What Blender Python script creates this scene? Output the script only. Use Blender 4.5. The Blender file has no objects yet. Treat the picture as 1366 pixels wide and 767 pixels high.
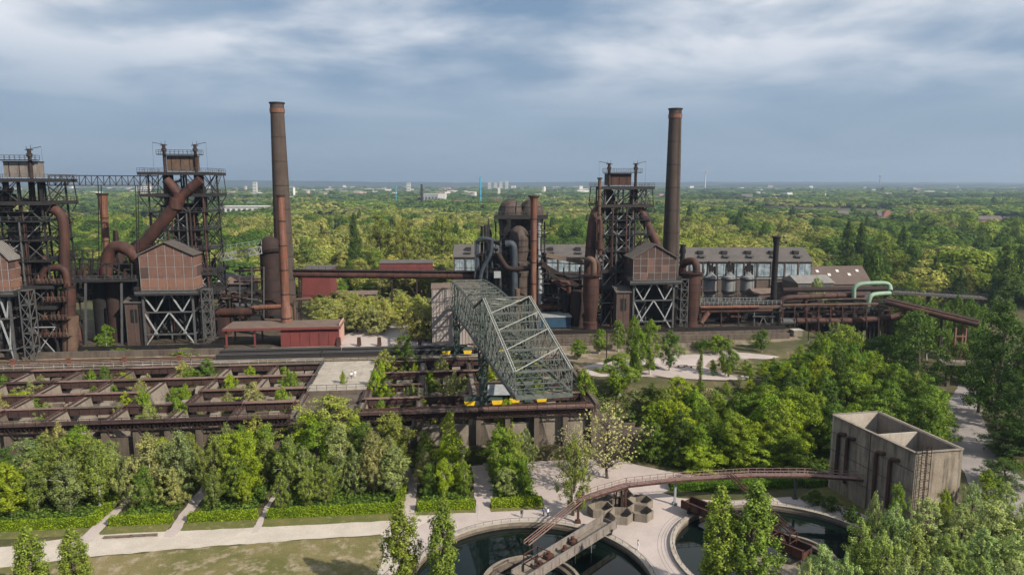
import bpy, bmesh, math, random
import numpy as np
from mathutils import Vector, Matrix
from mathutils.geometry import tessellate_polygon
R = math.radians
random.seed(7)
RNG = np.random.default_rng(11)
SC = bpy.context.scene
COL = SC.collection

# ---------------------------------------------------------------- camera
FPX, CAMH, PCX, PCY = 940.0, 60.0, 683.0, 383.5
PITCH = math.atan(138.5 / FPX)
cam = bpy.data.cameras.new('camera')
cam.sensor_width = 36.0
cam.lens = FPX / 1366.0 * 36.0
cam.clip_end = 60000.0
cam.clip_start = 1.0
camo = bpy.data.objects.new('camera', cam)
COL.objects.link(camo)
camo.location = (0, 0, CAMH)
camo.rotation_euler = (math.pi / 2 - PITCH, 0, 0)
SC.camera = camo

# ---------------------------------------------------------------- sky, sun, exposure
SUN_EL, SUN_AZ = 36.0, 127.0          # azimuth measured clockwise from +Y (away from the camera)
world = bpy.data.worlds.new('World')
SC.world = world
world.use_nodes = True
wn, wl = world.node_tree.nodes, world.node_tree.links
wn.clear()
def wnode(t, **k):
    n = wn.new(t)
    for a, b in k.items():
        setattr(n, a, b)
    return n
w_out = wnode('ShaderNodeOutputWorld')
w_bg = wnode('ShaderNodeBackground')
w_bg.inputs['Strength'].default_value = 0.1
sky = wnode('ShaderNodeTexSky')
sky.sky_type = 'NISHITA'
sky.sun_disc = False
sky.sun_elevation = R(SUN_EL)
sky.sun_rotation = R(SUN_AZ)
sky.air_density = 1.0
sky.dust_density = 2.0
tc = wnode('ShaderNodeTexCoord')
sep = wnode('ShaderNodeSeparateXYZ')
wl.new(tc.outputs['Generated'], sep.inputs[0])
def wmath(op, a, b=None, clamp=False):
    n = wnode('ShaderNodeMath', operation=op, use_clamp=clamp)
    for i, q in enumerate((a, b)):
        if q is None:
            continue
        if isinstance(q, (int, float)):
            n.inputs[i].default_value = q
        else:
            wl.new(q, n.inputs[i])
    return n.outputs[0]
zc = wmath('ADD', wmath('MAXIMUM', sep.outputs['Z'], 0.0), 0.16)
cx_ = wmath('DIVIDE', sep.outputs['X'], zc)
cy_ = wmath('DIVIDE', sep.outputs['Y'], zc)
comb = wnode('ShaderNodeCombineXYZ')
wl.new(cx_, comb.inputs[0]); wl.new(cy_, comb.inputs[1])
def wnoise(scale, detail, rough, off, dist=0.0):
    m = wnode('ShaderNodeMapping')
    m.inputs['Location'].default_value = off
    wl.new(comb.outputs[0], m.inputs['Vector'])
    n = wnode('ShaderNodeTexNoise')
    n.inputs['Scale'].default_value = scale
    n.inputs['Detail'].default_value = detail
    n.inputs['Roughness'].default_value = rough
    n.inputs['Distortion'].default_value = dist
    wl.new(m.outputs[0], n.inputs['Vector'])
    return n.outputs['Fac']
def wramp(fac, stops):
    n = wnode('ShaderNodeValToRGB')
    e = n.color_ramp.elements
    while len(e) < len(stops):
        e.new(0.5)
    for q, (p, c) in zip(e, stops):
        q.position = p
        q.color = (c, c, c, 1) if isinstance(c, (int, float)) else (*c, 1)
    wl.new(fac, n.inputs['Fac'])
    return n.outputs['Color']
def wmix(fac, a, b):
    n = wnode('ShaderNodeMix', data_type='RGBA')
    for i, q in ((0, fac), (6, a), (7, b)):
        if isinstance(q, (int, float)):
            n.inputs[i].default_value = q
        elif isinstance(q, tuple):
            n.inputs[i].default_value = (*q, 1)
        else:
            wl.new(q, n.inputs[i])
    return n.outputs[2]
n_big = wnoise(0.85, 5, 0.5, (3.1, 1.7, 0.0), 0.3)
n_fine = wnoise(1.35, 6, 0.5, (7.3, 4.4, 2.0), 0.2)
veil = wramp(wnoise(0.5, 4, 0.5, (1.2, 8.8, 5.0)), [(0.25, 0.80), (0.75, 0.96)])
stratus = wramp(n_big, [(0.34, (1.28, 2.00, 3.00)), (0.66, (2.15, 2.80, 3.70))])       # thin even cloud deck
col = wmix(veil, sky.outputs['Color'], stratus)
high = wramp(sep.outputs['Z'], [(0.085, 0.0), (0.20, 1.0)])
puff_mask = wmath('MULTIPLY', wramp(wmath('ADD', wmath('MULTIPLY', n_fine, 0.55), wmath('MULTIPLY', n_big, 0.55)), [(0.41, 0.0), (0.60, 0.92)]), high)
low = wramp(sep.outputs['Z'], [(0.0, 0.85), (0.13, 0.0)])
col = wmix(low, col, (2.35, 2.95, 3.65))
puff = wramp(n_fine, [(0.36, (2.4, 3.0, 3.8)), (0.60, (6.0, 6.1, 6.4))])
col = wmix(puff_mask, col, puff)
wl.new(col, w_bg.inputs['Color'])
wl.new(w_bg.outputs[0], w_out.inputs['Surface'])

sunl = bpy.data.lights.new('sun', 'SUN')
sunl.energy = 5.0
sunl.angle = R(0.6)
sunl.color = (1.0, 0.90, 0.76)
suno = bpy.data.objects.new('sun', sunl)
COL.objects.link(suno)
_sd = Vector((math.sin(R(SUN_AZ)) * math.cos(R(SUN_EL)), math.cos(R(SUN_AZ)) * math.cos(R(SUN_EL)), math.sin(R(SUN_EL))))
suno.rotation_euler = (-_sd).to_track_quat('-Z', 'Y').to_euler()
suno.location = (0, 0, 400)

SC.view_settings.view_transform = 'Standard'
SC.view_settings.look = 'None'
SC.view_settings.exposure = 0.62
SC.view_settings.gamma = 1.0
SC.render.engine = 'CYCLES'
cy = SC.cycles
cy.max_bounces = 4
cy.diffuse_bounces = 1
cy.glossy_bounces = 2
cy.transmission_bounces = 2
cy.transparent_max_bounces = 6
cy.volume_bounces = 0
cy.caustics_reflective = False
cy.caustics_refractive = False
cy.use_denoising = True
cy.use_adaptive_sampling = True
cy.adaptive_threshold = 0.02
HAZE = 1.15e-4

# ---------------------------------------------------------------- photo pixel -> place
def ray(px, py):
    a = (px - PCX) / FPX; b = (PCY - py) / FPX
    c, s = math.cos(PITCH), math.sin(PITCH)
    return Vector((a, c + b * s, b * c - s))
def G(px, py, z=0.0):
    """point on the level z seen at a pixel"""
    r = ray(px, py)
    return Vector((0, 0, CAMH)) + r * ((z - CAMH) / r.z)
def P(px, py, Y):
    """point at the distance Y seen at a pixel"""
    r = ray(px, py)
    return Vector((0, 0, CAMH)) + r * (Y / r.y)
def ZP(py, Y):
    return P(683, py, Y).z
def XP(px, Y, z=12.0):
    d = Y * math.cos(PITCH) + (CAMH - z) * math.sin(PITCH)
    return (px - PCX) / FPX * d
YAW = R(6.0)
CYW, SYW = math.cos(YAW), math.sin(YAW)
def UV(u, v, z=0.0):
    return Vector((u * CYW - v * SYW, u * SYW + v * CYW, z))
def toUV(x, y):
    return x * CYW + y * SYW, -x * SYW + y * CYW

TANKS = [(3.0, 99.6, 19.2), (45.0, 107.0, 18.8)]
def sstep(a, b, t):
    t = max(0.0, min(1.0, (t - a) / (b - a)))
    return t * t * (3 - 2 * t)
def gz(x, y):
    for tx, ty, tr in TANKS:
        if math.hypot(x - tx, y - ty) < tr - 0.5:
            return -4.0
    u, v = toUV(x, y)
    if v < 145.6:
        return 0.0
    e = 30 * sstep(184, 200, v)
    k = (1 - sstep(88 + e, 118 + e, u)) * (1 - sstep(262, 420, v))
    if u < 35.0:
        return 3.0 if v < 191.7 else 12.0 * k
    return 12.0 * k * sstep(147, 164, v)

# ---------------------------------------------------------------- mesh building
class MB:
    def __init__(s):
        s.v = []; s.f = []
    def add(s, vs, fs):
        o = len(s.v)
        s.v += [tuple(q) for q in vs]
        s.f += [tuple(i + o for i in f) for f in fs]
        return s
    def box(s, c, size, rz=YAW):
        """box by the centre of its base"""
        hx, hy, h = size[0] / 2, size[1] / 2, size[2]
        ca, sa = math.cos(rz), math.sin(rz)
        vs = []
        for z in (0, h):
            for x, y in ((-hx, -hy), (hx, -hy), (hx, hy), (-hx, hy)):
                vs.append((c[0] + x * ca - y * sa, c[1] + x * sa + y * ca, c[2] + z))
        return s.add(vs, [(3, 2, 1, 0), (4, 5, 6, 7), (0, 1, 5, 4), (1, 2, 6, 5), (2, 3, 7, 6), (3, 0, 4, 7)])
    def beam(s, a, b, w, h=None):
        a, b = Vector(a), Vector(b)
        h = h or w
        d = (b - a)
        if d.length < 1e-6:
            return s
        d.normalize()
        up = Vector((0, 0, 1)) if abs(d.z) < 0.95 else Vector((SYW, -CYW, 0))
        sd = d.cross(up).normalized(); up = sd.cross(d)
        vs = [p + sd * (i * w / 2) + up * (j * h / 2) for p in (a, b) for i, j in ((-1, -1), (1, -1), (1, 1), (-1, 1))]
        return s.add(vs, [(3, 2, 1, 0), (4, 5, 6, 7), (0, 1, 5, 4), (1, 2, 6, 5), (2, 3, 7, 6), (3, 0, 4, 7)])
    def tube(s, pts, r, n=10, caps=True):
        pts = [Vector(p) for p in pts]
        rs = r if isinstance(r, (list, tuple)) else [r] * len(pts)
        ref = None; rings = []
        for i, p in enumerate(pts):
            if i == 0: d = pts[1] - pts[0]
            elif i == len(pts) - 1: d = pts[-1] - pts[-2]
            else: d = (pts[i + 1] - p).normalized() + (p - pts[i - 1]).normalized()
            if d.length < 1e-9: d = Vector((0, 0, 1))
            d.normalize()
            if ref is None:
                ref = Vector((0, 0, 1)) if abs(d.z) < 0.9 else Vector((1, 0, 0))
            sd = d.cross(ref).normalized(); up = sd.cross(d).normalized(); ref = up
            rings.append([p + (sd * math.cos(2 * math.pi * k / n) + up * math.sin(2 * math.pi * k / n)) * rs[i] for k in range(n)])
        vs = [q for g in rings for q in g]
        fs = []
        for i in range(len(pts) - 1):
            for k in range(n):
                a = i * n + k; b = i * n + (k + 1) % n
                fs.append((a, b, b + n, a + n))
        if caps:
            fs.append(tuple(range(n))[::-1]); fs.append(tuple(range((len(pts) - 1) * n, len(pts) * n)))
        return s.add(vs, fs)
    def lathe(s, c, prof, n=20, cap=True):
        vs = []; fs = []
        for r, z in prof:
            vs += [(c[0] + r * math.cos(2 * math.pi * k / n), c[1] + r * math.sin(2 * math.pi * k / n), c[2] + z) for k in range(n)]
        for i in range(len(prof) - 1):
            for k in range(n):
                a = i * n + k; b = i * n + (k + 1) % n
                fs.append((a, b, b + n, a + n))
        if cap:
            fs.append(tuple(range(n))[::-1]); fs.append(tuple(range((len(prof) - 1) * n, len(prof) * n)))
        return s.add(vs, fs)
    def prism(s, poly, z0, z1):
        n = len(poly)
        vs = [(p[0], p[1], z0) for p in poly] + [(p[0], p[1], z1) for p in poly]
        fs = [tuple(range(n))[::-1], tuple(range(n, 2 * n))] + [(i, (i + 1) % n, (i + 1) % n + n, i + n) for i in range(n)]
        return s.add(vs, fs)
    def hexa(s, low, high):
        """solid between two four-cornered loops"""
        return s.add(list(low) + list(high), [(3, 2, 1, 0), (4, 5, 6, 7), (0, 1, 5, 4), (1, 2, 6, 5), (2, 3, 7, 6), (3, 0, 4, 7)])
    def rail(s, pts, h=1.1, t=0.07, step=2.0, mid=True):
        for a, b in zip(pts[:-1], pts[1:]):
            a, b = Vector(a), Vector(b)
            L = (b - a).length
            m = max(1, int(L / step))
            up = Vector((0, 0, h))
            s.beam(a + up, b + up, t)
            if mid: s.beam(a + up * 0.5, b + up * 0.5, t * 0.7)
            for i in range(m + 1):
                q = a.lerp(b, i / m)
                s.beam(q, q + up, t)
        return s
    def truss(s, a0, b0, a1, b1, n, t):
        """flat lattice between two chords a0-b0 and a1-b1"""
        a0, b0, a1, b1 = map(Vector, (a0, b0, a1, b1))
        s.beam(a0, b0, t * 1.5); s.beam(a1, b1, t * 1.5)
        for i in range(n + 1):
            s.beam(a0.lerp(b0, i / n), a1.lerp(b1, i / n), t)
            if i < n:
                if i % 2: s.beam(a0.lerp(b0, i / n), a1.lerp(b1, (i + 1) / n), t)
                else: s.beam(a1.lerp(b1, i / n), a0.lerp(b0, (i + 1) / n), t)
        return s
    def build(s, name, mat, parent=None, smooth=False, origin=None, **tags):
        o0 = ORIG[parent.name] if parent else (Vector(origin) if origin else s.base())
        me = bpy.data.meshes.new(name)
        me.from_pydata([(x - o0.x, y - o0.y, z - o0.z) for x, y, z in s.v], [], s.f)
        me.materials.append(MAT[mat] if isinstance(mat, str) else mat)
        if smooth:
            me.polygons.foreach_set('use_smooth', [True] * len(me.polygons))
            me.set_sharp_from_angle(angle=R(35))
        ob = bpy.data.objects.new(name, me)
        COL.objects.link(ob)
        if parent: ob.parent = parent
        else: ob.location = o0
        ORIG[ob.name] = o0
        tag(ob, **tags)
        return ob
    def base(s):
        a = np.array(s.v)
        return Vector((float((a[:, 0].min() + a[:, 0].max()) / 2), float((a[:, 1].min() + a[:, 1].max()) / 2), float(a[:, 2].min())))
ORIG = {}
MAT = {}
def tag(o, label=None, cat=None, group=None, kind=None):
    if label: o['label'] = label
    if cat: o['category'] = cat
    if group: o['group'] = group
    if kind: o['kind'] = kind
    return o
def thing(name, label, cat, loc, group=None):
    o = bpy.data.objects.new(name, None)
    o.empty_display_size = 0.5
    COL.objects.link(o)
    o.location = loc
    ORIG[o.name] = Vector(loc)
    return tag(o, label, cat, group)
def arc(p0, p1, p2, n=6):
    """smooth bend through a corner p1"""
    p0, p1, p2 = Vector(p0), Vector(p1), Vector(p2)
    return [(p0 * (1 - t) ** 2 + p1 * 2 * t * (1 - t) + p2 * t * t) for t in (i / n for i in range(n + 1))]
def bendpath(pts, rad):
    pts = [Vector(p) for p in pts]
    out = [pts[0]]
    for a, b, c in zip(pts[:-2], pts[1:-1], pts[2:]):
        k1 = min(rad, (b - a).length * 0.48); k2 = min(rad, (c - b).length * 0.48)
        out += arc(b + (a - b).normalized() * k1, b, b + (c - b).normalized() * k2)
    return out + [pts[-1]]

# ---------------------------------------------------------------- materials
def new_mat(name):
    m = bpy.data.materials.new(name)
    m.use_nodes = True
    nt = m.node_tree
    nt.nodes.clear()
    MAT[name] = m
    return m, nt
def N(nt, t, ins=None, **k):
    n = nt.nodes.new(t)
    for a, b in k.items(): setattr(n, a, b)
    for a, b in (ins or {}).items():
        if hasattr(b, 'is_output'): nt.links.new(b, n.inputs[a])
        else: n.inputs[a].default_value = b
    return n
def ramp(nt, fac, stops):
    n = N(nt, 'ShaderNodeValToRGB', {'Fac': fac})
    e = n.color_ramp.elements
    while len(e) < len(stops): e.new(0.5)
    for q, (p, c) in zip(e, stops):
        q.position = p
        q.color = (c, c, c, 1) if isinstance(c, (int, float)) else (*c, 1)
    return n.outputs['Color']
def mixc(nt, fac, a, b, mode='MIX'):
    n = N(nt, 'ShaderNodeMix', data_type='RGBA', blend_type=mode)
    for i, q in ((0, fac), (6, a), (7, b)):
        if hasattr(q, 'is_output'): nt.links.new(q, n.inputs[i])
        elif isinstance(q, tuple): n.inputs[i].default_value = (*q[:3], 1)
        else: n.inputs[i].default_value = q
    return n.outputs[2]
TONE = dict(chimney_brick=.40, brick_panel=.62, brick_panel_dark=.50, rust=.62, rust_dark=.55, rust_orange=.70, rust_tan=.50, steel_grey=.62, steel_dark=.36, soot_and_shade=.3, stove=.6, girder=.8, flange=1.25, concrete=.80, concrete_old=.75, clad_grey=1.2, roof_grey=.75, roof_brown=.72, crane_green=.85, crane_dark=.85, red_paint=.8, brown_clad=.6, tank_grey=.75, pipe_green=.8, steel_light=.8, roof_light=.75, far_white=.85, crane_pale=.62, pipe_blue=.6, mural=.62, asphalt=1.25, blue_paint=.5)
def surf(name, c1, c2, scale=0.6, rough=0.8, metal=0.0, dark=None, streak=0.5, bump=0.3, spec=0.3, fine=6.0):
    """weathered surface: patches of two colours, vertical streaks of a third, fine grain"""
    m, nt = new_mat(name)
    k = TONE.get(name, 1.0)
    c1, c2 = tuple(q * k for q in c1), tuple(q * k for q in c2)
    if dark: dark = tuple(q * k for q in dark)
    tcn = N(nt, 'ShaderNodeTexCoord').outputs['Object']
    n1 = N(nt, 'ShaderNodeTexNoise', {'Vector': tcn, 'Scale': scale, 'Detail': 6.0, 'Roughness': 0.65}).outputs['Fac']
    colr = mixc(nt, ramp(nt, n1, [(0.35, 0.0), (0.68, 1.0)]), c1, c2)
    mp = N(nt, 'ShaderNodeMapping', {'Vector': tcn, 'Scale': (1.0, 1.0, 0.08)}).outputs[0]
    n2 = N(nt, 'ShaderNodeTexNoise', {'Vector': mp, 'Scale': scale * 2.6, 'Detail': 5.0, 'Roughness': 0.7}).outputs['Fac']
    if dark:
        st = N(nt, 'ShaderNodeMath', {0: ramp(nt, n2, [(0.48, 0.0), (0.72, 1.0)]), 1: streak}, operation='MULTIPLY').outputs[0]
        colr = mixc(nt, st, colr, dark)
    n3 = N(nt, 'ShaderNodeTexNoise', {'Vector': tcn, 'Scale': fine, 'Detail': 4.0, 'Roughness': 0.7}).outputs['Fac']
    colr = mixc(nt, 1.0, colr, ramp(nt, n3, [(0.2, 0.62), (0.8, 1.3)]), 'MULTIPLY')
    b = N(nt, 'ShaderNodeBsdfPrincipled', {'Base Color': colr, 'Roughness': rough, 'Metallic': metal, 'Specular IOR Level': spec})
    if bump:
        bp = N(nt, 'ShaderNodeBump', {'Height': n3, 'Strength': bump, 'Distance': 0.15})
        nt.links.new(bp.outputs[0], b.inputs['Normal'])
    o = N(nt, 'ShaderNodeOutputMaterial')
    nt.links.new(b.outputs[0], o.inputs['Surface'])
    return m
surf('rust', (0.056, 0.026, 0.022), (0.140, 0.056, 0.038), 0.22, 0.7, dark=(0.022, 0.015, 0.015), streak=0.95)
surf('rust_dark', (0.036, 0.022, 0.020), (0.060, 0.032, 0.027), 0.4, 0.8, dark=(0.020, 0.017, 0.018), streak=0.8)
surf('rust_orange', (0.22, 0.085, 0.048), (0.14, 0.058, 0.040), 0.5, 0.75, dark=(0.36, 0.30, 0.27), streak=0.45)
surf('rust_tan', (0.23, 0.15, 0.105), (0.15, 0.085, 0.06), 0.5, 0.8, dark=(0.08, 0.06, 0.05), streak=0.6)
surf('stove', (0.085, 0.062, 0.052), (0.12, 0.092, 0.078), 0.4, 0.8, dark=(0.03, 0.024, 0.022), streak=0.9)
surf('soot_and_shade', (0.020, 0.020, 0.023), (0.038, 0.033, 0.033), 0.5, 0.85, dark=(0.05, 0.035, 0.03), streak=0.5)  # sooty surfaces; tone also lowered to stand in for shade in recesses
surf('steel_dark', (0.045, 0.045, 0.050), (0.075, 0.066, 0.064), 0.7, 0.75, dark=(0.06, 0.036, 0.028), streak=0.6)
surf('steel_grey', (0.125, 0.135, 0.14), (0.085, 0.085, 0.088), 0.8, 0.7, dark=(0.10, 0.075, 0.06), streak=0.5)
surf('steel_light', (0.36, 0.38, 0.40), (0.26, 0.28, 0.29), 0.8, 0.6, dark=(0.16, 0.12, 0.10), streak=0.4)
surf('girder', (0.042, 0.023, 0.021), (0.072, 0.038, 0.032), 0.5, 0.85, dark=(0.035, 0.022, 0.022), streak=0.7)
surf('flange', (0.16, 0.105, 0.088), (0.09, 0.052, 0.044), 0.4, 0.9, dark=(0.07, 0.05, 0.045), streak=0.4)
surf('concrete', (0.27, 0.235, 0.19), (0.20, 0.17, 0.14), 0.35, 0.9, dark=(0.095, 0.08, 0.07), streak=0.75)
surf('concrete_pale', (0.36, 0.325, 0.28), (0.28, 0.25, 0.21), 0.3, 0.9, dark=(0.15, 0.13, 0.11), streak=0.6)
surf('concrete_old', (0.155, 0.125, 0.10), (0.10, 0.08, 0.066), 0.3, 0.95, dark=(0.045, 0.036, 0.032), streak=0.85)
surf('chimney_brick', (0.135, 0.098, 0.082), (0.185, 0.145, 0.12), 0.25, 0.95, dark=(0.075, 0.055, 0.048), streak=0.8)
surf('brick_panel', (0.20, 0.105, 0.080), (0.26, 0.145, 0.11), 0.5, 0.9, dark=(0.14, 0.085, 0.07), streak=0.5)
surf('brick_panel_dark', (0.125, 0.078, 0.066), (0.165, 0.10, 0.082), 0.5, 0.9, dark=(0.085, 0.06, 0.055), streak=0.5)
surf('brick_orange', (0.20, 0.105, 0.072), (0.165, 0.09, 0.066), 0.6, 0.9, dark=(0.11, 0.065, 0.05), streak=0.6)
surf('brick_mid', (0.12, 0.068, 0.054), (0.155, 0.085, 0.066), 0.7, 0.9, dark=(0.07, 0.045, 0.04), streak=0.6)
surf('roof_grey', (0.098, 0.088, 0.084), (0.135, 0.12, 0.112), 0.3, 0.9, dark=(0.07, 0.06, 0.055), streak=0.4)
surf('roof_light', (0.27, 0.26, 0.25), (0.20, 0.19, 0.18), 0.3, 0.8, dark=(0.15, 0.13, 0.12), streak=0.4)
surf('roof_brown', (0.155, 0.11, 0.088), (0.21, 0.155, 0.125), 0.3, 0.95, dark=(0.08, 0.06, 0.05), streak=0.4)
surf('red_paint', (0.19, 0.045, 0.042), (0.135, 0.036, 0.036), 0.3, 0.75, dark=(0.12, 0.04, 0.038), streak=0.5)
surf('brown_clad', (0.135, 0.098, 0.084), (0.165, 0.125, 0.108), 0.3, 0.8, dark=(0.10, 0.075, 0.066), streak=0.4)
surf('clad_grey', (0.245, 0.215, 0.20), (0.205, 0.18, 0.168), 0.3, 0.75, dark=(0.16, 0.13, 0.12), streak=0.4)
surf('crane_green', (0.078, 0.094, 0.084), (0.135, 0.148, 0.134), 0.6, 0.7, dark=(0.085, 0.075, 0.06), streak=0.5)
surf('crane_dark', (0.035, 0.062, 0.052), (0.055, 0.078, 0.068), 0.6, 0.75, dark=(0.04, 0.03, 0.026), streak=0.5)
surf('crane_pale', (0.50, 0.52, 0.47), (0.38, 0.40, 0.36), 0.6, 0.7, dark=(0.2, 0.17, 0.14), streak=0.5)
surf('pipe_green', (0.21, 0.33, 0.235), (0.27, 0.38, 0.275), 0.6, 0.55, dark=(0.13, 0.17, 0.12), streak=0.5)
surf('pipe_blue', (0.036, 0.050, 0.068), (0.066, 0.086, 0.108), 0.6, 0.6, dark=(0.05, 0.045, 0.045), streak=0.5)
surf('blue_paint', (0.03, 0.09, 0.17), (0.04, 0.12, 0.21), 0.6, 0.6, dark=(0.03, 0.05, 0.08), streak=0.4)
surf('yellow_paint', (0.72, 0.47, 0.02), (0.60, 0.38, 0.02), 0.8, 0.6, dark=(0.3, 0.2, 0.03), streak=0.3)
surf('white_paint', (0.72, 0.71, 0.68), (0.62, 0.61, 0.58), 0.4, 0.7, dark=(0.42, 0.4, 0.37), streak=0.4)
surf('tank_grey', (0.24, 0.25, 0.255), (0.17, 0.175, 0.18), 0.5, 0.65, dark=(0.10, 0.08, 0.07), streak=0.7)
surf('concrete_warm', (0.265, 0.225, 0.178), (0.175, 0.145, 0.114), 0.42, 0.95, dark=(0.052, 0.043, 0.036), streak=0.95)
surf('trough_grey', (0.20, 0.18, 0.165), (0.145, 0.125, 0.11), 0.5, 0.8, dark=(0.08, 0.06, 0.05), streak=0.7)
surf('rail_pink', (0.23, 0.15, 0.135), (0.17, 0.11, 0.10), 0.6, 0.8, dark=(0.09, 0.055, 0.05), streak=0.5)
surf('hill_green', (0.020, 0.034, 0.018), (0.030, 0.045, 0.022), 0.004, 0.95)
surf('wood', (0.17, 0.125, 0.085), (0.12, 0.085, 0.06), 1.0, 0.9, dark=(0.07, 0.05, 0.04), streak=0.4)
surf('plaza', (0.40, 0.345, 0.325), (0.335, 0.29, 0.27), 0.12, 0.95, dark=(0.25, 0.22, 0.20), streak=0.3, fine=9.0)
surf('path_gravel', (0.44, 0.395, 0.345), (0.36, 0.32, 0.275), 0.16, 0.95, dark=(0.27, 0.24, 0.20), streak=0.3, fine=7.0)
surf('asphalt', (0.17, 0.155, 0.15), (0.21, 0.19, 0.18), 0.2, 0.95, dark=(0.13, 0.12, 0.115), streak=0.3, fine=8.0)

surf('bark', (0.075, 0.058, 0.046), (0.11, 0.088, 0.07), 2.0, 0.95, dark=(0.04, 0.03, 0.025), streak=0.5)
surf('birch_bark', (0.44, 0.42, 0.39), (0.34, 0.32, 0.29), 2.0, 0.9, dark=(0.08, 0.07, 0.065), streak=0.6)
surf('mural', (0.48, 0.56, 0.60), (0.07, 0.14, 0.20), 0.42, 0.6, dark=(0.62, 0.66, 0.68), streak=0.5, bump=0.0, fine=1.5)
surf('far_white', (0.62, 0.61, 0.58), (0.52, 0.51, 0.49), 0.1, 0.8)
surf('far_brick', (0.23, 0.105, 0.08), (0.29, 0.14, 0.11), 0.1, 0.9)
surf('far_pink', (0.46, 0.28, 0.23), (0.38, 0.22, 0.18), 0.1, 0.9)
surf('far_roof', (0.085, 0.075, 0.075), (0.13, 0.105, 0.10), 0.1, 0.9)
surf('far_roof_red', (0.21, 0.095, 0.065), (0.15, 0.075, 0.055), 0.1, 0.9)
surf('far_grey', (0.28, 0.28, 0.29), (0.21, 0.21, 0.22), 0.1, 0.8)
surf('far_blue', (0.05, 0.16, 0.34), (0.04, 0.12, 0.27), 0.1, 0.7)
surf('far_cyan', (0.05, 0.30, 0.46), (0.04, 0.26, 0.40), 0.05, 0.7)
surf('skin_dark', (0.03, 0.025, 0.022), (0.05, 0.035, 0.03), 3.0, 0.8)

def ground_mat(name, c_grass, c_dry, c_soil, scale, k=0.5):
    m, nt = new_mat(name)
    tcn = N(nt, 'ShaderNodeTexCoord').outputs['Object']
    n1 = N(nt, 'ShaderNodeTexNoise', {'Vector': tcn, 'Scale': scale, 'Detail': 8.0, 'Roughness': 0.62, 'Distortion': 0.4}).outputs['Fac']
    n2 = N(nt, 'ShaderNodeTexNoise', {'Vector': tcn, 'Scale': scale * 3.7, 'Detail': 6.0, 'Roughness': 0.7}).outputs['Fac']
    n3 = N(nt, 'ShaderNodeTexNoise', {'Vector': tcn, 'Scale': 4.0, 'Detail': 5.0, 'Roughness': 0.75}).outputs['Fac']
    c = mixc(nt, ramp(nt, n1, [(0.38, 0.0), (0.62, 1.0)]), c_grass, c_dry)
    c = mixc(nt, ramp(nt, n2, [(k, 0.0), (k + 0.14, 1.0)]), c, c_soil)
    c = mixc(nt, 1.0, c, ramp(nt, n3, [(0.2, 0.55), (0.8, 1.4)]), 'MULTIPLY')
    bp = N(nt, 'ShaderNodeBump', {'Height': n3, 'Strength': 0.5, 'Distance': 0.2})
    b = N(nt, 'ShaderNodeBsdfPrincipled', {'Base Color': c, 'Roughness': 0.95, 'Specular IOR Level': 0.1, 'Normal': bp.outputs[0]})
    o = N(nt, 'ShaderNodeOutputMaterial')
    nt.links.new(b.outputs[0], o.inputs['Surface'])
ground_mat('lawn', (0.10, 0.10, 0.036), (0.18, 0.15, 0.075), (0.27, 0.225, 0.16), 0.09, 0.50)
ground_mat('yard', (0.125, 0.105, 0.06), (0.22, 0.175, 0.135), (0.28, 0.235, 0.20), 0.07, 0.50)
ground_mat('yard_dark', (0.055, 0.05, 0.034), (0.085, 0.068, 0.055), (0.11, 0.09, 0.075), 0.09, 0.50)
ground_mat('verge', (0.085, 0.098, 0.030), (0.125, 0.12, 0.045), (0.19, 0.165, 0.085), 0.2, 0.53)
ground_mat('earth', (0.05, 0.06, 0.022), (0.085, 0.075, 0.042), (0.11, 0.09, 0.06), 0.08, 0.52)

def leaf_mat(name, instanced=False, trans=0.35):
    m, nt = new_mat(name)
    tcn = N(nt, 'ShaderNodeTexCoord').outputs['Object']
    if instanced:
        base = N(nt, 'ShaderNodeAttribute', attribute_type='INSTANCER', attribute_name='tint').outputs['Color']
    else:
        base = N(nt, 'ShaderNodeObjectInfo').outputs['Color']
    rnd = N(nt, 'ShaderNodeNewGeometry').outputs['Random Per Island']
    orn = N(nt, 'ShaderNodeObjectInfo').outputs['Random']
    n1 = N(nt, 'ShaderNodeTexNoise', {'Vector': tcn, 'Scale': 0.55, 'Detail': 3.0}).outputs['Fac']
    c = mixc(nt, 1.0, base, ramp(nt, rnd, [(0.0, (.75, .76, .75)), (1.0, (2.8, 2.72, 2.0))]), 'MULTIPLY')
    c = mixc(nt, 1.0, c, ramp(nt, n1, [(0.3, (0.74, 0.80, 0.82)), (0.7, (1.20, 1.18, 1.0))]), 'MULTIPLY')
    c = mixc(nt, 1.0, c, ramp(nt, orn, [(0.0, (0.84, 0.88, 0.9)), (1.0, (1.16, 1.12, 1.0))]), 'MULTIPLY')
    d = N(nt, 'ShaderNodeBsdfPrincipled', {'Base Color': c, 'Roughness': 0.7, 'Specular IOR Level': 0.06})
    t = N(nt, 'ShaderNodeBsdfTranslucent', {'Color': mixc(nt, 1.0, c, (1.0, 1.15, 0.6), 'MULTIPLY')})
    mx = N(nt, 'ShaderNodeMixShader', {0: trans, 1: d.outputs[0], 2: t.outputs[0]})
    o = N(nt, 'ShaderNodeOutputMaterial')
    nt.links.new(mx.outputs[0], o.inputs['Surface'])
leaf_mat('leaf', False, 0.24)
leaf_mat('leaf_far', True, 0.28)

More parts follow.
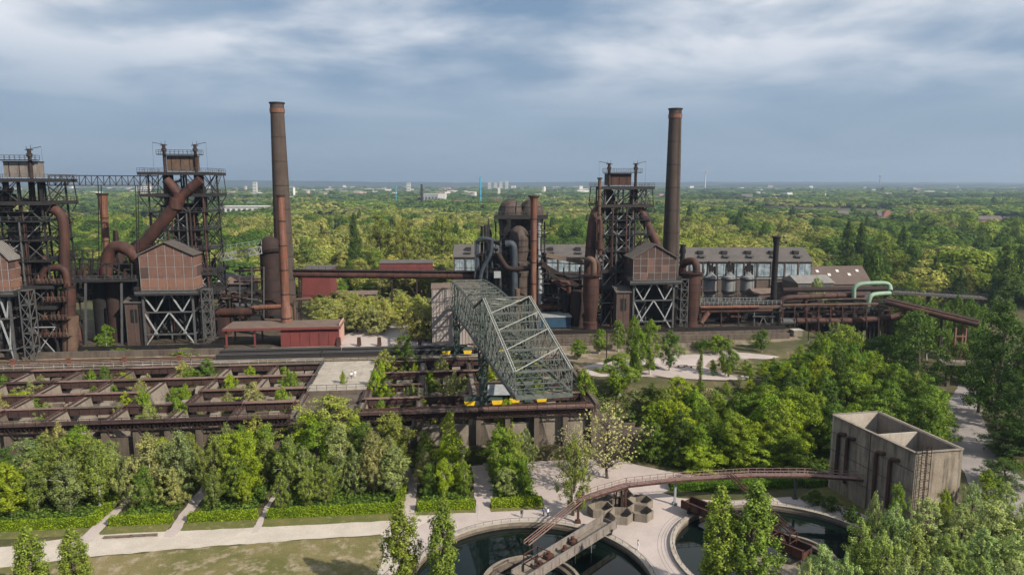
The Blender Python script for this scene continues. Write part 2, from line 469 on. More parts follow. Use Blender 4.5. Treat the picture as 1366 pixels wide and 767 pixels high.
m, nt = new_mat('water')
tcn = N(nt, 'ShaderNodeTexCoord').outputs['Object']
nz = N(nt, 'ShaderNodeTexNoise', {'Vector': tcn, 'Scale': 1.6, 'Detail': 4.0}).outputs['Fac']
bp = N(nt, 'ShaderNodeBump', {'Height': nz, 'Strength': 0.06, 'Distance': 0.05})
b = N(nt, 'ShaderNodeBsdfPrincipled', {'Base Color': (0.003, 0.007, 0.006, 1), 'Roughness': 0.03, 'IOR': 1.33, 'Specular IOR Level': 0.5, 'Normal': bp.outputs[0]})
o = N(nt, 'ShaderNodeOutputMaterial'); nt.links.new(b.outputs[0], o.inputs['Surface'])
m, nt = new_mat('glass')
b = N(nt, 'ShaderNodeBsdfPrincipled', {'Base Color': (0.05, 0.07, 0.085, 1), 'Roughness': 0.12, 'Specular IOR Level': 0.6})
o = N(nt, 'ShaderNodeOutputMaterial'); nt.links.new(b.outputs[0], o.inputs['Surface'])
def cloth_mat(name, shirt, legs, hair):
    m, nt = new_mat(name)
    z = N(nt, 'ShaderNodeSeparateXYZ', {0: N(nt, 'ShaderNodeTexCoord').outputs['Object']}).outputs['Z']
    s = N(nt, 'ShaderNodeMath', {0: z, 1: 0.5}, operation='MULTIPLY').outputs[0]
    c = N(nt, 'ShaderNodeValToRGB', {'Fac': s})
    c.color_ramp.interpolation = 'CONSTANT'
    e = c.color_ramp.elements
    while len(e) < 4: e.new(0.5)
    for q, (p, k) in zip(e, [(0.0, legs), (0.47, shirt), (0.735, (0.42, 0.25, 0.18)), (0.83, hair)]):
        q.position = p; q.color = (*k, 1)
    b = N(nt, 'ShaderNodeBsdfPrincipled', {'Base Color': c.outputs['Color'], 'Roughness': 0.85})
    o = N(nt, 'ShaderNodeOutputMaterial'); nt.links.new(b.outputs[0], o.inputs['Surface'])
# ================================================================ the setting
def lines(*segs):
    out = []
    for a, b, st in segs:
        q = a
        while q < b - 1e-6:
            out.append(q); q += st
    out.append(segs[-1][1])
    return out
ul = [-14000, -8000, -4500, -2500, -1400, -800, -500, -350] + lines((-250, -30, 10), (-30, 34, 1.0), (34, 36, 0.5), (36, 80, 1.0), (80, 200, 5)) + [260, 350, 500, 800, 1400, 2500, 4500, 8000, 14000]
vl = [-60, -20, 20, 50, 70] + lines((74, 128, 1.0), (128, 145, 3.4)) + [145.5, 145.7] + lines((147, 190, 3.07)) + [191.5, 191.9] + lines((195, 300, 7), (300, 440, 10)) + [520, 700, 1000, 1600, 2500, 4000, 6500, 10000, 14500]
gv = []
for v in vl:
    for u in ul:
        w = UV(u, v)
        gv.append((w.x, w.y, gz(w.x, w.y)))
nu = len(ul)
gf = [(j * nu + i, j * nu + i + 1, (j + 1) * nu + i + 1, (j + 1) * nu + i) for j in range(len(vl) - 1) for i in range(nu - 1)]
mb = MB(); mb.v = gv; mb.f = gf
mb.build('ground', 'earth', kind='structure', origin=(0, 0, 0))

_rs = random.Random(14)
def roughen(pts, amp, step=1.6):
    out = []
    for a, b in zip(pts, list(pts[1:]) + [pts[0]]):
        L_ = math.hypot(b[0] - a[0], b[1] - a[1]); n = max(1, int(L_ / step))
        for i in range(n):
            out.append((a[0] + (b[0] - a[0]) * i / n + _rs.uniform(-amp, amp), a[1] + (b[1] - a[1]) * i / n + _rs.uniform(-amp, amp)))
    return out
def sheet(name, mat, outline, z, holes=(), rough=0.0, **t):
    if rough: outline = roughen([(p[0], p[1]) for p in outline], rough)
    loops = [[Vector((p[0], p[1], 0)) for p in outline]] + [[Vector((p[0], p[1], 0)) for p in h] for h in holes]
    tri = tessellate_polygon(loops)
    mb = MB()
    mb.v = [(p.x, p.y, z) for l in loops for p in l]
    mb.f = []
    for t3 in tri:
        a, b, c = (Vector(mb.v[i]) for i in t3)
        mb.f.append(tuple(t3) if (b - a).cross(c - a).z > 0 else tuple(t3)[::-1])
    t.setdefault('kind', 'structure')
    return mb.build(name, mat, origin=(0, 0, 0), **t)
def circ(cx, cy, r, n=64):
    return [(cx + r * math.cos(2 * math.pi * k / n), cy + r * math.sin(2 * math.pi * k / n)) for k in range(n)]
def gp(*pts, z=0.0):
    return [tuple(G(x, y, z)[:2]) for x, y in pts]

sheet('path', 'path_gravel', gp((-120, 742), (0, 730), (130, 712), (250, 704), (400, 697), (530, 688), (556, 684), (590, 686), (560, 700), (545, 740), (500, 775), (513, 740), (508, 713), (400, 720), (250, 731), (130, 742), (0, 757), (-120, 775)), 0.03, rough=.22)
holes = [circ(x, y, r - 0.15) for x, y, r in TANKS]
plz = gp((556, 684), (633, 680), (640, 660), (645, 612), (700, 606), (780, 600), (850, 620), (905, 631), (960, 638), (1000, 640), (905, 650), (884, 657), (905, 664), (965, 668), (1060, 662), (1140, 668))
plz += [(72, 122), (74, 100), (70, 84), (-24, 76), (-26, 92)] + gp((500, 775), (545, 740), (560, 700))
sheet('plaza', 'plaza', plz, 0.02, holes)
sheet('lawn', 'lawn', gp((-160, 775), (0, 758), (130, 743), (250, 732), (400, 721), (508, 714), (512, 740), (498, 775), (470, 900), (-200, 900)), 0.04, rough=.3)
VH = 124.6
HB = [(-60, 116, 707), (145, 225, 702), (250, 340, 697), (357, 530, 690), (557, 633, 680), (655, 723, 673)]
HEDGES = []
for a, b, y in HB:
    HEDGES.append((toUV(*G(a, y)[:2])[0], toUV(*G(b, y)[:2])[0]))
for i, (ua, ub) in enumerate(HEDGES):
    w = [UV(ua - 0.3, 121.0 if i < 4 else 122.6), UV(ub + 0.3, 121.0 if i < 4 else 122.6), UV(ub + 0.3, VH + 1), UV(ua - 0.3, VH + 1)]
    sheet('verge', 'verge', w, 0.05, rough=.15)
for i in range(5):
    ua, ub = HEDGES[i][1] + 0.4, HEDGES[i + 1][0] - 0.4
    sheet('garden_path', 'plaza', [UV(ua, 119), UV(ub, 119), UV(ub, 144.5), UV(ua, 144.5)], 0.06, rough=.2)
# road that climbs past the settling house
sheet('service_road', 'asphalt', gp((1310, 690), (1282, 620), (1262, 575), (1258, 545), (1272, 525), (1285, 505), (1300, 505), (1306, 530), (1312, 560), (1330, 600), (1366, 640), (1420, 700)), 0.03, rough=.3)
sheet('verge', 'verge', gp((1062, 664), (1085, 652), (1108, 648), (1170, 676), (1160, 690), (1140, 680), (1100, 668)), 0.045)
# yards on the upper level
def uvp(*p): return [UV(*q) for q in p]
sheet('yard', 'yard', uvp((-140, 192.3), (34.8, 192.3), (36.5, 170), (84, 170), (86, 198), (112, 204), (116, 262), (-140, 262)), 12.02, rough=.3)
sheet('works_yard', 'yard_dark', uvp((-139, 204), (-64, 204), (-62, 207), (-26, 214), (8, 208), (80, 207), (111, 208), (115, 261), (-139, 261)), 12.045, rough=.5)
sheet('yard_path', 'plaza', gp((776, 489), (800, 484), (850, 480), (905, 474), (960, 470), (1000, 471), (1040, 476), (1030, 479), (985, 478), (950, 481), (940, 487), (946, 494), (975, 500), (1010, 503), (985, 507), (930, 506), (880, 503), (840, 502), (800, 503), (783, 499), z=12), 12.05, rough=.4)
sheet('yard_lawn', 'verge', gp((786, 494), (830, 489), (872, 487), (880, 492), (850, 497), (800, 499), z=12), 12.08, rough=.4)
sheet('courtyard', 'plaza', gp((450, 464), (640, 462), (640, 455), (600, 440), (560, 425), (500, 430), (455, 450), z=12), 12.06)
sheet('yard_lawn', 'verge', gp((985, 486), (1040, 482), (1048, 490), (1000, 498), (960, 494), z=12), 12.07, rough=.4)

# hills along the horizon
def ridge(name, Y, pts, depth):
    mb = MB(); vs = []; fs = []
    for px, py in pts:
        t = P(px, py, Y)
        vs += [(t.x, Y, -2), (t.x, Y + depth * 0.45, t.z), (t.x, Y + depth, -2)]
    for i in range(len(pts) - 1):
        a = i * 3
        fs += [(a, a + 3, a + 4, a + 1), (a + 1, a + 4, a + 5, a + 2)]
    mb.add(vs, fs)
    return mb.build(name, 'hill_green', kind='structure', smooth=True, origin=(0, Y, 0))
rr = random.Random(3)
ridge('hills', 9500, [(x, 243.5 - 3.5 * math.sin(x * 0.004 + 0.6) ** 2 * (1 if x < 850 else 0.3) + rr.uniform(-0.5, 0.5)) for x in range(-400, 1800, 25)], 2500)
ridge('hills', 6200, [(x, 252 - 5.3 * sstep(880, 1010, x) + rr.uniform(-0.4, 0.4)) for x in range(820, 1900, 20)], 1500)

# ================================================================ settling tanks
def ring(mb, c, r0, r1, z0, z1, n=72, a0=0, a1=2 * math.pi):
    full = abs(a1 - a0 - 2 * math.pi) < 1e-6
    m = n if full else n + 1
    vs = []
    for k in range(m):
        a = a0 + (a1 - a0) * k / n
        for r, z in ((r0, z0), (r1, z0), (r1, z1), (r0, z1)):
            vs.append((c[0] + r * math.cos(a), c[1] + r * math.sin(a), z))
    fs = []
    for k in range(n):
        i, j = k * 4, ((k + 1) % m) * 4
        for q in range(4):
            fs.append((i + q, j + q, j + (q + 1) % 4, i + (q + 1) % 4))
    if not full: fs += [(0, 1, 2, 3), (m * 4 - 1, m * 4 - 2, m * 4 - 3, m * 4 - 4)]
    return mb.add(vs, fs)
def tank(ti, label):
    cx, cy_, r = TANKS[ti]
    t = thing('settling_tank', label, 'settling tank', (cx, cy_, 0))
    ring(MB(), (cx, cy_), r - .65, r, -4.2, .38).build('tank_wall', 'concrete', t, smooth=True)
    ring(MB(), (cx, cy_), r - .75, r + 0.08, 0.384, 0.5).build('coping', 'concrete_pale', t, smooth=True)
    ring(MB(), (cx, cy_), r - .72, r - .654, -1.2, -.2).build('waterline_band', 'concrete_old', t, smooth=True)
    m = MB()
    pts = [(cx + (r - 0.3) * math.cos(a), cy_ + (r - 0.3) * math.sin(a), 0.5) for a in np.linspace(0, 2 * math.pi, 73)]
    m.rail(pts, 0.55, 0.05, 2.0, mid=False).build('railing', 'steel_grey', t)
    # island in the middle
    ri = 7.6
    isl = ring(MB(), (cx, cy_), ri - 0.5, ri, -4.2, 0.28, 56).build('island_wall', 'concrete', t, smooth=True)
    ring(MB(), (cx, cy_), ri - 1.6, ri - 0.9, -4.2, 0.0, 56).build('inner_ring', 'concrete_old', t, smooth=True)
    m = MB()
    ring(m, (cx, cy_), 2.2, ri - 1.6, -4.2, -0.15, 40, R(150), R(330)).build('island_floor', 'concrete', t)
    MB().lathe((cx, cy_, -4.2), [(1.9, 0), (1.9, 4.6), (1.4, 4.8)], 20).build('centre_pier', 'concrete', t, smooth=True)
    return t
tank(0, 'round concrete settling tank with steel scraper bridge, beside the standing person in white')
tank(1, 'round concrete settling tank lying next to the square concrete settling house')
for i, (cx, cy_, r) in enumerate(TANKS):
    sheet('water', 'water', circ(cx, cy_, r - .66, 72), -.62)

# scraper bridge of each tank: trough from the island to the rim
def scraper(ti, rim_px, label, mat):
    cx, cy_, r = TANKS[ti]
    e = G(*rim_px, 1.6)
    d = Vector((e.x - cx, e.y - cy_, 0)).normalized()
    sd = Vector((-d.y, d.x, 0))
    c = Vector((cx, cy_, 0))
    t = thing('scraper_bridge', label, 'scraper bridge', (cx, cy_, 0.6))
    a0, a1 = c - d * 3.0, c + d * (r + 1.6)
    for k in (-1, 1):
        m = MB(); p0, p1 = a0 + sd * (1.35 * k), a1 + sd * (1.35 * k)
        m.beam(p0 + Vector((0, 0, 2.05)), p1 + Vector((0, 0, 2.05)), 0.12, 1.3)
        m.beam(p0 + Vector((0, 0, 2.75)), p1 + Vector((0, 0, 2.75)), 0.36, 0.1)
        m.beam(p0 + Vector((0, 0, 1.37)), p1 + Vector((0, 0, 1.37)), 0.36, 0.1)
        for i in range(13):
            q = p0.lerp(p1, i / 12) + sd * (0.1 * k)
            m.beam(q + Vector((0, 0, 1.42)), q + Vector((0, 0, 2.7)), 0.12)
        m.build('side_girder', mat, t)
    MB().beam(a0 + Vector((0, 0, 1.62)), a1 + Vector((0, 0, 1.62)), 2.55, 0.12).build('deck', 'concrete' if ti == 0 else 'rust', t)
    for i in (0, 1):
        q = (a0, a1)[i] + Vector((0, 0, 1.7))
        MB().beam(q - sd * 1.27, q + sd * 1.27, 0.12, 1.2).build('end_plate', mat, t)
    for i in range(4):
        q = c + d * (1.5 + i * 3.1) + sd * (0.5 if i % 2 else -0.3)
        m = MB()
        m.lathe((q.x, q.y, 1.684), [(0.55, 0), (0.55, 0.7), (0.3, 0.8), (0.3, 1.3)], 12)
        m.box((q.x + 0.4, q.y + 0.5, 1.684), (0.7, 0.8, 0.6), 0.7)
        m.build('drive_motor', 'rust', t, smooth=True)
    m = MB()
    q0 = c + d * 1.0
    for k in (-1, 1):
        for w in (-1.6, 1.6):
            q = q0 + sd * (1.1 * k) + d * w
            m.beam(q + Vector((0, 0, 1.684)), q + Vector((0, 0, 4.4)), 0.14)
    for z in (2.9, 4.4):
        cs = [q0 + sd * 1.1 + d * 1.6, q0 + sd * 1.1 - d * 1.6, q0 - sd * 1.1 - d * 1.6, q0 - sd * 1.1 + d * 1.6]
        for a, b in zip(cs, cs[1:] + cs[:1]):
            m.beam(a + Vector((0, 0, z)), b + Vector((0, 0, z)), 0.12)
    m.build('drive_frame', 'rust', t)
    m = MB()
    m.beam(a1 + Vector((0, 0, 0.9)) - d * 1.6 - sd * 1.5, a1 + Vector((0, 0, 0.9)) - d * 1.6 + sd * 1.5, 0.5, 0.35)
    for k in (-1, 1):
        q = a1 - d * 1.6 + sd * (1.5 * k)
        m.lathe((q.x, q.y, 1.32), [(0.25, 0), (0.25, 0.36)], 10)
    m.build('wheel_carriage', 'steel_dark', t)
    q = c + d * (r * 0.62)
    for w in (-2.2, 2.2):
        for k in (-1, 1):
            MB().beam(q + d * w + sd * k + Vector((0, 0, 1.36)), q + d * w + sd * k + Vector((0, 0, -2.6)), 0.1).build('scraper_arm', mat, t)
    return t, c, d, sd
scr1 = scraper(0, (806, 703), 'long grey scraper bridge with rusty motors over the open dark water', 'trough_grey')
scr2 = scraper(1, (925, 676), 'rusty brown scraper bridge half hidden behind two columnar poplars', 'rust')

# footbridge carrying pipes from the tanks to the settling house
fb = thing('pipe_footbridge', 'long rusty pipe footbridge on slim posts leading to the concrete settling house', 'footbridge', G(834, 684))
def fbp(px, py, z): return G(px, py, z)
deck = [fbp(772, 668, 4.2), fbp(800, 658, 4.9), fbp(838, 647, 5.3), fbp(900, 640, 5.4), fbp(1000, 634, 5.4), fbp(1075, 634, 5.4), fbp(1153, 639, 5.3)]
for a, b in zip(deck[:-1], deck[1:]):
    d = (b - a).normalized(); sd = Vector((-d.y, d.x, 0)).normalized()
    for k in (-1, 1):
        MB().beam(a + sd * 0.7 * k, b + sd * 0.7 * k, 0.12, 0.34).build('side_beam', 'rust', fb)
        MB().rail([a + sd * 0.74 * k + Vector((0, 0, 0.18)), b + sd * 0.74 * k + Vector((0, 0, 0.18))], 0.95, 0.08, 1.4).build('railing', 'rail_pink', fb)
    MB().beam(a + Vector((0, 0, 0.16)), b + Vector((0, 0, 0.16)), 1.25, 0.1).build('walkway', 'rail_pink', fb)
    for k in (-0.45, 0.0, 0.45):
        MB().tube([a + sd * k - Vector((0, 0, 0.1)), b + sd * k - Vector((0, 0, 0.1))], 0.1, 6).build('pipe', 'rust', fb)
for px, py, zt, mt, w in ((834, 684, 4.9, 'rust', 0.42), (900, 673, 5.0, 'steel_light', 0.38), (1060, 665, 5.0, 'steel_grey', 0.38), (771, 697, 3.9, 'rust', 0.4)):
    q = G(px, py)
    m = MB(); m.box((q.x, q.y, 0.0), (w * 2.2, w * 2.2, 0.5)); m.box((q.x, q.y, 0.5), (w, w, zt - 0.5))
    m.box((q.x, q.y, zt - 0.12), (w * 1.6, 2.0, 0.12))
    m.build('post', mt, fb)
# inclined conduits from the tank islands up to the footbridge
for (px0, py0, z0), (px1, py1, z1), lab in (((702, 726, 3.8), (774, 668, 4.6), 'pair of pale inclined conduits rising from the open tank island to the footbridge'),
                                            ((1058, 712, 3.0), (972, 633, 5.9), 'rusty inclined conduits rising behind the poplars to the footbridge')):
    a, b = G(px0, py0, z0), G(px1, py1, z1)
    t = thing('inclined_conduit', lab, 'conduit', a)
    d = (b - a).normalized(); sd = Vector((-d.y, d.x, 0)).normalized()
    mt = 'flange' if px0 < 800 else 'rust'
    for k in (-0.45, 0.45):
        m = MB(); m.tube([a + sd * k, b + sd * k], 0.11, 7); m.tube([a + sd * k + Vector((0, 0, 0.55)), b + sd * k + Vector((0, 0, 0.55))], 0.07, 6)
        n = 14
        for i in range(n + 1):
            q = a.lerp(b, i / n) + sd * k
            m.beam(q, q + Vector((0, 0, 0.55)), 0.05)
        m.build('conduit', mt, t)
    for i in range(11):
        q = a.lerp(b, i / 10)
        MB().beam(q - sd * 0.45, q + sd * 0.45, 0.07).build('tie_bar', mt, t)

# star of concrete basins under the footbridge
sb = thing('basin_cluster', 'star-shaped cluster of angular concrete basins under the pipe footbridge', 'basin', G(828, 684))
c0 = G(828, 680)
for k, (ang, L, W) in enumerate(((200, 4.3, 3.0), (262, 3.9, 2.9), (318, 4.3, 3.0), (20, 4.2, 3.0), (75, 3.8, 2.6), (140, 3.8, 2.6))):
    a = R(ang); d = Vector((math.cos(a), math.sin(a), 0)); s = Vector((-d.y, d.x, 0))
    cc = Vector((c0.x, c0.y, 0)) + d * 2.0
    o5 = [cc - s * W * 0.42, cc + d * L * 0.55 - s * W * 0.72, cc + d * L - s * W * 0.38, cc + d * L + s * W * 0.38, cc + d * L * 0.55 + s * W * 0.72, cc + s * W * 0.42]
    m = MB(); ctr = cc + d * L * 0.5
    for i in range(6):
        p, q = o5[i], o5[(i + 1) % 6]
        pi, qi = p.lerp(ctr, 0.09), q.lerp(ctr, 0.09)
        m.hexa([(v.x, v.y, 0.0) for v in (p, q, qi, pi)], [(v.x, v.y, 1.5) for v in (p, q, qi, pi)])
    m.prism([tuple(v.lerp(ctr, 0.09)[:2]) for v in o5], 0.0, 0.12)
    m.build('basin', 'concrete', sb)
m = MB(); m.lathe((c0.x, c0.y, 0), [(1.3, 0), (1.3, 0.7), (0.5, 0.8), (0.5, 2.6)], 10)
m.build('centre_column', 'rust_dark', sb)
for k in range(3):
    a = k * 2.1 + 0.4
    MB().tube([(c0.x + 1.2 * math.cos(a), c0.y + 1.2 * math.sin(a), 0.5), (c0.x + 0.8 * math.cos(a), c0.y + 0.8 * math.sin(a), 4.6)], 0.13, 6).build('standpipe', 'rust', sb)

# ================================================================ square settling house (open concrete bins)
zt = 15.0
A, B, C, D = (G(1111, 553, zt), G(1172, 549, zt), G(1289, 601, zt), G(1222, 604, zt))
C = D + (B - A) * ((C - D).length / (B - A).length)
sh = thing('settling_house', 'square open-topped concrete settling house with rusty pipes bent over its side', 'concrete bin', ((A.x + C.x) / 2, (A.y + C.y) / 2, 0))
def wall(p, q, z0, z1, th, name, mat, par, inward):
    p, q = Vector((p.x, p.y, 0)), Vector((q.x, q.y, 0))
    n = (Vector((inward.x, inward.y, 0)) - (p + q) / 2)
    d = (q - p).normalized(); s = Vector((-d.y, d.x, 0))
    if s.dot(n) < 0: s = -s
    m = MB()
    m.hexa([(v.x, v.y, z0) for v in (p, q, q + s * th, p + s * th)], [(v.x, v.y, z1) for v in (p, q, q + s * th, p + s * th)])
    return m.build(name, mat, par)
ctr = (A + C) / 2
dAD = (D - A).normalized(); dAB = (B - A).normalized()
wall(A, D, -0.2, zt, 0.55, 'wall', 'concrete_warm', sh, ctr)
wall(B, C, -0.2, zt, 0.55, 'wall', 'concrete', sh, ctr)
wall(A + dAD * 0.002, B + dAD * 0.002, -0.2, zt - 0.003, 0.5, 'wall', 'concrete_pale', sh, ctr)
wall(D - dAD * 0.002, C - dAD * 0.002, -0.2, zt - 0.003, 0.5, 'wall', 'concrete_warm', sh, ctr)
mid0, mid1 = A.lerp(D, 0.52) + dAB * 0.56, B.lerp(C, 0.52) - dAB * 0.56
wall(mid0, mid1, 5, zt - 0.25, 0.45, 'partition_wall', 'concrete_pale', sh, D)
m = MB(); m.prism([tuple((p + (ctr - p) * 0.02)[:2]) for p in (A, D, C, B)], 9.4, 10.0); m.build('bin_floor', 'concrete_old', sh)
for a, b in ((A, D), (D, C), (C, B), (B, A)):
    m = MB(); d = (b - a).normalized()
    m.beam(Vector((a.x, a.y, zt + 0.06)) + d * 0.1, Vector((b.x, b.y, zt + 0.06)) - d * 0.1, 0.62, 0.10); m.build('coping', 'concrete', sh)
out = Vector((dAD.y, -dAD.x, 0))
if out.dot(Vector((ctr.x - A.x, ctr.y - A.y, 0))) > 0: out = -out
for f in (0.12, 0.24, 0.60, 0.76):
    q = A.lerp(D, f); q = Vector((q.x, q.y, 0)) + out * 0.45
    dirn = dAD * (0.9)
    pts = bendpath([q + Vector((0, 0, 3.0)), q + Vector((0, 0, 12.2)), q + dirn * 1.5 + Vector((0, 0, 12.3)), q + dirn * 1.7 - out * 0.5 + Vector((0, 0, 12.3))], 0.9)
    MB().tube(pts, 0.34, 10).build('bent_pipe', 'rust', sh, smooth=True)
for f in (0.33, 0.66):
    q = A.lerp(D, 0.5) + out * 0.06
for zz in (4.2, 8.0, 11.6):
    a_, b_ = Vector((A.x, A.y, zz)) + out * 0.03, Vector((D.x, D.y, zz)) + out * 0.03
    MB().beam(a_, b_, 0.08, 0.10).build('joint_band', 'concrete_old', sh)
for f in (0.5,):
    q = A.lerp(D, f)
    MB().beam(Vector((q.x, q.y, 0)) + out * 0.04, Vector((q.x, q.y, zt - 0.1)) + out * 0.04, 0.14).build('joint_band', 'concrete_old', sh)
m = MB()
q = Vector((D.x, D.y, 0)) + dAD * 0.55 + dAB * 1.2
for k in (-0.5, 0.5):
    for w in (0.0, 0.8):
        p = q + dAB * k + dAD * w
        m.beam(p, p + Vector((0, 0, zt + 1.5)), 0.09)
for i in range(33):
    z = 0.4 + i * 0.48
    m.beam(q + dAB * -0.5 + Vector((0, 0, z)), q + dAB * 0.5 + Vector((0, 0, z)), 0.06)
    if i % 3 == 0:
        m.beam(q + dAB * -0.5 + dAD * 0.8 + Vector((0, 0, z)), q + dAB * 0.5 + dAD * 0.8 + Vector((0, 0, z)), 0.06)
        for k in (-0.5, 0.5):
            m.beam(q + dAB * k + Vector((0, 0, z)), q + dAB * k + dAD * 0.8 + Vector((0, 0, z)), 0.06)
m.build('caged_ladder', 'rust_dark', sh)

# ring joints in the paving round the tanks
for ti, (cx, cy_, r) in enumerate(TANKS):
    for k, rr_ in enumerate((r + 1.5, r + 2.1) if ti else (r + .8,)):
        mb = MB(); vs = []; n = 72
        for i in range(n + 1):
            a = R(100) + (R(215) - R(100)) * i / n if ti else R(-10) + R(200) * i / n
            vs += [(cx + (rr_ - .06) * math.cos(a), cy_ + (rr_ - .06) * math.sin(a), .026), (cx + (rr_ + .06) * math.cos(a), cy_ + (rr_ + .06) * math.sin(a), .026)]
        mb.add(vs, [(2 * i, 2 * i + 2, 2 * i + 3, 2 * i + 1) for i in range(n)])
        mb.build('paving_joint', 'asphalt', kind='structure', origin=(cx, cy_, 0))
# ================================================================ ore bunkers
VL = [146.6, 156.6, 167.2, 178.6, 190.4]
def bunker(u0, u1, nb, label, dark):
    t = thing('ore_bunker', label, 'ore bunker', UV((u0 + u1) / 2, 168, 3))
    us = [u0 + (u1 - u0) * i / nb for i in range(nb + 1)]
    rg = random.Random(int(u0 * 10))
    for j, v in enumerate(VL):
        for i in range(nb):
            a, b = us[i] + 0.03, us[i + 1] - 0.03
            m = MB()
            m.beam(UV(a, v, 11.1), UV(b, v, 11.1), 0.45, 1.5)
            m.beam(UV(a, v, 10.3), UV(b, v, 10.3), 0.9, 0.12)
            nn = 6
            for k in range(nn):
                uu = a + (b - a) * (k + 0.5) / nn
                for s in (-1, 1):
                    m.beam(UV(uu, v + s * 0.3, 10.37), UV(uu, v + s * 0.3, 11.84), 0.12, 0.2)
            if rg.random() < .04 and 0 < j < 4: continue
            g = m.build('girder', 'girder', t)
            MB().beam(UV(a, v, 11.92), UV(b, v, 11.92), 1.3 + rg.uniform(-0.4, 0.5), 0.14).build('walkway', rg.choice(('flange', 'flange', 'rust_tan', 'concrete_old', 'girder')), g)
        # partition under the girder
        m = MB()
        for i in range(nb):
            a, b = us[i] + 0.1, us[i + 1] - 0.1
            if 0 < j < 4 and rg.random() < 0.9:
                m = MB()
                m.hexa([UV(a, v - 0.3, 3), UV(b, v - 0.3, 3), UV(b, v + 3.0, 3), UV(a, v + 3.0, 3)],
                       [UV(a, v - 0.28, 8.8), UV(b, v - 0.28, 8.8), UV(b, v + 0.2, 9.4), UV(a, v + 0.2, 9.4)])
                m.build('partition_wall', rg.choice(('soot_and_shade', 'concrete_old', 'soot_and_shade')), t)  # near-black picks paint in the deep shade under the girders
    for i in range(nb + 1):
        for j in range(4):
            v0, v1 = VL[j] + 0.8, VL[j + 1] - 0.8
            u = us[i]
            m = MB()
            h = 11.5 - rg.random() * .5; sl = rg.uniform(2.2, 3.4)
            m.hexa([UV(u - sl, v0, 3), UV(u + sl, v0, 3), UV(u + sl, v1, 3), UV(u - sl, v1, 3)],
                   [UV(u - 0.7, v0, h), UV(u + 0.7, v0, h), UV(u + 0.7, v1, h), UV(u - 0.7, v1, h)])
            hw = m.build('hopper_wall', rg.choice(('concrete', 'concrete', 'concrete_old')), t)
            for k in (-1, 1):
                MB().beam(UV(u + k * 0.72, v0, h + 0.16), UV(u + k * 0.72, v1, h + 0.16), 0.22, 0.3).build('rail', 'girder', hw)
            if rg.random() < 0.75:
                s = rg.choice((-1, 1))
                MB().rail([UV(u + s * 0.65, v0, h), UV(u + s * 0.65, v1, h)], 1.1, 0.09, 1.6).build('handrail', 'rust_tan' if rg.random() < 0.5 else 'rust', hw)
            # concrete rib in the bay
            if i < nb:
                for f in (0.32, 0.52, 0.74):
                    if rg.random() < 0.55:
                        uu = us[i] + (us[i + 1] - us[i]) * (f + rg.uniform(-.06, .06))
                        q = MB()
                        q.hexa([UV(uu - 1.3, v1 - 3.5, 3), UV(uu + 1.3, v1 - 3.5, 3), UV(uu + 1.3, v1, 3), UV(uu - 1.3, v1, 3)],
                               [UV(uu - 1.1, v1 - 0.9, 9.7), UV(uu + 1.1, v1 - 0.9, 9.9), UV(uu + 1.1, v1, 10.1), UV(uu - 1.1, v1, 10.0)])
                        q.build('chute_wall', rg.choice(('concrete', 'concrete', 'concrete_old')), t)
    # front pillars and back wall
    for i in range(nb * 2 + 1):
        u = u0 + (u1 - u0) * i / (nb * 2)
        m = MB(); c = UV(u, 146.6, 0); m.box((c.x, c.y, -0.1), (1.1, 1.3, 10.3)); m.build('pillar', 'concrete_old', t)
    rg2 = random.Random(5)
    for i in range(nb * 2):
        a = u0 + (u1 - u0) * i / (nb * 2) + 0.55; b = u0 + (u1 - u0) * (i + 1) / (nb * 2) - 0.55
        k = rg2.random()
        z1 = 9.4 if k < 0.6 else 8.2
        z0 = 0.0 if k < 0.55 else 3.4
        m = MB(); m.hexa([UV(a, 147.4, z0), UV(b, 147.4, z0), UV(b, 147.9, z0), UV(a, 147.9, z0)], [UV(a, 147.4, z1), UV(b, 147.4, z1), UV(b, 147.9, z1), UV(a, 147.9, z1)])
        m.build('front_wall', 'concrete' if dark else 'concrete_old', t)
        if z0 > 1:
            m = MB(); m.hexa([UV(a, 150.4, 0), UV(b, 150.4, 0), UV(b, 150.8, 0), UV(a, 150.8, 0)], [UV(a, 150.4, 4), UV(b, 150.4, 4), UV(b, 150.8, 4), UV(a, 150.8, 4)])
            m.build('recess_wall', 'soot_and_shade', t)  # near-black: shade inside the opening is put into the colour
    # lattice apron and railing along the front edge
    for i in range(nb):
        a, b = us[i], us[i + 1]
        m = MB(); m.truss(UV(a, 145.6, 10.2), UV(b, 145.6, 10.2), UV(a, 145.6, 11.7), UV(b, 145.6, 11.7), 8, 0.12)
        m.build('apron_truss', 'rust_dark', t)
        MB().beam(UV(a + 0.02, 145.5, 11.86), UV(b - 0.02, 145.5, 11.86), 1.0, 0.14).build('walkway', 'girder', t)
        MB().rail([UV(a, 145.1, 11.9), UV(b, 145.1, 11.9)], 1.1, 0.08, 2.0).build('railing', 'rust_dark', t)
        MB().rail([UV(a, 191.3, 12.0), UV(b, 191.3, 12.0)], 1.15, 0.10, 2.2).build('railing', 'steel_light', t)
        m = MB(); m.hexa([UV(a, 191.5, 3), UV(b, 191.5, 3), UV(b, 192.4, 3), UV(a, 192.4, 3)], [UV(a, 191.5, 12.0), UV(b, 191.5, 12.0), UV(b, 192.4, 12.0), UV(a, 192.4, 12.0)])
        m.build('back_wall', 'concrete_old', t)
    return t
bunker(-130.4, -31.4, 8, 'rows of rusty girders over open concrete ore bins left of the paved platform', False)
bunker(-17.2, 33.4, 4, 'dark open ore bins under the green gantry crane, with crane rails', True)
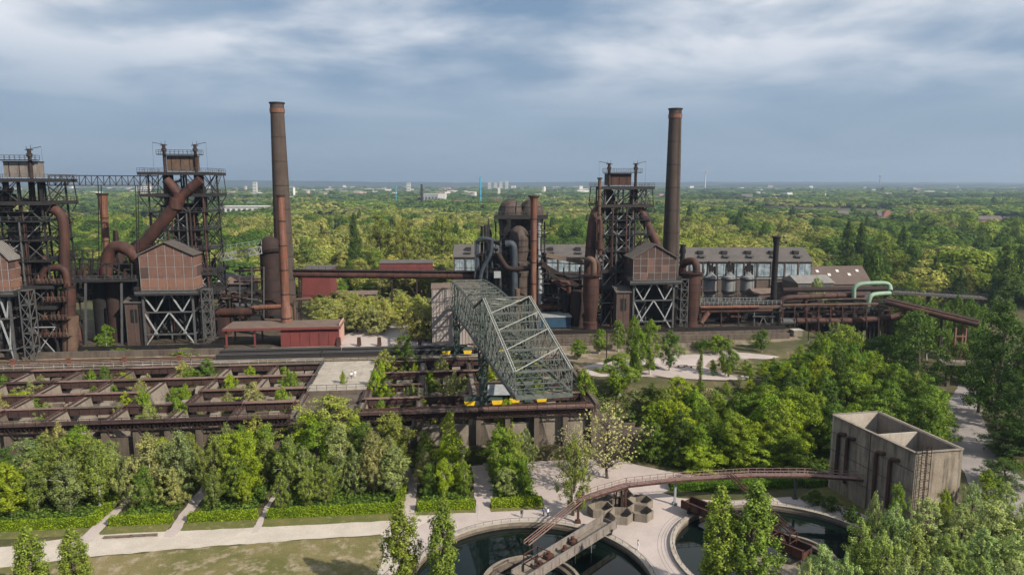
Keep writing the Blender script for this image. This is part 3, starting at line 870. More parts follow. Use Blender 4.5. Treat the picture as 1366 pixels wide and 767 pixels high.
# paved platform between the two bunker blocks
t = thing('viewing_platform', 'flat paved concrete platform with railings and two people between the ore bins', 'platform', UV(-24, 178, 3))
m = MB(); m.hexa([UV(-31.2, 164, 3), UV(-17.4, 164, 3), UV(-17.4, 191.4, 3), UV(-31.2, 191.4, 3)], [UV(-31.2, 164, 11.9), UV(-17.4, 164, 11.9), UV(-17.4, 191.4, 11.9), UV(-31.2, 191.4, 11.9)])
m.build('base', 'concrete_old', t)
for i in range(5):
    for j in range(8):
        a = -31.2 + i * 2.76; b = 164 + j * 3.42
        m = MB(); m.hexa([UV(a + .02, b + .02, 11.9), UV(a + 2.74, b + .02, 11.9), UV(a + 2.74, b + 3.4, 11.9), UV(a + .02, b + 3.4, 11.9)],
                         [UV(a + .02, b + .02, 12.03), UV(a + 2.74, b + .02, 12.03), UV(a + 2.74, b + 3.4, 12.03), UV(a + .02, b + 3.4, 12.03)])
        m.build('slab', 'concrete_pale', t)
for pts in ([(-31.1, 164.1), (-31.1, 191.3)], [(-31.1, 164.1), (-17.5, 164.1)], [(-31.1, 191.3), (-17.5, 191.3)]):
    MB().rail([UV(*p, 12.03) for p in pts], 1.2, 0.10, 2.0).build('railing', 'steel_grey', t)
for i in range(3):
    v = 147.4 + i * 5.6
    m = MB(); m.hexa([UV(-31.2, v, 3), UV(-17.4, v, 3), UV(-17.4, v + 5.2, 3), UV(-31.2, v + 5.2, 3)], [UV(-31.2, v, 9.6 + i * .6), UV(-17.4, v, 9.6 + i * .6), UV(-17.4, v + 5.2, 9.6 + i * .6), UV(-31.2, v + 5.2, 9.6 + i * .6)])
    m.build('step_block', 'concrete_old', t)
# end wall and ramp wall right of the bunkers
t = thing('retaining_wall', 'stained concrete retaining wall at the end of the ore bins under the trees', 'wall', UV(38, 147, 0))
for i in range(4):
    a = 33.8 + i * 3.0
    m = MB(); m.hexa([UV(a, 146, -0.2), UV(a + 2.9, 146, -0.2), UV(a + 2.9, 146.8, -0.2), UV(a, 146.8, -0.2)], [UV(a, 146, 10 - i * 1.2), UV(a + 2.9, 146, 10 - i * 1.2), UV(a + 2.9, 146.8, 10 - i * 1.2), UV(a, 146.8, 10 - i * 1.2)])
    m.build('wall_panel', 'concrete_old', t)
m = MB(); m.hexa([UV(34.0, 147.2, 2), UV(34.9, 147.2, 2), UV(34.9, 191.4, 2), UV(34.0, 191.4, 2)], [UV(34.0, 147.2, 12.1), UV(34.9, 147.2, 12.1), UV(34.9, 191.4, 12.3), UV(34.0, 191.4, 12.3)])
m.build('side_wall', 'concrete_old', t)

# ================================================================ tracks and troughs behind the bunkers
for u0, u1, v, w, h, lab in ((-61, -33, 196.2, 1.7, 1.5, 'dark steel trough running in front of the open red shed, nearer beam, left half'), (-32.6, 10, 196.2, 1.7, 1.5, 'dark steel trough in front of the paved courtyard, nearer beam'),
                       (-61, -28, 199.8, 1.7, 1.9, 'dark steel trough touching the front of the open red shed, taller back beam'), (-27.6, 8, 199.8, 1.7, 1.7, 'dark steel trough along the courtyard edge, back beam')):
    t = thing('steel_trough', lab, 'trough', UV((u0 + u1) / 2, v, 12.02))
    MB().beam(UV(u0, v, 12.02 + h / 2), UV(u1, v, 12.02 + h / 2), w, h).build('body', 'steel_dark', t)
    MB().beam(UV(u0, v - w / 2 - 0.03, 12.02 + h + .05), UV(u1, v - w / 2 - 0.03, 12.02 + h + .05), 0.3, 0.1).build('lip', 'steel_grey', t)
    MB().beam(UV(u0, v + w / 2 - 0.1, 12.02 + h + .05), UV(u1, v + w / 2 - 0.1, 12.02 + h + .05), 0.3, 0.1).build('lip', 'steel_grey', t)
t = thing('track_wall', 'low sooty concrete wall with rusty rails below the left blast furnaces', 'wall', UV(-100, 197, 12.02))
for i in range(9):
    a = -134 + i * 8.1
    MB().beam(UV(a, 203, 12.9), UV(a + 8.0, 203, 12.9), 0.9, 1.75).build('wall_panel', 'concrete_old', t)
for v in (194.3, 196.0, 198.2, 199.9):
    MB().beam(UV(-134, v, 12.16), UV(-62, v, 12.16), 0.16, 0.26).build('rail', 'rust', t)
MB().rail([UV(-134, 194.0, 12.02), UV(-62, 194.0, 12.02)], 1.2, 0.10, 2.5).build('railing', 'rust', t)
for i in range(5):
    c = UV(-126 + i * 14, 193.6, 12.02)
    m = MB(); m.box((c.x, c.y, 12.02), (0.7, 0.7, 2.0)); m.box((c.x, c.y, 14.02), (1.1, 1.0, 0.25)); m.build('bollard_post', 'rust_orange', t)
t = thing('track_wall', 'low concrete track wall with handrail in front of the right blast furnace', 'wall', UV(50, 205, 12.02))
for i in range(11):
    a = 10 + i * 9.0
    MB().beam(UV(a, 206, 12.9), UV(a + 8.9, 206, 12.9), 0.9, 1.75).build('wall_panel', 'concrete_old', t)
    if i < 8: MB().beam(UV(a, 198, 12.6), UV(a + 8.9, 198, 12.6), 0.7, 1.2).build('wall_panel', 'concrete', t)
for v in (200.3, 201.9, 203.4):
    MB().beam(UV(10, v, 12.16), UV(82, v, 12.16), 0.16, 0.26).build('rail', 'girder', t)
MB().rail([UV(10, 197.9, 13.2), UV(82, 197.9, 13.2)], 1.1, 0.08, 2.4).build('railing', 'rust_dark', t)

for (u0, u1, v, h, mt, lab) in ((8, 112, 210.5, 1.9, 'concrete_old', 'second sooty track wall close before the right casting house stilts'), (12, 112, 214.5, 2.4, 'soot_and_shade', 'dark loading wall right at the foot of the right furnace'), (-134, -62, 207.0, 2.2, 'soot_and_shade', 'dark loading wall right at the foot of the left furnaces')):
    t = thing('loading_wall', lab, 'wall', UV((u0 + u1) / 2, v, 12.02))
    n = int((u1 - u0) / 6.5)
    for i in range(n):
        a = u0 + (u1 - u0) * i / n
        MB().beam(UV(a + .05, v, 12.0 + h / 2), UV(a + (u1 - u0) / n - .05, v, 12.0 + h / 2), .6, h).build('wall_panel', mt, t)
    MB().rail([UV(u0, v - .2, 12 + h), UV(u1, v - .2, 12 + h)], 1.0, .08, 2.6).build('railing', 'rust_dark', t)
    for k in (1.2, 2.7):
        MB().beam(UV(u0, v - k, 12.16), UV(u1, v - k, 12.16), .16, .26).build('rail', 'rust', t)

# ================================================================ blast furnaces
def furnace(px, Y, label, top_y, seed, wide=8.6, box_off=0.0, box_mat='rust_tan', pale=False):
    c = P(px, 300, Y); cx, cyy = c.x, c.y
    zt = ZP(top_y, Y)
    t = thing('blast_furnace', label, 'blast furnace', (cx, cyy, 12))
    rg = random.Random(seed)
    def L(u, v, z): return Vector((cx + u * CYW - v * SYW, cyy + u * SYW + v * CYW, z))
    k = (zt - 12) / 60.0
    lev = [12 + q * k for q in (0, 9, 15, 21, 28, 34, 39.5, 45, 51.5)]
    W, Dp = wide, 7.0
    prof = [(5.6, 0), (5.6, 9), (4.6, 12), (5.4, 17), (5.2, 20), (3.4, 37), (2.7, 39), (2.7, 42)]
    MB().lathe((cx, cyy, 12), [(r, z * k) for r, z in prof], 28).build('furnace_shaft', 'rust_dark', t, smooth=True)
    m = MB(); pts = [L(7.2 * math.cos(a), 6.2 * math.sin(a), 12 + 12.5 * k) for a in np.linspace(0, 2 * math.pi, 25)]
    m.tube(pts, 0.75, 8, caps=False); m.build('bustle_pipe', 'rust_dark', t, smooth=True)
    for q in (16, 20, 24, 28, 32):
        m = MB(); ring(m, (cx, cyy), 5.3 - (q - 16) * 0.115, 5.55 - (q - 16) * 0.115, 12 + q * k, 12 + q * k + 0.35, 24); m.build('shaft_band', 'steel_dark', t, smooth=True)
    cols = [(-W, -Dp), (-W * .38, -Dp), (W * .38, -Dp), (W, -Dp), (-W, Dp), (-W * .38, Dp), (W * .38, Dp), (W, Dp)]
    for (u, v) in cols:
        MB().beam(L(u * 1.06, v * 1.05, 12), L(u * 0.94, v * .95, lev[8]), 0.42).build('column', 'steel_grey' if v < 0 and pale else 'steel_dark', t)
    for i in range(8):
        f0 = 1.06 - 0.12 * i / 8; f1 = 1.06 - 0.12 * (i + 1) / 8
        z0, z1 = lev[i], lev[i + 1]
        for row in (0, 4):
            for s in range(3):
                a, b = cols[row + s], cols[row + s + 1]
                m = MB()
                if rg.random() < 0.8 or row == 0:
                    m.beam(L(a[0] * f0, a[1] * f0, z0), L(b[0] * f1, b[1] * f1, z1), 0.28 if pale else .2)
                if rg.random() < 0.6:
                    m.beam(L(b[0] * f0, b[1] * f0, z0), L(a[0] * f1, a[1] * f1, z1), 0.2)
                m.beam(L(a[0] * f1, a[1] * f1, z1 - .1), L(b[0] * f1, b[1] * f1, z1 - .1), 0.26)
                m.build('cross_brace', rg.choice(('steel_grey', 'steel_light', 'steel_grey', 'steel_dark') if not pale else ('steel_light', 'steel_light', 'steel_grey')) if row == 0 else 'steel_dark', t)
        for a, b in ((cols[0], cols[4]), (cols[3], cols[7])):
            m = MB()
            m.beam(L(a[0] * f0, a[1] * f0, z0), L(b[0] * f1, b[1] * f1, z1), 0.2)
            m.beam(L(b[0] * f0, b[1] * f0, z0), L(a[0] * f1, a[1] * f1, z1), 0.2)
            m.beam(L(a[0] * f1, a[1] * f1, z1), L(b[0] * f1, b[1] * f1, z1), 0.26)
            m.build('cross_brace', 'steel_dark', t)
    # platforms with railings, set round the shaft
    for i, z in enumerate(lev[2:], 2):
        e = 1.1 if i < 8 else 1.8
        w, d = W + e, Dp + e
        if i == 7: w += 0.8
        hole = 4.0 if i < 8 else 2.2
        m = MB()
        for (u0, u1, v0, v1) in ((-w, -hole, -d, d), (hole, w, -d, d), (-hole, hole, -d, -hole), (-hole, hole, hole, d)):
            m.hexa([L(u0, v0, z), L(u1, v0, z), L(u1, v1, z), L(u0, v1, z)], [L(u0, v0, z + .2), L(u1, v0, z + .2), L(u1, v1, z + .2), L(u0, v1, z + .2)])
        if i in (2, 3, 7, 8):
            m.beam(L(-w, -d, z - .3), L(w, -d, z - .3), 0.25, 0.9); m.beam(L(w, -d, z - .3), L(w, d, z - .3), 0.25, 0.9)
        pf = m.build('platform', 'steel_dark', t)
        MB().rail([L(-w, -d, z + .2), L(w, -d, z + .2), L(w, d, z + .2), L(-w, d, z + .2), L(-w, -d, z + .2)], 1.15, 0.08, 1.9).build('railing', rg.choice(('steel_grey', 'steel_dark')), pf)
    # gas uptakes
    for s in (-1, 1):
        for v in (-2.2, 2.2):
            pts = bendpath([L(s * 1.6, v, 12 + 38 * k), L(s * 4.4, v, 12 + 42 * k), L(s * 4.6, v, lev[8] - 2), L(s * 4.6, v, lev[8] - .4)], 2.0)
            MB().tube(pts, 0.8, 10).build('gas_uptake', 'rust_dark', t, smooth=True)
        m = MB(); q = L(s * 4.6, -1.8, 0)
        m.lathe((q.x, q.y, lev[8] + .2), [(0.48, 0), (0.48, zt - lev[8] - 2.2), (0.75, zt - lev[8] - 2.1), (0.75, zt - lev[8] - 1.3), (0.5, zt - lev[8] - 1.2), (0.5, zt - lev[8])], 12)
        ms = m.build('vent_mast', 'rust_dark', t, smooth=True)
        m = MB(); q = L(s * 4.6, -1.8, zt)
        m.beam(q + Vector((-1.1, 0, -.1)), q + Vector((1.1, 0, -.1)), 0.22); m.beam(q + Vector((0, -1, .0)), q + Vector((0, 1, .0)), 0.2)
        m.beam(q + Vector((0, 0, .1)), q + Vector((s * 3.4, 0, .75)), 0.14)
        m.beam(q + Vector((-.7, 0, -.1)), q + Vector((-.7, 0, .9)), 0.09); m.beam(q + Vector((.5, 0, -.1)), q + Vector((.5, 0, 1.2)), 0.09)
        m.beam(q + Vector((s * 3.4, 0, .75)), L(s * 8.0, -1.8, lev[8] + .2), 0.04)
        m.build('mast_head', 'steel_dark', ms)
    # gallery between the masts
    zg = zt - 3.0
    m = MB(); m.hexa([L(-6.6, -2.8, zg), L(6.6, -2.8, zg), L(6.6, -.8, zg), L(-6.6, -.8, zg)], [L(-6.6, -2.8, zg + .25), L(6.6, -2.8, zg + .25), L(6.6, -.8, zg + .25), L(-6.6, -.8, zg + .25)])
    ga = m.build('gallery', 'steel_dark', t)
    MB().rail([L(-6.6, -2.8, zg + .25), L(6.6, -2.8, zg + .25), L(6.6, -.8, zg + .25), L(-6.6, -.8, zg + .25), L(-6.6, -2.8, zg + .25)], 1.2, 0.09, 1.2).build('railing', 'steel_grey', ga)
    # hoist house
    b0 = lev[8] + 0.6
    m = MB(); q = L(box_off, 0.8, b0); m.box((q.x, q.y, b0), (8.2, 4.6, zg - b0 - .35)); hh = m.build('hoist_house', box_mat, t)
    m = MB(); q = L(box_off, 0.8, 0); m.box((q.x, q.y, zg - .35), (8.6, 5.0, .2)); m.build('hoist_roof', 'rust_dark', hh)
    for uu in (-2.7, 0, 2.7):
        MB().beam(L(box_off + uu, -1.55, b0 + .1), L(box_off + uu, -1.55, zg - .4), 0.14).build('hoist_rib', 'steel_dark', hh)
    # skip machinery, valves, sheaves
    for i in range(16):
        z = rg.choice(lev[2:8]) + .2
        u = rg.uniform(-W, W); v = rg.choice((-1, 1)) * rg.uniform(4.4, Dp)
        m = MB(); q = L(u, v, z)
        if i % 3 == 0: m.lathe((q.x, q.y, z), [(0.7, 0), (0.7, 1.6), (0.4, 2.1), (0.4, 3.0)], 10)
        elif i % 3 == 1: m.box((q.x, q.y, z), (rg.uniform(.9, 2.2), rg.uniform(.8, 1.4), rg.uniform(1, 2.2)))
        else:
            m.tube([L(u, v, z), L(u, v, z + 4.0), L(u + rg.uniform(-3, 3), v, z + 4.3)], 0.28, 8)
        m.build(('valve', 'machine_box', 'small_pipe')[i % 3], rg.choice(('rust', 'rust_dark', 'steel_dark', 'soot_and_shade')), t, smooth=True)
    # densely packed inner pipework round the shaft
    for i in range(46):
        a = rg.uniform(0, 6.28); r_ = rg.uniform(3.6, 6.6); z = rg.uniform(lev[1], lev[7]); h_ = rg.uniform(2.5, 9)
        p = L(r_ * math.cos(a) * 1.1, r_ * math.sin(a), z); z2 = min(lev[8] - 1, z + h_)
        m = MB()
        if i % 4 == 0: m.tube([p, Vector((p.x, p.y, z2)), L(r_ * .4 * math.cos(a + .5), r_ * .4 * math.sin(a + .5), z2 + .6)], rg.uniform(.25, .6), 8)
        elif i % 4 == 1: m.beam(p, L(rg.uniform(-W, W), rg.choice((-Dp, Dp)) * .9, z2), rg.uniform(.14, .26))
        elif i % 4 == 2: m.tube([p, Vector((p.x, p.y, z2))], rg.uniform(.15, .4), 7)
        else: m.beam(L(-W * .95, rg.uniform(-Dp, Dp) * .9, z), L(W * .95, rg.uniform(-Dp, Dp) * .9, z + rg.uniform(-1.5, 1.5)), .2)
        m.build(('bent_pipe', 'tie_beam', 'standpipe', 'tie_beam')[i % 4], rg.choice(('soot_and_shade', 'steel_dark', 'rust_dark', 'rust', 'steel_grey')), t, smooth=True)
    # half-storey catwalks across the front
    for i in range(2, 8):
        z = (lev[i] + lev[i + 1]) / 2 if i < 8 else lev[i]
        a_, b_ = rg.uniform(-W, -W * .2), rg.uniform(W * .2, W)
        m = MB(); m.hexa([L(a_, -Dp - .9, z), L(b_, -Dp - .9, z), L(b_, -Dp + .2, z), L(a_, -Dp + .2, z)], [L(a_, -Dp - .9, z + .12), L(b_, -Dp - .9, z + .12), L(b_, -Dp + .2, z + .12), L(a_, -Dp + .2, z + .12)])
        cw = m.build('catwalk', 'steel_dark', t)
        MB().rail([L(a_, -Dp - .85, z + .1), L(b_, -Dp - .85, z + .1)], 1.1, .08, 1.4).build('railing', 'steel_dark', cw)
    # long risers
    for i in range(9):
        u = rg.uniform(-W, W); v = -Dp - rg.uniform(.3, .8)
        MB().tube([L(u, v, lev[rg.randint(0, 3)]), L(u, v, lev[rg.randint(5, 7)])], rg.uniform(.14, .3), 7).build('riser_pipe', rg.choice(('rust', 'steel_grey', 'rust_dark')), t)
    # stair flights on the side
    for i in range(2, 8):
        s = 1 if i % 2 else -1
        a, b = L(W + 1.5, -s * 4.5, lev[i] + .1), L(W + 1.5, s * 4.5, lev[i + 1])
        m = MB()
        for kx in (-.5, .5):
            m.beam(a + Vector((kx, 0, 0)), b + Vector((kx, 0, 0)), 0.1, 0.28)
            m.beam(a + Vector((kx, 0, 1.1)), b + Vector((kx, 0, 1.1)), 0.08)
        for q in range(12):
            p = a.lerp(b, (q + .5) / 12); m.beam(p + Vector((-.5, 0, 0)), p + Vector((.5, 0, 0)), 0.24, 0.05)
        m.build('stair_flight', 'steel_dark', t)
    # raking struts at the crown
    for s in (-1, 1):
        m = MB()
        for v in (-Dp, Dp):
            m.beam(L(s * (W + 1.6), v, lev[8]), L(s * (W + 2.2), v, lev[7] - .5), 0.22); m.beam(L(s * (W + 2.2), v, lev[7] - .5), L(s * (W + .4), v, lev[6] + 2), 0.22)
            m.beam(L(s * W * .9, v, lev[7]), L(s * (W + 2.2), v, lev[7] - .5), 0.22)
        m.beam(L(s * (W + 2.2), -Dp, lev[7] - .5), L(s * (W + 2.2), Dp, lev[7] - .5), 0.22)
        m.build('raking_strut', 'steel_dark', t)
    return t, L, lev, zt
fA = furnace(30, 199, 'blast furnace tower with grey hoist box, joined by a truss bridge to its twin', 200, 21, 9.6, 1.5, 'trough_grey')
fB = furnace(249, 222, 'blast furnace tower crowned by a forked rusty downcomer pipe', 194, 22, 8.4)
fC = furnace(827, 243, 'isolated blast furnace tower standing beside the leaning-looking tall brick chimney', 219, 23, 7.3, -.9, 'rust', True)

# ================================================================ casting houses on stilts
def cast_house(pxl, pxr, Y, y_ridge, y_eave, y_floor, depth, label, panel, ncol, roof, zg=12.0):
    z0, ze, zr = ZP(y_floor, Y), ZP(y_eave, Y), ZP(y_ridge, Y)
    xl, xr = P(pxl, y_floor, Y).x, P(pxr, y_floor, Y).x
    w = (xr - xl) / CYW
    o = Vector((xl, Y, 0))
    def L(u, v, z): return Vector((o.x + u * CYW - v * SYW, o.y + u * SYW + v * CYW, z))
    t = thing('casting_house', label, 'casting house', L(w / 2, depth / 2, zg))
    # core walls
    m = MB()
    m.hexa([L(.1, .1, z0), L(w - .1, .1, z0), L(w - .1, depth - .1, z0), L(.1, depth - .1, z0)], [L(.1, .1, ze), L(w - .1, .1, ze), L(w - .1, depth - .1, ze), L(.1, depth - .1, ze)])
    n0 = len(m.v)
    m.add([L(.1, .1, ze), L(w - .1, .1, ze), L(w / 2, .1, zr - .2), L(.1, depth - .1, ze), L(w - .1, depth - .1, ze), L(w / 2, depth - .1, zr - .2)], [(0, 1, 2), (5, 4, 3), (1, 4, 5, 2), (0, 2, 5, 3)])
    core = m.build('wall', 'brick_panel_dark', t)
    nrow = 3
    rg = random.Random(int(pxl) + 3)
    def panels(p0, p1, n, zlo, zhi, nr, nm='panel'):
        for i in range(n):
            for j in range(nr):
                a = p0.lerp(p1, i / n); b = p0.lerp(p1, (i + 1) / n); d = (b - a).normalized() * 0.07
                za = zlo + (zhi - zlo) * j / nr + .07; zb = zlo + (zhi - zlo) * (j + 1) / nr - .07
                q = MB(); q.beam(Vector((a.x, a.y, (za + zb) / 2)) + d, Vector((b.x, b.y, (za + zb) / 2)) - d, 0.16, zb - za)
                q.build(nm, 'brick_orange' if (j == 0 and panel == 'brick_panel') else panel if rg.random() < .75 else rg.choice(('brick_panel_dark', 'brick_mid')), core)
    panels(L(.15, 0.05, 0), L(w - .15, 0.05, 0), ncol, z0 + .1, ze - .05, nrow)
    panels(L(w - .05, .2, 0), L(w - .05, depth - .2, 0), max(2, int(depth / 3)), z0 + .1, ze - .05, nrow)
    panels(L(.05, .2, 0), L(.05, depth - .2, 0), max(2, int(depth / 3)), z0 + .1, ze - .05, nrow)
    # frame lines
    fm = 'steel_light'
    for i in range(ncol + 1):
        u = .15 + (w - .3) * i / ncol
        ztop = ze + (zr - ze) * (1 - abs(2 * u / w - 1)) - .45
        MB().beam(L(u, -.04, z0), L(u, -.04, ztop), 0.09, 0.13).build('frame_post', fm, core)
    for j in range(nrow + 1):
        z = z0 + .1 + (ze - z0 - .15) * j / nrow
        MB().beam(L(.1, -.06, z), L(w - .1, -.06, z), 0.08).build('frame_rail', fm, core)
        MB().beam(L(w + .05, .1, z), L(w + .05, depth - .1, z), 0.12).build('frame_rail', fm, core)
    # gable panels
    for i in range(ncol):
        u0 = .15 + (w - .3) * i / ncol + .08; u1 = .15 + (w - .3) * (i + 1) / ncol - .08
        h0 = ze + (zr - ze) * (1 - abs(2 * u0 / w - 1)) - .5; h1 = ze + (zr - ze) * (1 - abs(2 * u1 / w - 1)) - .5
        if max(h0, h1) > ze + .3:
            h0, h1 = max(h0, ze + .05), max(h1, ze + .05)
            m = MB(); m.hexa([L(u0, -.02, ze + .02), L(u1, -.02, ze + .02), L(u1, .09, ze + .02), L(u0, .09, ze + .02)], [L(u0, -.02, h0), L(u1, -.02, h1), L(u1, .09, h1), L(u0, .09, h0)])
            m.build('gable_panel', panel, core)
    # roof slopes
    for s in (0, 1):
        m = MB()
        ua, ub = (-.6, w / 2) if s == 0 else (w + .6, w / 2)
        zl = ze - .35 * (zr - ze) / (w / 2)
        lo = [L(ua, -.6, zl), L(ub, -.6, zr), L(ub, depth + .5, zr), L(ua, depth + .5, zl)]
        m.hexa([p - Vector((0, 0, .0)) for p in lo], [p + Vector((0, 0, .28)) for p in lo])
        r = m.build('roof_slope', roof, t)
        for i in range(12):
            v = -.4 + (depth + .7) * i / 11
            MB().beam(L(ua, v, zl + .34), L(ub, v, zr + .34), 0.12, 0.12).build('roof_rib', 'roof_grey', r)
    # floor slab and balcony
    m = MB(); m.hexa([L(-1.3, -1.5, z0 - 1.3), L(w + 1.4, -1.5, z0 - 1.3), L(w + 1.4, depth + 1, z0 - 1.3), L(-1.3, depth + 1, z0 - 1.3)], [L(-1.3, -1.5, z0 - .02), L(w + 1.4, -1.5, z0 - .02), L(w + 1.4, depth + 1, z0 - .02), L(-1.3, depth + 1, z0 - .02)])
    fl = m.build('floor_slab', 'steel_dark', t)
    MB().rail([L(-1.3, depth, z0), L(-1.3, -1.5, z0), L(w + 1.4, -1.5, z0), L(w + 1.4, depth, z0)], 1.1, 0.1, 1.8).build('railing', 'steel_grey', fl)
    MB().beam(L(-1.3, -1.54, z0 - .4), L(w + 1.4, -1.54, z0 - .4), 0.1, 0.7).build('fascia', 'steel_grey', fl)
    # stilts
    legs = [(u, v) for u in (0.4, w * .5, w - .6) for v in (0, depth - .5)]
    zt_ = z0 - 1.32
    for u, v in legs:
        if abs(u - w * .5) < .1 and v == 0: continue
        MB().beam(L(u, v, zg), L(u, v, zt_), 0.55).build('stilt', 'steel_grey', t)
    zm = zg + (zt_ - zg) * .66
    for a, b in (((w * .5, zm), (.4, zg)), ((w * .5, zm), (w - .6, zg)), ((.4, zm), (w * .25, zg + 3.5)), ((w - .6, zm), (w * .75, zg + 3.5)),
                 ((w * .25, zm), (.4, zt_)), ((w * .25, zm), (w * .45, zt_)), ((w * .75, zm), (w * .55, zt_)), ((w * .75, zm), (w - .6, zt_))):
        MB().beam(L(a[0], 0, a[1]), L(b[0], 0, b[1]), 0.36).build('stilt_brace', 'steel_light', t)
    for z in (zm, zg + 3.4):
        MB().beam(L(.4, -.02, z), L(w - .6, -.02, z), 0.4).build('stilt_beam', 'steel_grey', t)
        MB().beam(L(w - .6, 0, z), L(w - .6, depth - .5, z), 0.36).build('stilt_beam', 'steel_grey', t)
    # near-black back wall: shade of the bay put into its colour
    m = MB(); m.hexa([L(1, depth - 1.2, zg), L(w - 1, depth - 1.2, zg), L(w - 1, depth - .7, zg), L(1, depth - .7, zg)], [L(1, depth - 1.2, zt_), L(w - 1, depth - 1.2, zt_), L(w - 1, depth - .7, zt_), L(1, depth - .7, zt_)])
    m.build('back_wall', 'soot_and_shade', t)
    # stair tower at the right
    s0, s1 = w + 1.9, w + 4.3
    for u in (s0, s1):
        for v in (0, 3):
            MB().beam(L(u, v, zg), L(u, v, z0), 0.24).build('stair_post', 'steel_grey', t)
    n = 5
    for i in range(n):
        za, zb = zg + (z0 - zg) * i / n, zg + (z0 - zg) * (i + 1) / n
        m = MB()
        m.beam(L(s0, 0, za), L(s1, 0, zb), 0.16); m.beam(L(s1, 0, za), L(s0, 0, zb), 0.16); m.beam(L(s0, 0, zb), L(s1, 0, zb), 0.2)
        m.beam(L(s1, 0, za), L(s1, 3, zb), 0.16); m.beam(L(s1, 0, zb), L(s1, 3, zb), 0.2); m.beam(L(s0, 3, zb), L(s1, 3, zb), 0.2)
        m.hexa([L(s0, 0, zb), L(s1, 0, zb), L(s1, 3, zb), L(s0, 3, zb)], [L(s0, 0, zb + .1), L(s1, 0, zb + .1), L(s1, 3, zb + .1), L(s0, 3, zb + .1)])
        m.build('stair_landing', 'steel_grey', t)
    # cabin beside the stilts
    m = MB(); a = -5.0; hh = 6.5
    m.hexa([L(a, .5, zg), L(-.2, .5, zg), L(-.2, 5, zg), L(a, 5, zg)], [L(a, .5, zg + hh * 2), L(-.2, .5, zg + hh * 2), L(-.2, 5, zg + hh * 2), L(a, 5, zg + hh * 2)])
    cb = m.build('side_cabin', 'brick_panel_dark', t)
    m = MB(); m.hexa([L(a - .5, 0, zg + hh * 2), L(.2, 0, zg + hh * 2), L(.2, 5.5, zg + hh * 2 + 1.4), L(a - .5, 5.5, zg + hh * 2 + 1.4)], [L(a - .5, 0, zg + hh * 2 + .25), L(.2, 0, zg + hh * 2 + .25), L(.2, 5.5, zg + hh * 2 + 1.65), L(a - .5, 5.5, zg + hh * 2 + 1.65)])
    m.build('cabin_roof', 'roof_grey', cb)
    m = MB(); m.hexa([L(a + 1.3, .42, zg + 7), L(a + 3.2, .42, zg + 7), L(a + 3.2, .49, zg + 7), L(a + 1.3, .49, zg + 7)], [L(a + 1.3, .42, zg + 11), L(a + 3.2, .42, zg + 11), L(a + 3.2, .49, zg + 11), L(a + 1.3, .49, zg + 11)])
    m.build('cabin_window', 'soot_and_shade', cb)
    for u in (a, a + 2.4, -.2):
        MB().beam(L(u, .44, zg), L(u, .44, zg + hh * 2), 0.16).build('cabin_post', 'steel_grey', cb)
    return t, L, z0, w
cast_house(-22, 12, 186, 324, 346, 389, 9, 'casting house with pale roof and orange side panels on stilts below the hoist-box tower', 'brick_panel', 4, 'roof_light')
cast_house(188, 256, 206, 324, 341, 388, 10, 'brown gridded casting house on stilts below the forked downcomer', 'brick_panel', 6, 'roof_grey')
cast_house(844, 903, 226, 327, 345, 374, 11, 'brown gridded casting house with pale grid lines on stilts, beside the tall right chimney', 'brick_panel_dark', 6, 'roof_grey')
# ================================================================ chimneys and stacks
def chimney(px, Y, y_top, w_top, w_base, label, lad):
    zt = ZP(y_top, Y); c = P(px, 300, Y)
    d = Y * math.cos(PITCH)
    r1, r0 = w_top / 2 / FPX * d, w_base / 2 / FPX * d
    h = zt - 11
    t = thing('brick_chimney', label, 'chimney', (c.x, Y, 11))
    nb = 9
    for i in range(nb):
        a, b = i / nb, (i + 1) / nb
        MB().lathe((c.x, Y, 11), [(r0 + (r1 - r0) * a, h * .955 * a), (r0 + (r1 - r0) * b, h * .955 * b)], 28, cap=(i in (0, nb - 1))).build('shaft_section', 'chimney_brick', t, smooth=True)
        z = 11 + h * .955 * b
        if i < nb - 1:
            m = MB(); ring(m, (c.x, Y), r0 + (r1 - r0) * b - .1, r0 + (r1 - r0) * b + .06, z - .1, z + .12, 28); m.build('iron_band', 'rust_dark', t, smooth=True)
    z = 11 + h * .955
    m = MB(); ring(m, (c.x, Y), r1 - .9, r1 + .22, z + .002, z + h * .018, 28); m.build('collar', 'rust_orange', t, smooth=True)
    m = MB(); ring(m, (c.x, Y), r1 - .9, r1 + .05, z + h * .018, zt - .4, 28); m.build('crown', 'chimney_brick', t, smooth=True)
    m = MB(); ring(m, (c.x, Y), r1 - .9, r1 + .35, zt - .396, zt, 28); m.build('cap_ring', 'steel_dark', t, smooth=True)
    m = MB()
    for s in (-.25, .25):
        a = R(lad)
        p = lambda r, zz: Vector((c.x + (r + .12) * math.cos(a) + s * -math.sin(a), Y + (r + .12) * math.sin(a) + s * math.cos(a), zz))
        m.beam(p(r0, 12), p(r1, zt), 0.07)
    m.build('ladder', 'rust_dark', t)
    return t
chimney(377, 243, 137, 17.6, 28.5, 'tall tapering brick chimney behind the slim orange-rust stack', -120)
chimney(896, 251, 145, 16.5, 25, 'tall tapering brick chimney rising behind the right casting house', -60)

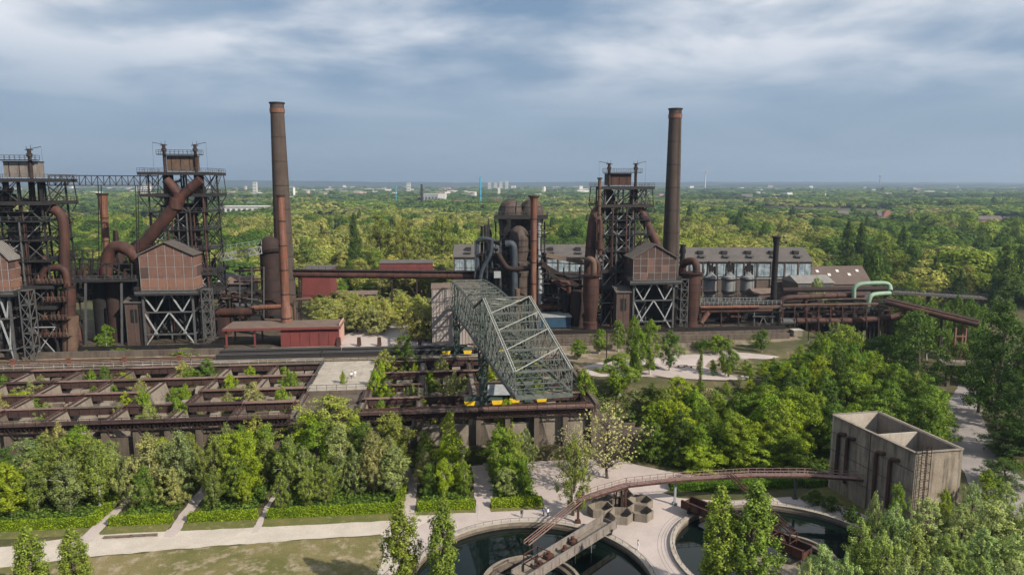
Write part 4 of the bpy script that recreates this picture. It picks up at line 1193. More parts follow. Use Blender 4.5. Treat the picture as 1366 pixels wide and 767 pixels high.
def stack(px, Y, segs, label, mat, zb=12.0, extra=None):
    """segs: (y pixel, width pixel) from top to bottom"""
    d = Y * math.cos(PITCH)
    c = P(px, 300, Y)
    t = thing('steel_stack', label, 'stack', (c.x, Y, zb))
    pr = [(w / 2 / FPX * d, ZP(y, Y) - zb) for y, w in segs][::-1]
    pr[0] = (pr[0][0], 0.0)
    MB().lathe((c.x, Y, zb), pr, 18).build('shell', mat, t, smooth=True)
    m = MB(); r, z = pr[-1]; ring(m, (c.x, Y), r * .6, r + .3, zb + z + .002, zb + z + .45, 18); m.build('rim', 'rust_dark', t, smooth=True)
    for i in range(1, 6):
        z = pr[-1][1] * i / 6
        for (r0, z0), (r1, z1) in zip(pr[:-1], pr[1:]):
            if z0 <= z <= z1:
                rr_ = r0 + (r1 - r0) * (z - z0) / max(1e-6, z1 - z0)
                m = MB(); ring(m, (c.x, Y), rr_ - .2, rr_ + .10, zb + z - .15, zb + z + .15, 18); m.build('band', 'rust_dark', t, smooth=True)
    return t
stack(376, 212, [(262, 10), (385, 11.5), (386, 11), (408, 12), (409, 13), (436, 17)], 'slim orange-rust stack with flared foot rising from the open red shed', 'rust_orange')
stack(140, 228, [(260, 13), (266, 11), (300, 9), (345, 9), (370, 10)], 'short orange-rust stack under the hanging cables between two furnaces', 'rust_orange')
stack(712, 236, [(263, 13), (268, 9), (340, 8), (385, 8), (430, 9)], 'rust-brown stack standing in front of the domed hot stoves', 'rust_orange')
stack(1037, 246, [(317, 10), (328, 7), (360, 7.5), (410, 9)], 'slim black stack in front of the muralled long hall', 'soot_and_shade', 10.0)

# ================================================================ big gas pipes
def pipe_thing(name, label, runs, cat='pipe', base=None):
    """runs: (part, material, radius, bend, points)"""
    p0 = base or Vector(runs[0][4][-1])
    t = thing(name, label, cat, p0)
    for part, mat, r, bend, pts in runs:
        q = bendpath(pts, bend) if bend and len(pts) > 2 else [Vector(p) for p in pts]
        o = MB().tube(q, r, 14).build(part, mat, t, smooth=True)
        # flanges along the run
        L = 0
        m = MB()
        for a, b in zip(q[:-1], q[1:]):
            seg = (b - a).length
            if seg > 7:
                for k in range(1, int(seg / 6) + 1):
                    c = a + (b - a) * (k / (int(seg / 6) + 1)); d = (b - a).normalized() * .12
                    m.tube([c - d, c + d], r + .09, 14)
        if m.v: m.build('flange', 'rust_dark' if mat in ('rust', 'rust_dark') else mat, o, smooth=True)
    return t
Yb = 214
pipe_thing('downcomer_pipe', 'huge forked rusty downcomer slanting from a furnace top to a dust catcher', [
    ('branch_pipe', 'rust', 1.45, 0, [P(222, 240, Yb), P(241, 263, Yb)]),
    ('branch_pipe', 'rust', 1.45, 0, [P(268, 240, Yb), P(241, 263, Yb)]),
    ('main_pipe', 'rust', 1.85, 6, [P(242, 258, Yb), P(235, 275, Yb), P(190, 328, Yb), P(176, 342, Yb)]),
    ('knuckle', 'rust', 2.1, 0, [P(236, 264, Yb), P(234, 278, Yb)]),
    ('outlet_pipe', 'rust', 1.8, 7, [P(193, 366, Yb - 4), P(178, 336, Yb - 4), P(153, 326, Yb - 4), P(142, 345, Yb - 4), P(141, 375, Yb - 4)])])
# dust catcher under the downcomer
def vessel(px, Y, segs, label, mat, zb, cat='vessel', bands=(), bandmat='rust_dark', name='dust_catcher'):
    d = Y * math.cos(PITCH); c = P(px, 350, Y)
    t = thing(name, label, cat, (c.x, Y, zb))
    pr = [(max(.05, w / 2 / FPX * d), ZP(y, Y) - zb) for y, w in segs][::-1]
    pr[0] = (pr[0][0], 0.0)
    MB().lathe((c.x, Y, zb), pr, 26).build('shell', mat, t, smooth=True)
    for k in range(1, 7):
        z = pr[-1][1] * k / 7.5
        for (r0, z0), (r1, z1) in zip(pr[:-1], pr[1:]):
            if z0 <= z < z1:
                rr_ = r0 + (r1 - r0) * (z - z0) / max(1e-6, z1 - z0)
                m = MB(); ring(m, (c.x, Y), rr_ - .15, rr_ + .07, zb + z - .12, zb + z + .12, 26); m.build('plate_band', 'rust_dark', t, smooth=True)
                break
    for y, w in bands:
        z = ZP(y, Y); r = w / 2 / FPX * d
        m = MB(); ring(m, (c.x, Y), r * .8, r + .9, z - .12, z + .06, 26); pf = m.build('ring_platform', bandmat, t, smooth=True)
        m = MB(); m.rail([(c.x + (r + .85) * math.cos(a), Y + (r + .85) * math.sin(a), z + .06) for a in np.linspace(0, 2 * math.pi, 17)], 1.1, .08, 2.0); m.build('railing', 'rust', pf)
    return t, c
def dome(y0, y1, w, n=6):
    """pixel profile of a dome from its top row to its springing row"""
    return [(y0 + (y1 - y0) * (1 - math.cos(math.pi / 2 * i / n)), max(.6, w * math.sin(math.pi / 2 * i / n))) for i in range(n + 1)]
vessel(193, 226, dome(318, 334, 38) + [(400, 38), (470, 34)], 'rust-red domed dust catcher behind the brown gridded casting house', 'rust', 12)
# left furnace pipework
pipe_thing('downcomer_pipe', 'rusty downcomer bending down beside the tower with the grey hoist box', [
    ('main_pipe', 'rust', 1.35, 6, [P(58, 276, 196), P(72, 279, 196), P(84, 288, 196), P(86, 320, 196), P(85, 375, 196)])])
Ys = 196
pipe_thing('gas_cleaner', 'twin rusty upright gas pipes with a looped top and small tiered balconies', [
    ('riser', 'rust', 1.9, 0, [P(91, 470, Ys), P(91, 386, Ys)]),
    ('riser', 'rust_tan', 2.1, 0, [P(94, 470, Ys - 1), P(94, 422, Ys - 1)]),
    ('riser', 'rust_dark', 2.0, 0, [P(65, 470, Ys), P(65, 376, Ys)]),
    ('loop_pipe', 'rust', 1.0, 4, [P(57, 378, Ys - 2), P(58, 358, Ys - 2), P(88, 356, Ys - 2), P(90, 382, Ys - 2)])], cat='gas cleaner')
tgc = thing('balcony_tower', 'four small rust-red railed balconies stacked on the upright gas pipes', 'balcony', P(73, 465, Ys - 4))
for y, a, b in ((378, 46, 86), (402, 60, 88), (426, 55, 92), (449, 57, 93)):
    p, q = P(a, y, Ys - 3.6), P(b, y, Ys - 3.6)
    m = MB(); m.beam(p + Vector((0, .4, 0)), q + Vector((0, .4, 0)), 2.2, 0.16); bal = m.build('balcony', 'rust_dark', tgc)
    MB().rail([p + Vector((0, -.7, .1)), q + Vector((0, -.7, .1))], 1.2, 0.12, 1.0).build('railing', 'rust_tan', bal)
    for k in range(4):
        c = p.lerp(q, (k + .5) / 4)
        m = MB(); m.lathe((c.x, c.y + .3, c.z + .1), [(.45, 0), (.45, .9), (.2, 1.1), (.2, 2.2)], 8); m.build('valve', random.choice(('rust', 'rust_tan', 'rust_dark')), bal, smooth=True)
for px in (56, 90):
    MB().beam(P(px, 468, Ys - 3.2), P(px, 378, Ys - 3.2), 0.2).build('post', 'rust_dark', tgc)

# bin house between the left furnaces
t = thing('bin_house', 'ore bin house darkened by painted-in shade, with flat roof and pale steel corner posts', 'bin house', P(147, 465, 205))
a, b = P(113, 465, 205), P(186, 465, 205); zt = ZP(376, 205)
def boxuv(mb, p, w, d, z0, z1):
    """box from its front left corner along the works' axes"""
    def L(u, v, z): return Vector((p.x + u * CYW - v * SYW, p.y + u * SYW + v * CYW, z))
    return mb.hexa([L(0, 0, z0), L(w, 0, z0), L(w, d, z0), L(0, d, z0)], [L(0, 0, z1), L(w, 0, z1), L(w, d, z1), L(0, d, z1)])
w = b.x - a.x
boxuv(MB(), a + Vector((-.5, 7.5, 0)), w, 8, 12, zt).build('wall', 'soot_and_shade', t)  # walls and bins near-black: shade of the deep recess painted in
boxuv(MB(), a + Vector((w + .2, 1.0, 0)), .4, 13, 12, zt).build('side_wall', 'soot_and_shade', t)
for i in range(4):
    c = Vector((a.x + w * (.15 + .235 * i), a.y + 6.4 + w * .235 * i * .1, 12.02))
    MB().lathe(c, [(2.4, 0), (2.4, (zt - 13) * .9), (2.0, zt - 13)], 16).build('bin_cylinder', ('soot_and_shade', 'rust_dark', 'soot_and_shade', 'rust_dark')[i], t, smooth=True)
boxuv(MB(), a + Vector((-.8, -1.6, 0)), w + 1.5, 17, zt + .02, zt + .6).build('roof', 'steel_dark', t)
MB().rail([a + Vector((-.6, -1.4, zt + .6 - a.z)), b + Vector((.4, .4, zt + .6 - b.z))], 1.2, .12, 2).build('railing', 'steel_grey', t)
for px in (115, 163):
    MB().beam(P(px, 470, 202.6), P(px - 1, 378, 202.6), 0.5).build('corner_post', 'steel_grey', t)
for (p0, q0) in (((108, 372), (108, 352)), ((176, 372), (176, 352)), ((108, 352), (176, 352)), ((142, 372), (142, 352)), ((108, 372), (142, 352)), ((176, 372), (142, 352))):
    MB().beam(P(*p0, 205), P(*q0, 205), 0.35).build('roof_frame', 'steel_dark', t)
for i in range(9):
    px = 103 + i * 9
    MB().tube([P(px, 374, 209 + i % 3), P(px + 2, 360 - (i * 7) % 16, 209 + i % 3)], 0.3 + .12 * (i % 3), 8).build('vent_pipe', ('rust_dark', 'rust', 'soot_and_shade')[i % 3], t)

# bridge between the two left furnaces and the hanging cables
t = thing('truss_bridge', 'dark lattice bridge spanning high between two blast furnaces', 'bridge', P(140, 248, 210))
n = 9
for s in (-1, 1):
    for i in range(n):
        a0, b0 = P(66 + 16.2 * i, 247.5, 203 + 1.6 * i + s), P(66 + 16.2 * (i + 1), 247.5, 203 + 1.6 * (i + 1) + s)
        up = Vector((0, 0, 2.8))
        m = MB(); m.truss(a0, b0, a0 + up, b0 + up, 2, .17); m.build('lattice_panel', 'steel_dark', t)
for i in range(n):
    a0, b0 = P(66 + 16.2 * i, 247.5, 203 + 1.6 * i), P(66 + 16.2 * (i + 1), 247.5, 203 + 1.6 * (i + 1))
    MB().beam(a0, b0, 1.8, .14).build('deck', 'steel_dark', t)
for i in range(4):
    px = (131, 135, 181, 184)[i]
    c = thing('hanging_cable', 'thin dark cable hanging from the lattice bridge between the furnaces', 'cable', P(px, 345, 209), 'cables under the lattice bridge')
    MB().tube([P(px, 248, 209), P(px + (1 if i < 2 else 2), 345, 209)], 0.13, 5).build('cable', 'soot_and_shade', c)

# pipe racks and frames behind the bin house
t = thing('pipe_rack', 'tangle of rusty pipe racks and railings above the bin house, left of the forked downcomer', 'pipe rack', P(110, 400, 222))
for i, (x0, x1, y) in enumerate(((92, 150, 334), (92, 140, 346), (96, 185, 352), (88, 130, 360), (100, 190, 366))):
    MB().beam(P(x0, y, 222 + i), P(x1, y, 222 + i), 0.5 if i % 2 else .3).build('rack_beam', 'rust_dark', t)
    for k in range(4):
        px = x0 + (x1 - x0) * (k + .2) / 4
        MB().beam(P(px, y, 222 + i), P(px, 400, 222 + i), 0.32).build('rack_post', 'steel_dark', t)
for i in range(14):
    px = 90 + i * 7.3
    m = MB(); c = P(px, 364, 219 + i % 4); m.lathe((c.x, c.y, c.z - 5), [(.9, 0), (.9, 3 + i % 3), (.4, 4 + i % 3), (.4, 6)], 8); m.build('valve', ('rust', 'rust_dark', 'soot_and_shade')[i % 3], t, smooth=True)
m = MB(); c = P(157, 346, 220); m.lathe((c.x, c.y, c.z - 3), [(3.2, 0), (2.6, 3), (1.0, 7), (.7, 12)], 10); m.build('valve_tower', 'rust_dark', t)

# ================================================================ middle: gas vessel, yard buildings, sheds
vessel(361, 236, dome(315, 331, 29) + [(333, 29), (334, 27), (425, 28), (436, 30)], 'domed dark red gas washer tower behind the slim orange-rust stack', 'rust_dark', 12, bands=((334, 28),), name='gas_washer')
t = thing('truss_walkway', 'white lattice walkway with railing reaching out from the forked-downcomer furnace', 'walkway', P(318, 350, 226))
for s in (-1, 1):
    for i in range(5):
        a0, b0 = P(291 + 11.6 * i, 349 - 2.2 * i, 226 + s), P(291 + 11.6 * (i + 1), 349 - 2.2 * (i + 1), 226 + s)
        m = MB(); m.truss(a0, b0, a0 + Vector((0, 0, 2.2)), b0 + Vector((0, 0, 2.2)), 2, .2); m.build('lattice_panel', 'steel_light', t)
MB().beam(P(291, 349, 226), P(349, 338, 226), 2.0, .15).build('deck', 'steel_light', t)
MB().rail([P(291, 336, 227), P(349, 327, 227)], 1.6, .14, 2).build('railing', 'pipe_green', t)
def shed(name, label, pxl, pxr, Y, y_base, y_eave, depth, wall, roof, pitch=1.5, flat=False, cat='shed', win=0):
    a, b = P(pxl, y_base, Y), P(pxr, y_base, Y)
    w = b.x - a.x; z0 = a.z; ze = ZP(y_eave, Y)
    def L(u, v, z): return Vector((a.x + u * CYW - v * SYW, a.y + u * SYW + v * CYW, z))
    t = thing(name, label, cat, L(w / 2, depth / 2, z0))
    m = MB(); boxuv(m, a, w, depth, z0, ze); wl_ = m.build('wall', wall, t)
    if flat:
        boxuv(MB(), L(-.3, -.3, 0), w + .6, depth + .6, ze + .01, ze + .4).build('roof', roof, t)
    else:
        m = MB()
        m.add([L(-.5, -.5, ze), L(w + .5, -.5, ze), L(w + .5, depth / 2, ze + pitch), L(-.5, depth / 2, ze + pitch), L(w + .5, depth + .5, ze), L(-.5, depth + .5, ze)], [(0, 1, 2, 3), (3, 2, 4, 5), (0, 3, 5), (1, 4, 2), (0, 5, 4, 1)])
        m.build('roof', roof, t)
    for i in range(win):
        u0 = w * (i + .25) / win; u1 = w * (i + .75) / win
        m = MB(); h = ze - z0
        boxuv(m, L(u0, -.06, 0), u1 - u0, .05, z0 + h * .35, z0 + h * .75); m.build('window', 'glass', wl_)
    return t, L, w, z0, ze
shed('yard_shed', 'low shed with brown roof in the yard below the white lattice walkway', 292, 322, 240, 425, 392, 12, 'brick_panel', 'roof_brown')
shed('yard_shed', 'small white-walled shed under a grey roof behind the furnace yard', 291, 309, 262, 398, 372, 10, 'white_paint', 'roof_grey', win=2)
shed('yard_shed', 'sooty workshop with brown roof beside the domed gas washer', 304, 332, 252, 414, 380, 14, 'soot_and_shade', 'roof_brown', 2.5)
t = thing('gas_drum', 'fat horizontal rusty drum on legs in the furnace yard', 'drum', P(311, 435, 222))
MB().tube([P(283, 417, 222), P(338, 416, 222)], 1.35, 18).build('drum', 'rust', t, smooth=True)
for px in (290, 310, 332):
    MB().beam(P(px, 440, 222), P(px, 420, 222), .6).build('leg', 'steel_dark', t)
t = thing('pipe_rack', 'grey steel pipe rack with bent pipes between the drum and the domed gas washer', 'pipe rack', P(330, 440, 231))
for px in (320, 336, 352):
    for dy in (0, 6):
        MB().beam(P(px, 442, 231 + dy), P(px, 356, 231 + dy), .4).build('rack_post', 'steel_grey', t)
for y in (357, 372, 388, 404, 420):
    MB().beam(P(320, y, 231), P(352, y, 231), .35).build('rack_beam', 'steel_dark', t)
    MB().tube([P(312, y + 4, 234), P(366, y + 3, 234)], .35 + .3 * (y % 3), 8).build('pipe', ('rust', 'rust_dark', 'steel_grey')[y % 3], t, smooth=True)
pipe_thing('transfer_pipe', 'pinkish rusty pipe running across the yard towards the slim orange-rust stack', [('pipe', 'rust_orange', .8, 3, [P(329, 436, 226), P(330, 413, 226), P(345, 410, 226), P(378, 409, 226)])])
# open red shed
a, b = P(303, 466, 203), P(449, 466, 203)
ta = thing('red_shed', 'open-fronted shed with red steel frame and brown roof behind the dark troughs', 'shed', (a + b) / 2)
w = b.x - a.x
def LS(u, v, z): return Vector((a.x + u * CYW - v * SYW, a.y + u * SYW + v * CYW, z))
zr0 = ZP(440, 203)
for i in range(5):
    for v in (0, 9):
        MB().beam(LS(w * i / 4, v, 12.02), LS(w * i / 4, v, zr0), .45).build('post', 'red_paint', ta)
boxuv(MB(), LS(-.8, -1, 0), w + 1.6, 11.5, zr0 + .01, zr0 + .5).build('roof', 'roof_brown', ta)
boxuv(MB(), LS(-.9, -1.2, 0), w + 1.8, .19, zr0 - .2, zr0 + .5).build('fascia', 'red_paint', ta)
u0 = w * .485
for i in range(6):
    uu = u0 + (w - u0) * i / 6
    boxuv(MB(), LS(uu + .08, -.3, 0), (w - u0) / 6 - .16, .2, 12.3, zr0 - .6).build('wall_panel', 'red_paint', ta)
    MB().beam(LS(uu, -.35, 12.3), LS(uu, -.35, zr0 - .55), .14).build('panel_rib', 'red_paint', ta)
boxuv(MB(), LS(u0, -.38, 0), w - u0, .3, 12.02, 12.28).build('sill', 'red_paint', ta)
boxuv(MB(), LS(u0, 9.3, 0), w - u0, .3, 12.02, zr0 - .1).build('back_wall', 'soot_and_shade', ta)
boxuv(MB(), LS(w + .25, 0, 0), .25, 9.5, 12.02, zr0 + 1.2).build('end_wall', 'far_pink', ta)
# red hall and low buildings behind
shed('red_hall', 'dull red windowless hall under the long rusty pipe bridge', 403, 441, 262, 400, 362, 16, 'red_paint', 'roof_grey', flat=True, cat='hall')
shed('control_block', 'low dark red block with a row of small roof vents behind the courtyard trees', 507, 577, 300, 372, 352, 12, 'red_paint', 'roof_grey', flat=True, cat='building')
shed('yard_shed', 'long low shed with brownish roof beyond the courtyard', 413, 500, 272, 402, 394, 8, 'concrete_old', 'roof_brown', 1.0)
# long pipe bridge
t = thing('pipe_bridge', 'long straight rusty gas pipe on a bridge above the courtyard trees', 'pipe bridge', P(500, 440, 243))
for i in range(7):
    x0, x1 = 380 + 36.2 * i, 380 + 36.2 * (i + 1)
    dy = -1 if i < 4 else (1.0 * (i - 3) if i < 6 else 2)
    ya, yb = 366 + i * .35, 366 + (i + 1) * .35
    MB().tube([P(x0 + .2, ya, 243), P(x1 - .2, yb, 243)], 1.12, 14).build('pipe', 'rust', t, smooth=True)
    MB().beam(P(x0, ya - 6.3, 243), P(x1, yb - 6.3, 243), 2.4, .3).build('walkway', 'rust_dark', t)
    MB().rail([P(x0, ya - 6.5, 241.6), P(x1, yb - 6.5, 241.6)], 1.1, .09, 2).build('railing', 'rust_dark', t)
    MB().tube([P(x0, ya - 5.0, 244.9), P(x1, yb - 5.0, 244.9)], .35, 8).build('small_pipe', 'rust_tan', t)
for px in (399, 402, 523, 556):
    MB().beam(P(px, 440, 243), P(px, 371, 243), .55).build('support_post', 'rust_dark', t)
for a_, b_ in (((523, 395), (540, 373)), ((556, 395), (540, 373))):
    MB().beam(P(*a_, 243), P(*b_, 243), .3).build('support_brace', 'rust_dark', t)
# grey box building beside the crane
t = thing('clad_building', 'plain grey ribbed metal-clad block with rust-brown roof beside the crane', 'building', P(608, 460, 207))
a = P(577, 461, 207); wz = P(641, 461, 207).x - a.x; zt = ZP(386, 207)
boxuv(MB(), a, wz, 11, 12, zt).build('wall', 'clad_grey', t)
for i in range(15):
    q = a + Vector((wz * (i + .5) / 15 * CYW, wz * (i + .5) / 15 * SYW, 0))
    MB().beam(Vector((q.x + .01, q.y - .06, 12.05)), Vector((q.x + .01, q.y - .06, zt - .1)), .14).build('cladding_rib', 'clad_grey', t)
boxuv(MB(), a + Vector((-.2, -.2, 0)), wz + .4, 11.4, zt + .005, zt + .3).build('roof', 'roof_brown', t)
for i in range(5):
    px = 452 + i * 27
    tt = thing('steel_buttress', 'small rust-brown steel buttress standing at the edge of the courtyard', 'buttress', P(px, 458, 206), 'steel buttresses along the courtyard edge')
    q = P(px, 458, 206); q.z = 12.05
    m = MB(); m.hexa([q + Vector((-.5, -1, 0)), q + Vector((.5, -1, 0)), q + Vector((.5, 1, 0)), q + Vector((-.5, 1, 0))], [q + Vector((-.5, -.2, 2.6)), q + Vector((.5, -.2, 2.6)), q + Vector((.5, .2, 2.6)), q + Vector((-.5, .2, 2.6))]); m.build('plate', 'rust', tt)

# ================================================================ green gantry crane
ct = thing('gantry_crane', 'green riveted gantry crane with a long tapering lattice boom over the bins', 'crane', P(640, 540, 149))
dirc = Vector((-15.5, 75, 0)).normalized(); sdc = Vector((dirc.y, -dirc.x, 0))
base0 = Vector((0.5, 116, 0))
def CR(s, side, z): return base0 + dirc * s + sdc * (side * 10.0) + Vector((0, 0, z))
Lc = 92.0; ZB = 24.0
def ztop(s):
    if s <= 32: return 28.4 + (36.0 - 28.4) * s / 32
    if s <= 46: return 36.0 - (36.0 - 31.6) * (s - 32) / 14
    return 31.6 + .6 * math.sin((s - 46) / 46 * math.pi)
ss = [0, 8, 16, 24, 32, 39, 46, 55, 64, 73, 82, 92]
sf = [0, 4, 8, 12, 16, 20, 24, 28, 32, 35.5, 39, 42.5, 46, 50.5, 55, 59.5, 64, 68.5, 73, 77.5, 82, 87, 92]
for side in (0, 1):
    for a_, b_ in zip(ss[:-1], ss[1:]):
        MB().beam(CR(a_, side, ZB), CR(b_, side, ZB), .55, .7).build('bottom_chord', 'crane_green', ct)
        pale = a_ < 32
        m = MB(); o = .22
        for k in (-1, 1):
            m.beam(CR(a_, side, ztop(a_)) + sdc * o * k, CR(b_, side, ztop(b_)) + sdc * o * k, .12, .34)
        nn = 7
        for i in range(nn):
            f0, f1 = i / nn, (i + .5) / nn
            p, q = CR(a_, side, ztop(a_)), CR(b_, side, ztop(b_))
            m.beam(p.lerp(q, f0) - sdc * o, p.lerp(q, f1) + sdc * o, .1); m.beam(p.lerp(q, f1) + sdc * o, p.lerp(q, f0 + 1 / nn) - sdc * o, .1)
        m.build('top_chord', 'crane_pale' if pale else 'crane_green', ct)
        # side lattice with paired members and inner verticals
        m = MB()
        for c_, e_ in ((a_, (a_ + b_) / 2), ((a_ + b_) / 2, b_)):
            p0, p1, q0, q1 = CR(c_, side, ZB), CR(e_, side, ZB), CR(c_, side, ztop(c_)), CR(e_, side, ztop(e_))
            mid0, mid1 = p0.lerp(q0, .5), p1.lerp(q1, .5)
            m.beam(p0, mid1, .11); m.beam(mid0, p1, .11); m.beam(mid0, q1, .11); m.beam(q0, mid1, .11)
            m.beam(mid0, mid1, .14)
        m.build('side_lattice', 'crane_green', ct)
    for a_ in sf:
        m = MB()
        for k in ((-.3, .3) if a_ in ss else (0,)):
            m.beam(CR(a_ + k * .8, side, ZB), CR(a_ + k * .8, side, ztop(a_)), .13)
        for i in range(6 if a_ in ss else 0):
            z = ZB + (ztop(a_) - ZB) * (i + .5) / 6
            m.beam(CR(a_ - .24, side, z), CR(a_ + .24, side, z + .4), .06)
        m.build('side_post', 'crane_green', ct)
for a_ in sf:
    m = MB()
    m.beam(CR(a_, 0, ztop(a_) - .12), CR(a_, 1, ztop(a_) - .12), .12, .2)
    m.beam(CR(a_, .0, ZB + 2.2), CR(a_, 1, ZB + 2.2), .1); m.beam(CR(a_, .5, ztop(a_)), CR(a_, .5, ZB), .1)
    m.build('cross_frame', 'crane_green', ct)
for i, a_ in enumerate(ss):
    MB().beam(CR(a_, 0, ZB), CR(a_, 1, ZB), .4, .6).build('floor_beam', 'crane_green', ct)
    MB().beam(CR(a_, 0, ztop(a_)), CR(a_, 1, ztop(a_)), .18, .28).build('top_strut', 'crane_green', ct)
    m = MB(); m.beam(CR(a_, 0, ZB), CR(a_, .5, ztop(a_)), .11); m.beam(CR(a_, 1, ZB), CR(a_, .5, ztop(a_)), .11); m.beam(CR(a_, .0, (ZB + ztop(a_)) / 2), CR(a_, 1, (ZB + ztop(a_)) / 2), .14); m.build('sway_brace', 'crane_green', ct)
    if i < len(ss) - 1:
        b_ = ss[i + 1]
        MB().beam(CR(a_, 0, ztop(a_) + .1), CR(b_, 1, ztop(b_) + .1), .13).build('wind_brace', 'crane_pale' if a_ < 40 else 'crane_green', ct)
        m = MB(); m.beam(CR(a_, .02, ZB), CR(b_, .98, ZB), .2); m.beam(CR(a_, .98, ZB), CR(b_, .02, ZB), .2)
        m.beam(CR((a_ + b_) / 2, 0, ZB), CR((a_ + b_) / 2, 1, ZB), .2, .3)
        m.build('floor_brace', 'crane_dark', ct)
        for f in (.3, .7):
            MB().beam(CR(a_, f, ZB + .3), CR(b_, f, ZB + .3), .22, .3).build('runway_rail', 'crane_dark', ct)
        m = MB(); m.beam(CR(a_, .10, ZB + .4), CR(b_, .10, ZB + .4), .7, .08); m.build('catwalk', 'crane_green', ct)
        MB().rail([CR(a_, .09, ZB + .42), CR(b_, .09, ZB + .42)], 1.1, .08, 1.8).build('railing', 'crane_green', ct)
MB().rail([CR(-.3, 0, ZB + .3), CR(-.3, 1, ZB + .3)], 1.2, .1, 1.6).build('railing', 'crane_green', ct)
MB().beam(CR(-.1, 0, ZB - .1), CR(-.1, 1, ZB - .1), 1.0, .5).build('end_beam', 'crane_green', ct)
# crab trolley inside the boom
m = MB(); q = CR(60, .5, ZB + .75); m.box(tuple(q), (4.6, 6, 2.6), math.atan2(dirc.y, dirc.x) - math.pi / 2); m.build('trolley', 'crane_dark', ct)
# legs: tapering lattice towers
for s_, zf, tall in ((33.4, 11.75, 1), (79, 12.2, 1)):
    for side in (0, 1):
        top = [CR(s_ - 3.2, side, ZB), CR(s_ + 3.2, side, ZB)]
        foot = [CR(s_ - .7, side, zf + 1.6), CR(s_ + .7, side, zf + 1.6)]
        for k in (0, 1):
            lg = MB(); o = sdc * (.5)
            lg.truss(top[k] - o, foot[k] - o, top[k] + o, foot[k] + o, 7, .27)
            lg.build('leg', 'crane_dark', ct)
        m = MB(); n = 5
        for i in range(n):
            a_, b_ = i / n, (i + 1) / n
            m.beam(top[0].lerp(foot[0], a_), top[1].lerp(foot[1], b_), .18); m.beam(top[1].lerp(foot[1], a_), top[0].lerp(foot[0], b_), .18); m.beam(top[0].lerp(foot[0], b_), top[1].lerp(foot[1], b_), .2)
        m.build('leg_brace', 'crane_dark', ct)
        m = MB(); m.beam(top[0] + Vector((0, 0, -.2)), CR(s_ - 3.2, side, ztop(s_ - 3.2)), .45); m.beam(top[1], CR(s_ + 3.2, side, ztop(s_ + 3.2)), .45); m.build('leg_head', 'crane_dark', ct)
        f = CR(s_, side, zf)
        along = Vector((CYW, SYW, 0))
        m = MB(); m.beam(f - along * 4.2 + Vector((0, 0, 1.9)), f + along * 4.2 + Vector((0, 0, 1.9)), .7, .9); m.beam(f + Vector((0, 0, .6)), f + Vector((0, 0, 2.4)), 1.6, 1.2); m.build('sill_beam', 'crane_dark', ct)
        for k in (-1, 1):
            c = f + along * (3.0 * k)
            m = MB(); p0 = c - along * 1.2; p1 = c + along * 1.2
            sv = Vector((-SYW, CYW, 0))
            m.hexa([p0 * .8 + c * .2 - sv * .5 + Vector((0, 0, .5)), p1 * .8 + c * .2 - sv * .5 + Vector((0, 0, .5)), p1 * .8 + c * .2 + sv * .5 + Vector((0, 0, .5)), p0 * .8 + c * .2 + sv * .5 + Vector((0, 0, .5))],
                   [p0 - sv * .6 + Vector((0, 0, 1.45)), p1 - sv * .6 + Vector((0, 0, 1.45)), p1 + sv * .6 + Vector((0, 0, 1.45)), p0 + sv * .6 + Vector((0, 0, 1.45))])
            bg = m.build('bogie', 'yellow_paint', ct)
            for w_ in (-.6, .6):
                q = c + along * w_ + Vector((0, 0, .42))
                MB().tube([q - sv * .3, q + sv * .3], .4, 12).build('wheel', 'steel_dark', bg, smooth=True)
# cabin roof under the boom
t = thing('crane_cabin', 'flat-roofed pale grey cabin beside the yellow crane bogies', 'cabin', P(667, 545, 150))
q = P(667, 540, 150); q.z = 12.1
m = MB(); m.box((q.x + .4, q.y + 1.6, 12.1), (5.0, 1.2, 2.4)); m.build('wall', 'crane_dark', t)
m = MB(); m.hexa([(q.x - 3.6, q.y - 2.0, 14.52), (q.x + 3.6, q.y - 1.7, 14.52), (q.x + 3.4, q.y + 2.3, 15.6), (q.x - 3.6, q.y + 2.1, 15.6)], [(q.x - 3.6, q.y - 2.0, 14.7), (q.x + 3.6, q.y - 1.7, 14.7), (q.x + 3.4, q.y + 2.3, 15.8), (q.x - 3.6, q.y + 2.1, 15.8)]); m.build('roof', 'steel_light', t)
t = thing('rail_track', 'crane rail beams on the front edge of the dark ore bins', 'rail', UV(8, 149, 12.0))
for v in (147.6, 148.6):
    MB().beam(UV(-17, v, 12.02), UV(33, v, 12.02), .25, .2).build('rail', 'rust', t)
# ================================================================ hot stoves with domes
Yh = 250
t = thing('hot_stove_group', 'cluster of sooty hot stoves with twin ribbed domes on a ring platform', 'hot stove', P(694, 420, Yh))
dd = Yh * math.cos(PITCH)
def LZ(mb, px, Y, segs, zb=11.0, n=24):
    d = Y * math.cos(PITCH); c = P(px, 350, Y)
    pr = [(max(.05, w / 2 / FPX * d), ZP(y, Y) - zb) for y, w in segs][::-1]
    pr[0] = (pr[0][0], 0.0)
    return mb.lathe((c.x, Y, zb), pr, n)
LZ(MB(), 681, 252, dome(265, 286, 34) + [(292, 34), (304, 30), (430, 30)]).build('stove_shell', 'stove', t, smooth=True)
LZ(MB(), 708, 254, dome(265, 286, 34) + [(292, 34), (304, 30), (430, 30)]).build('stove_shell', 'stove', t, smooth=True)
LZ(MB(), 692, 244.5, dome(301, 318, 27, 6) + [(334, 27), (348, 21), (350, 29), (430, 29)]).build('stove_shell', 'stove', t, smooth=True)
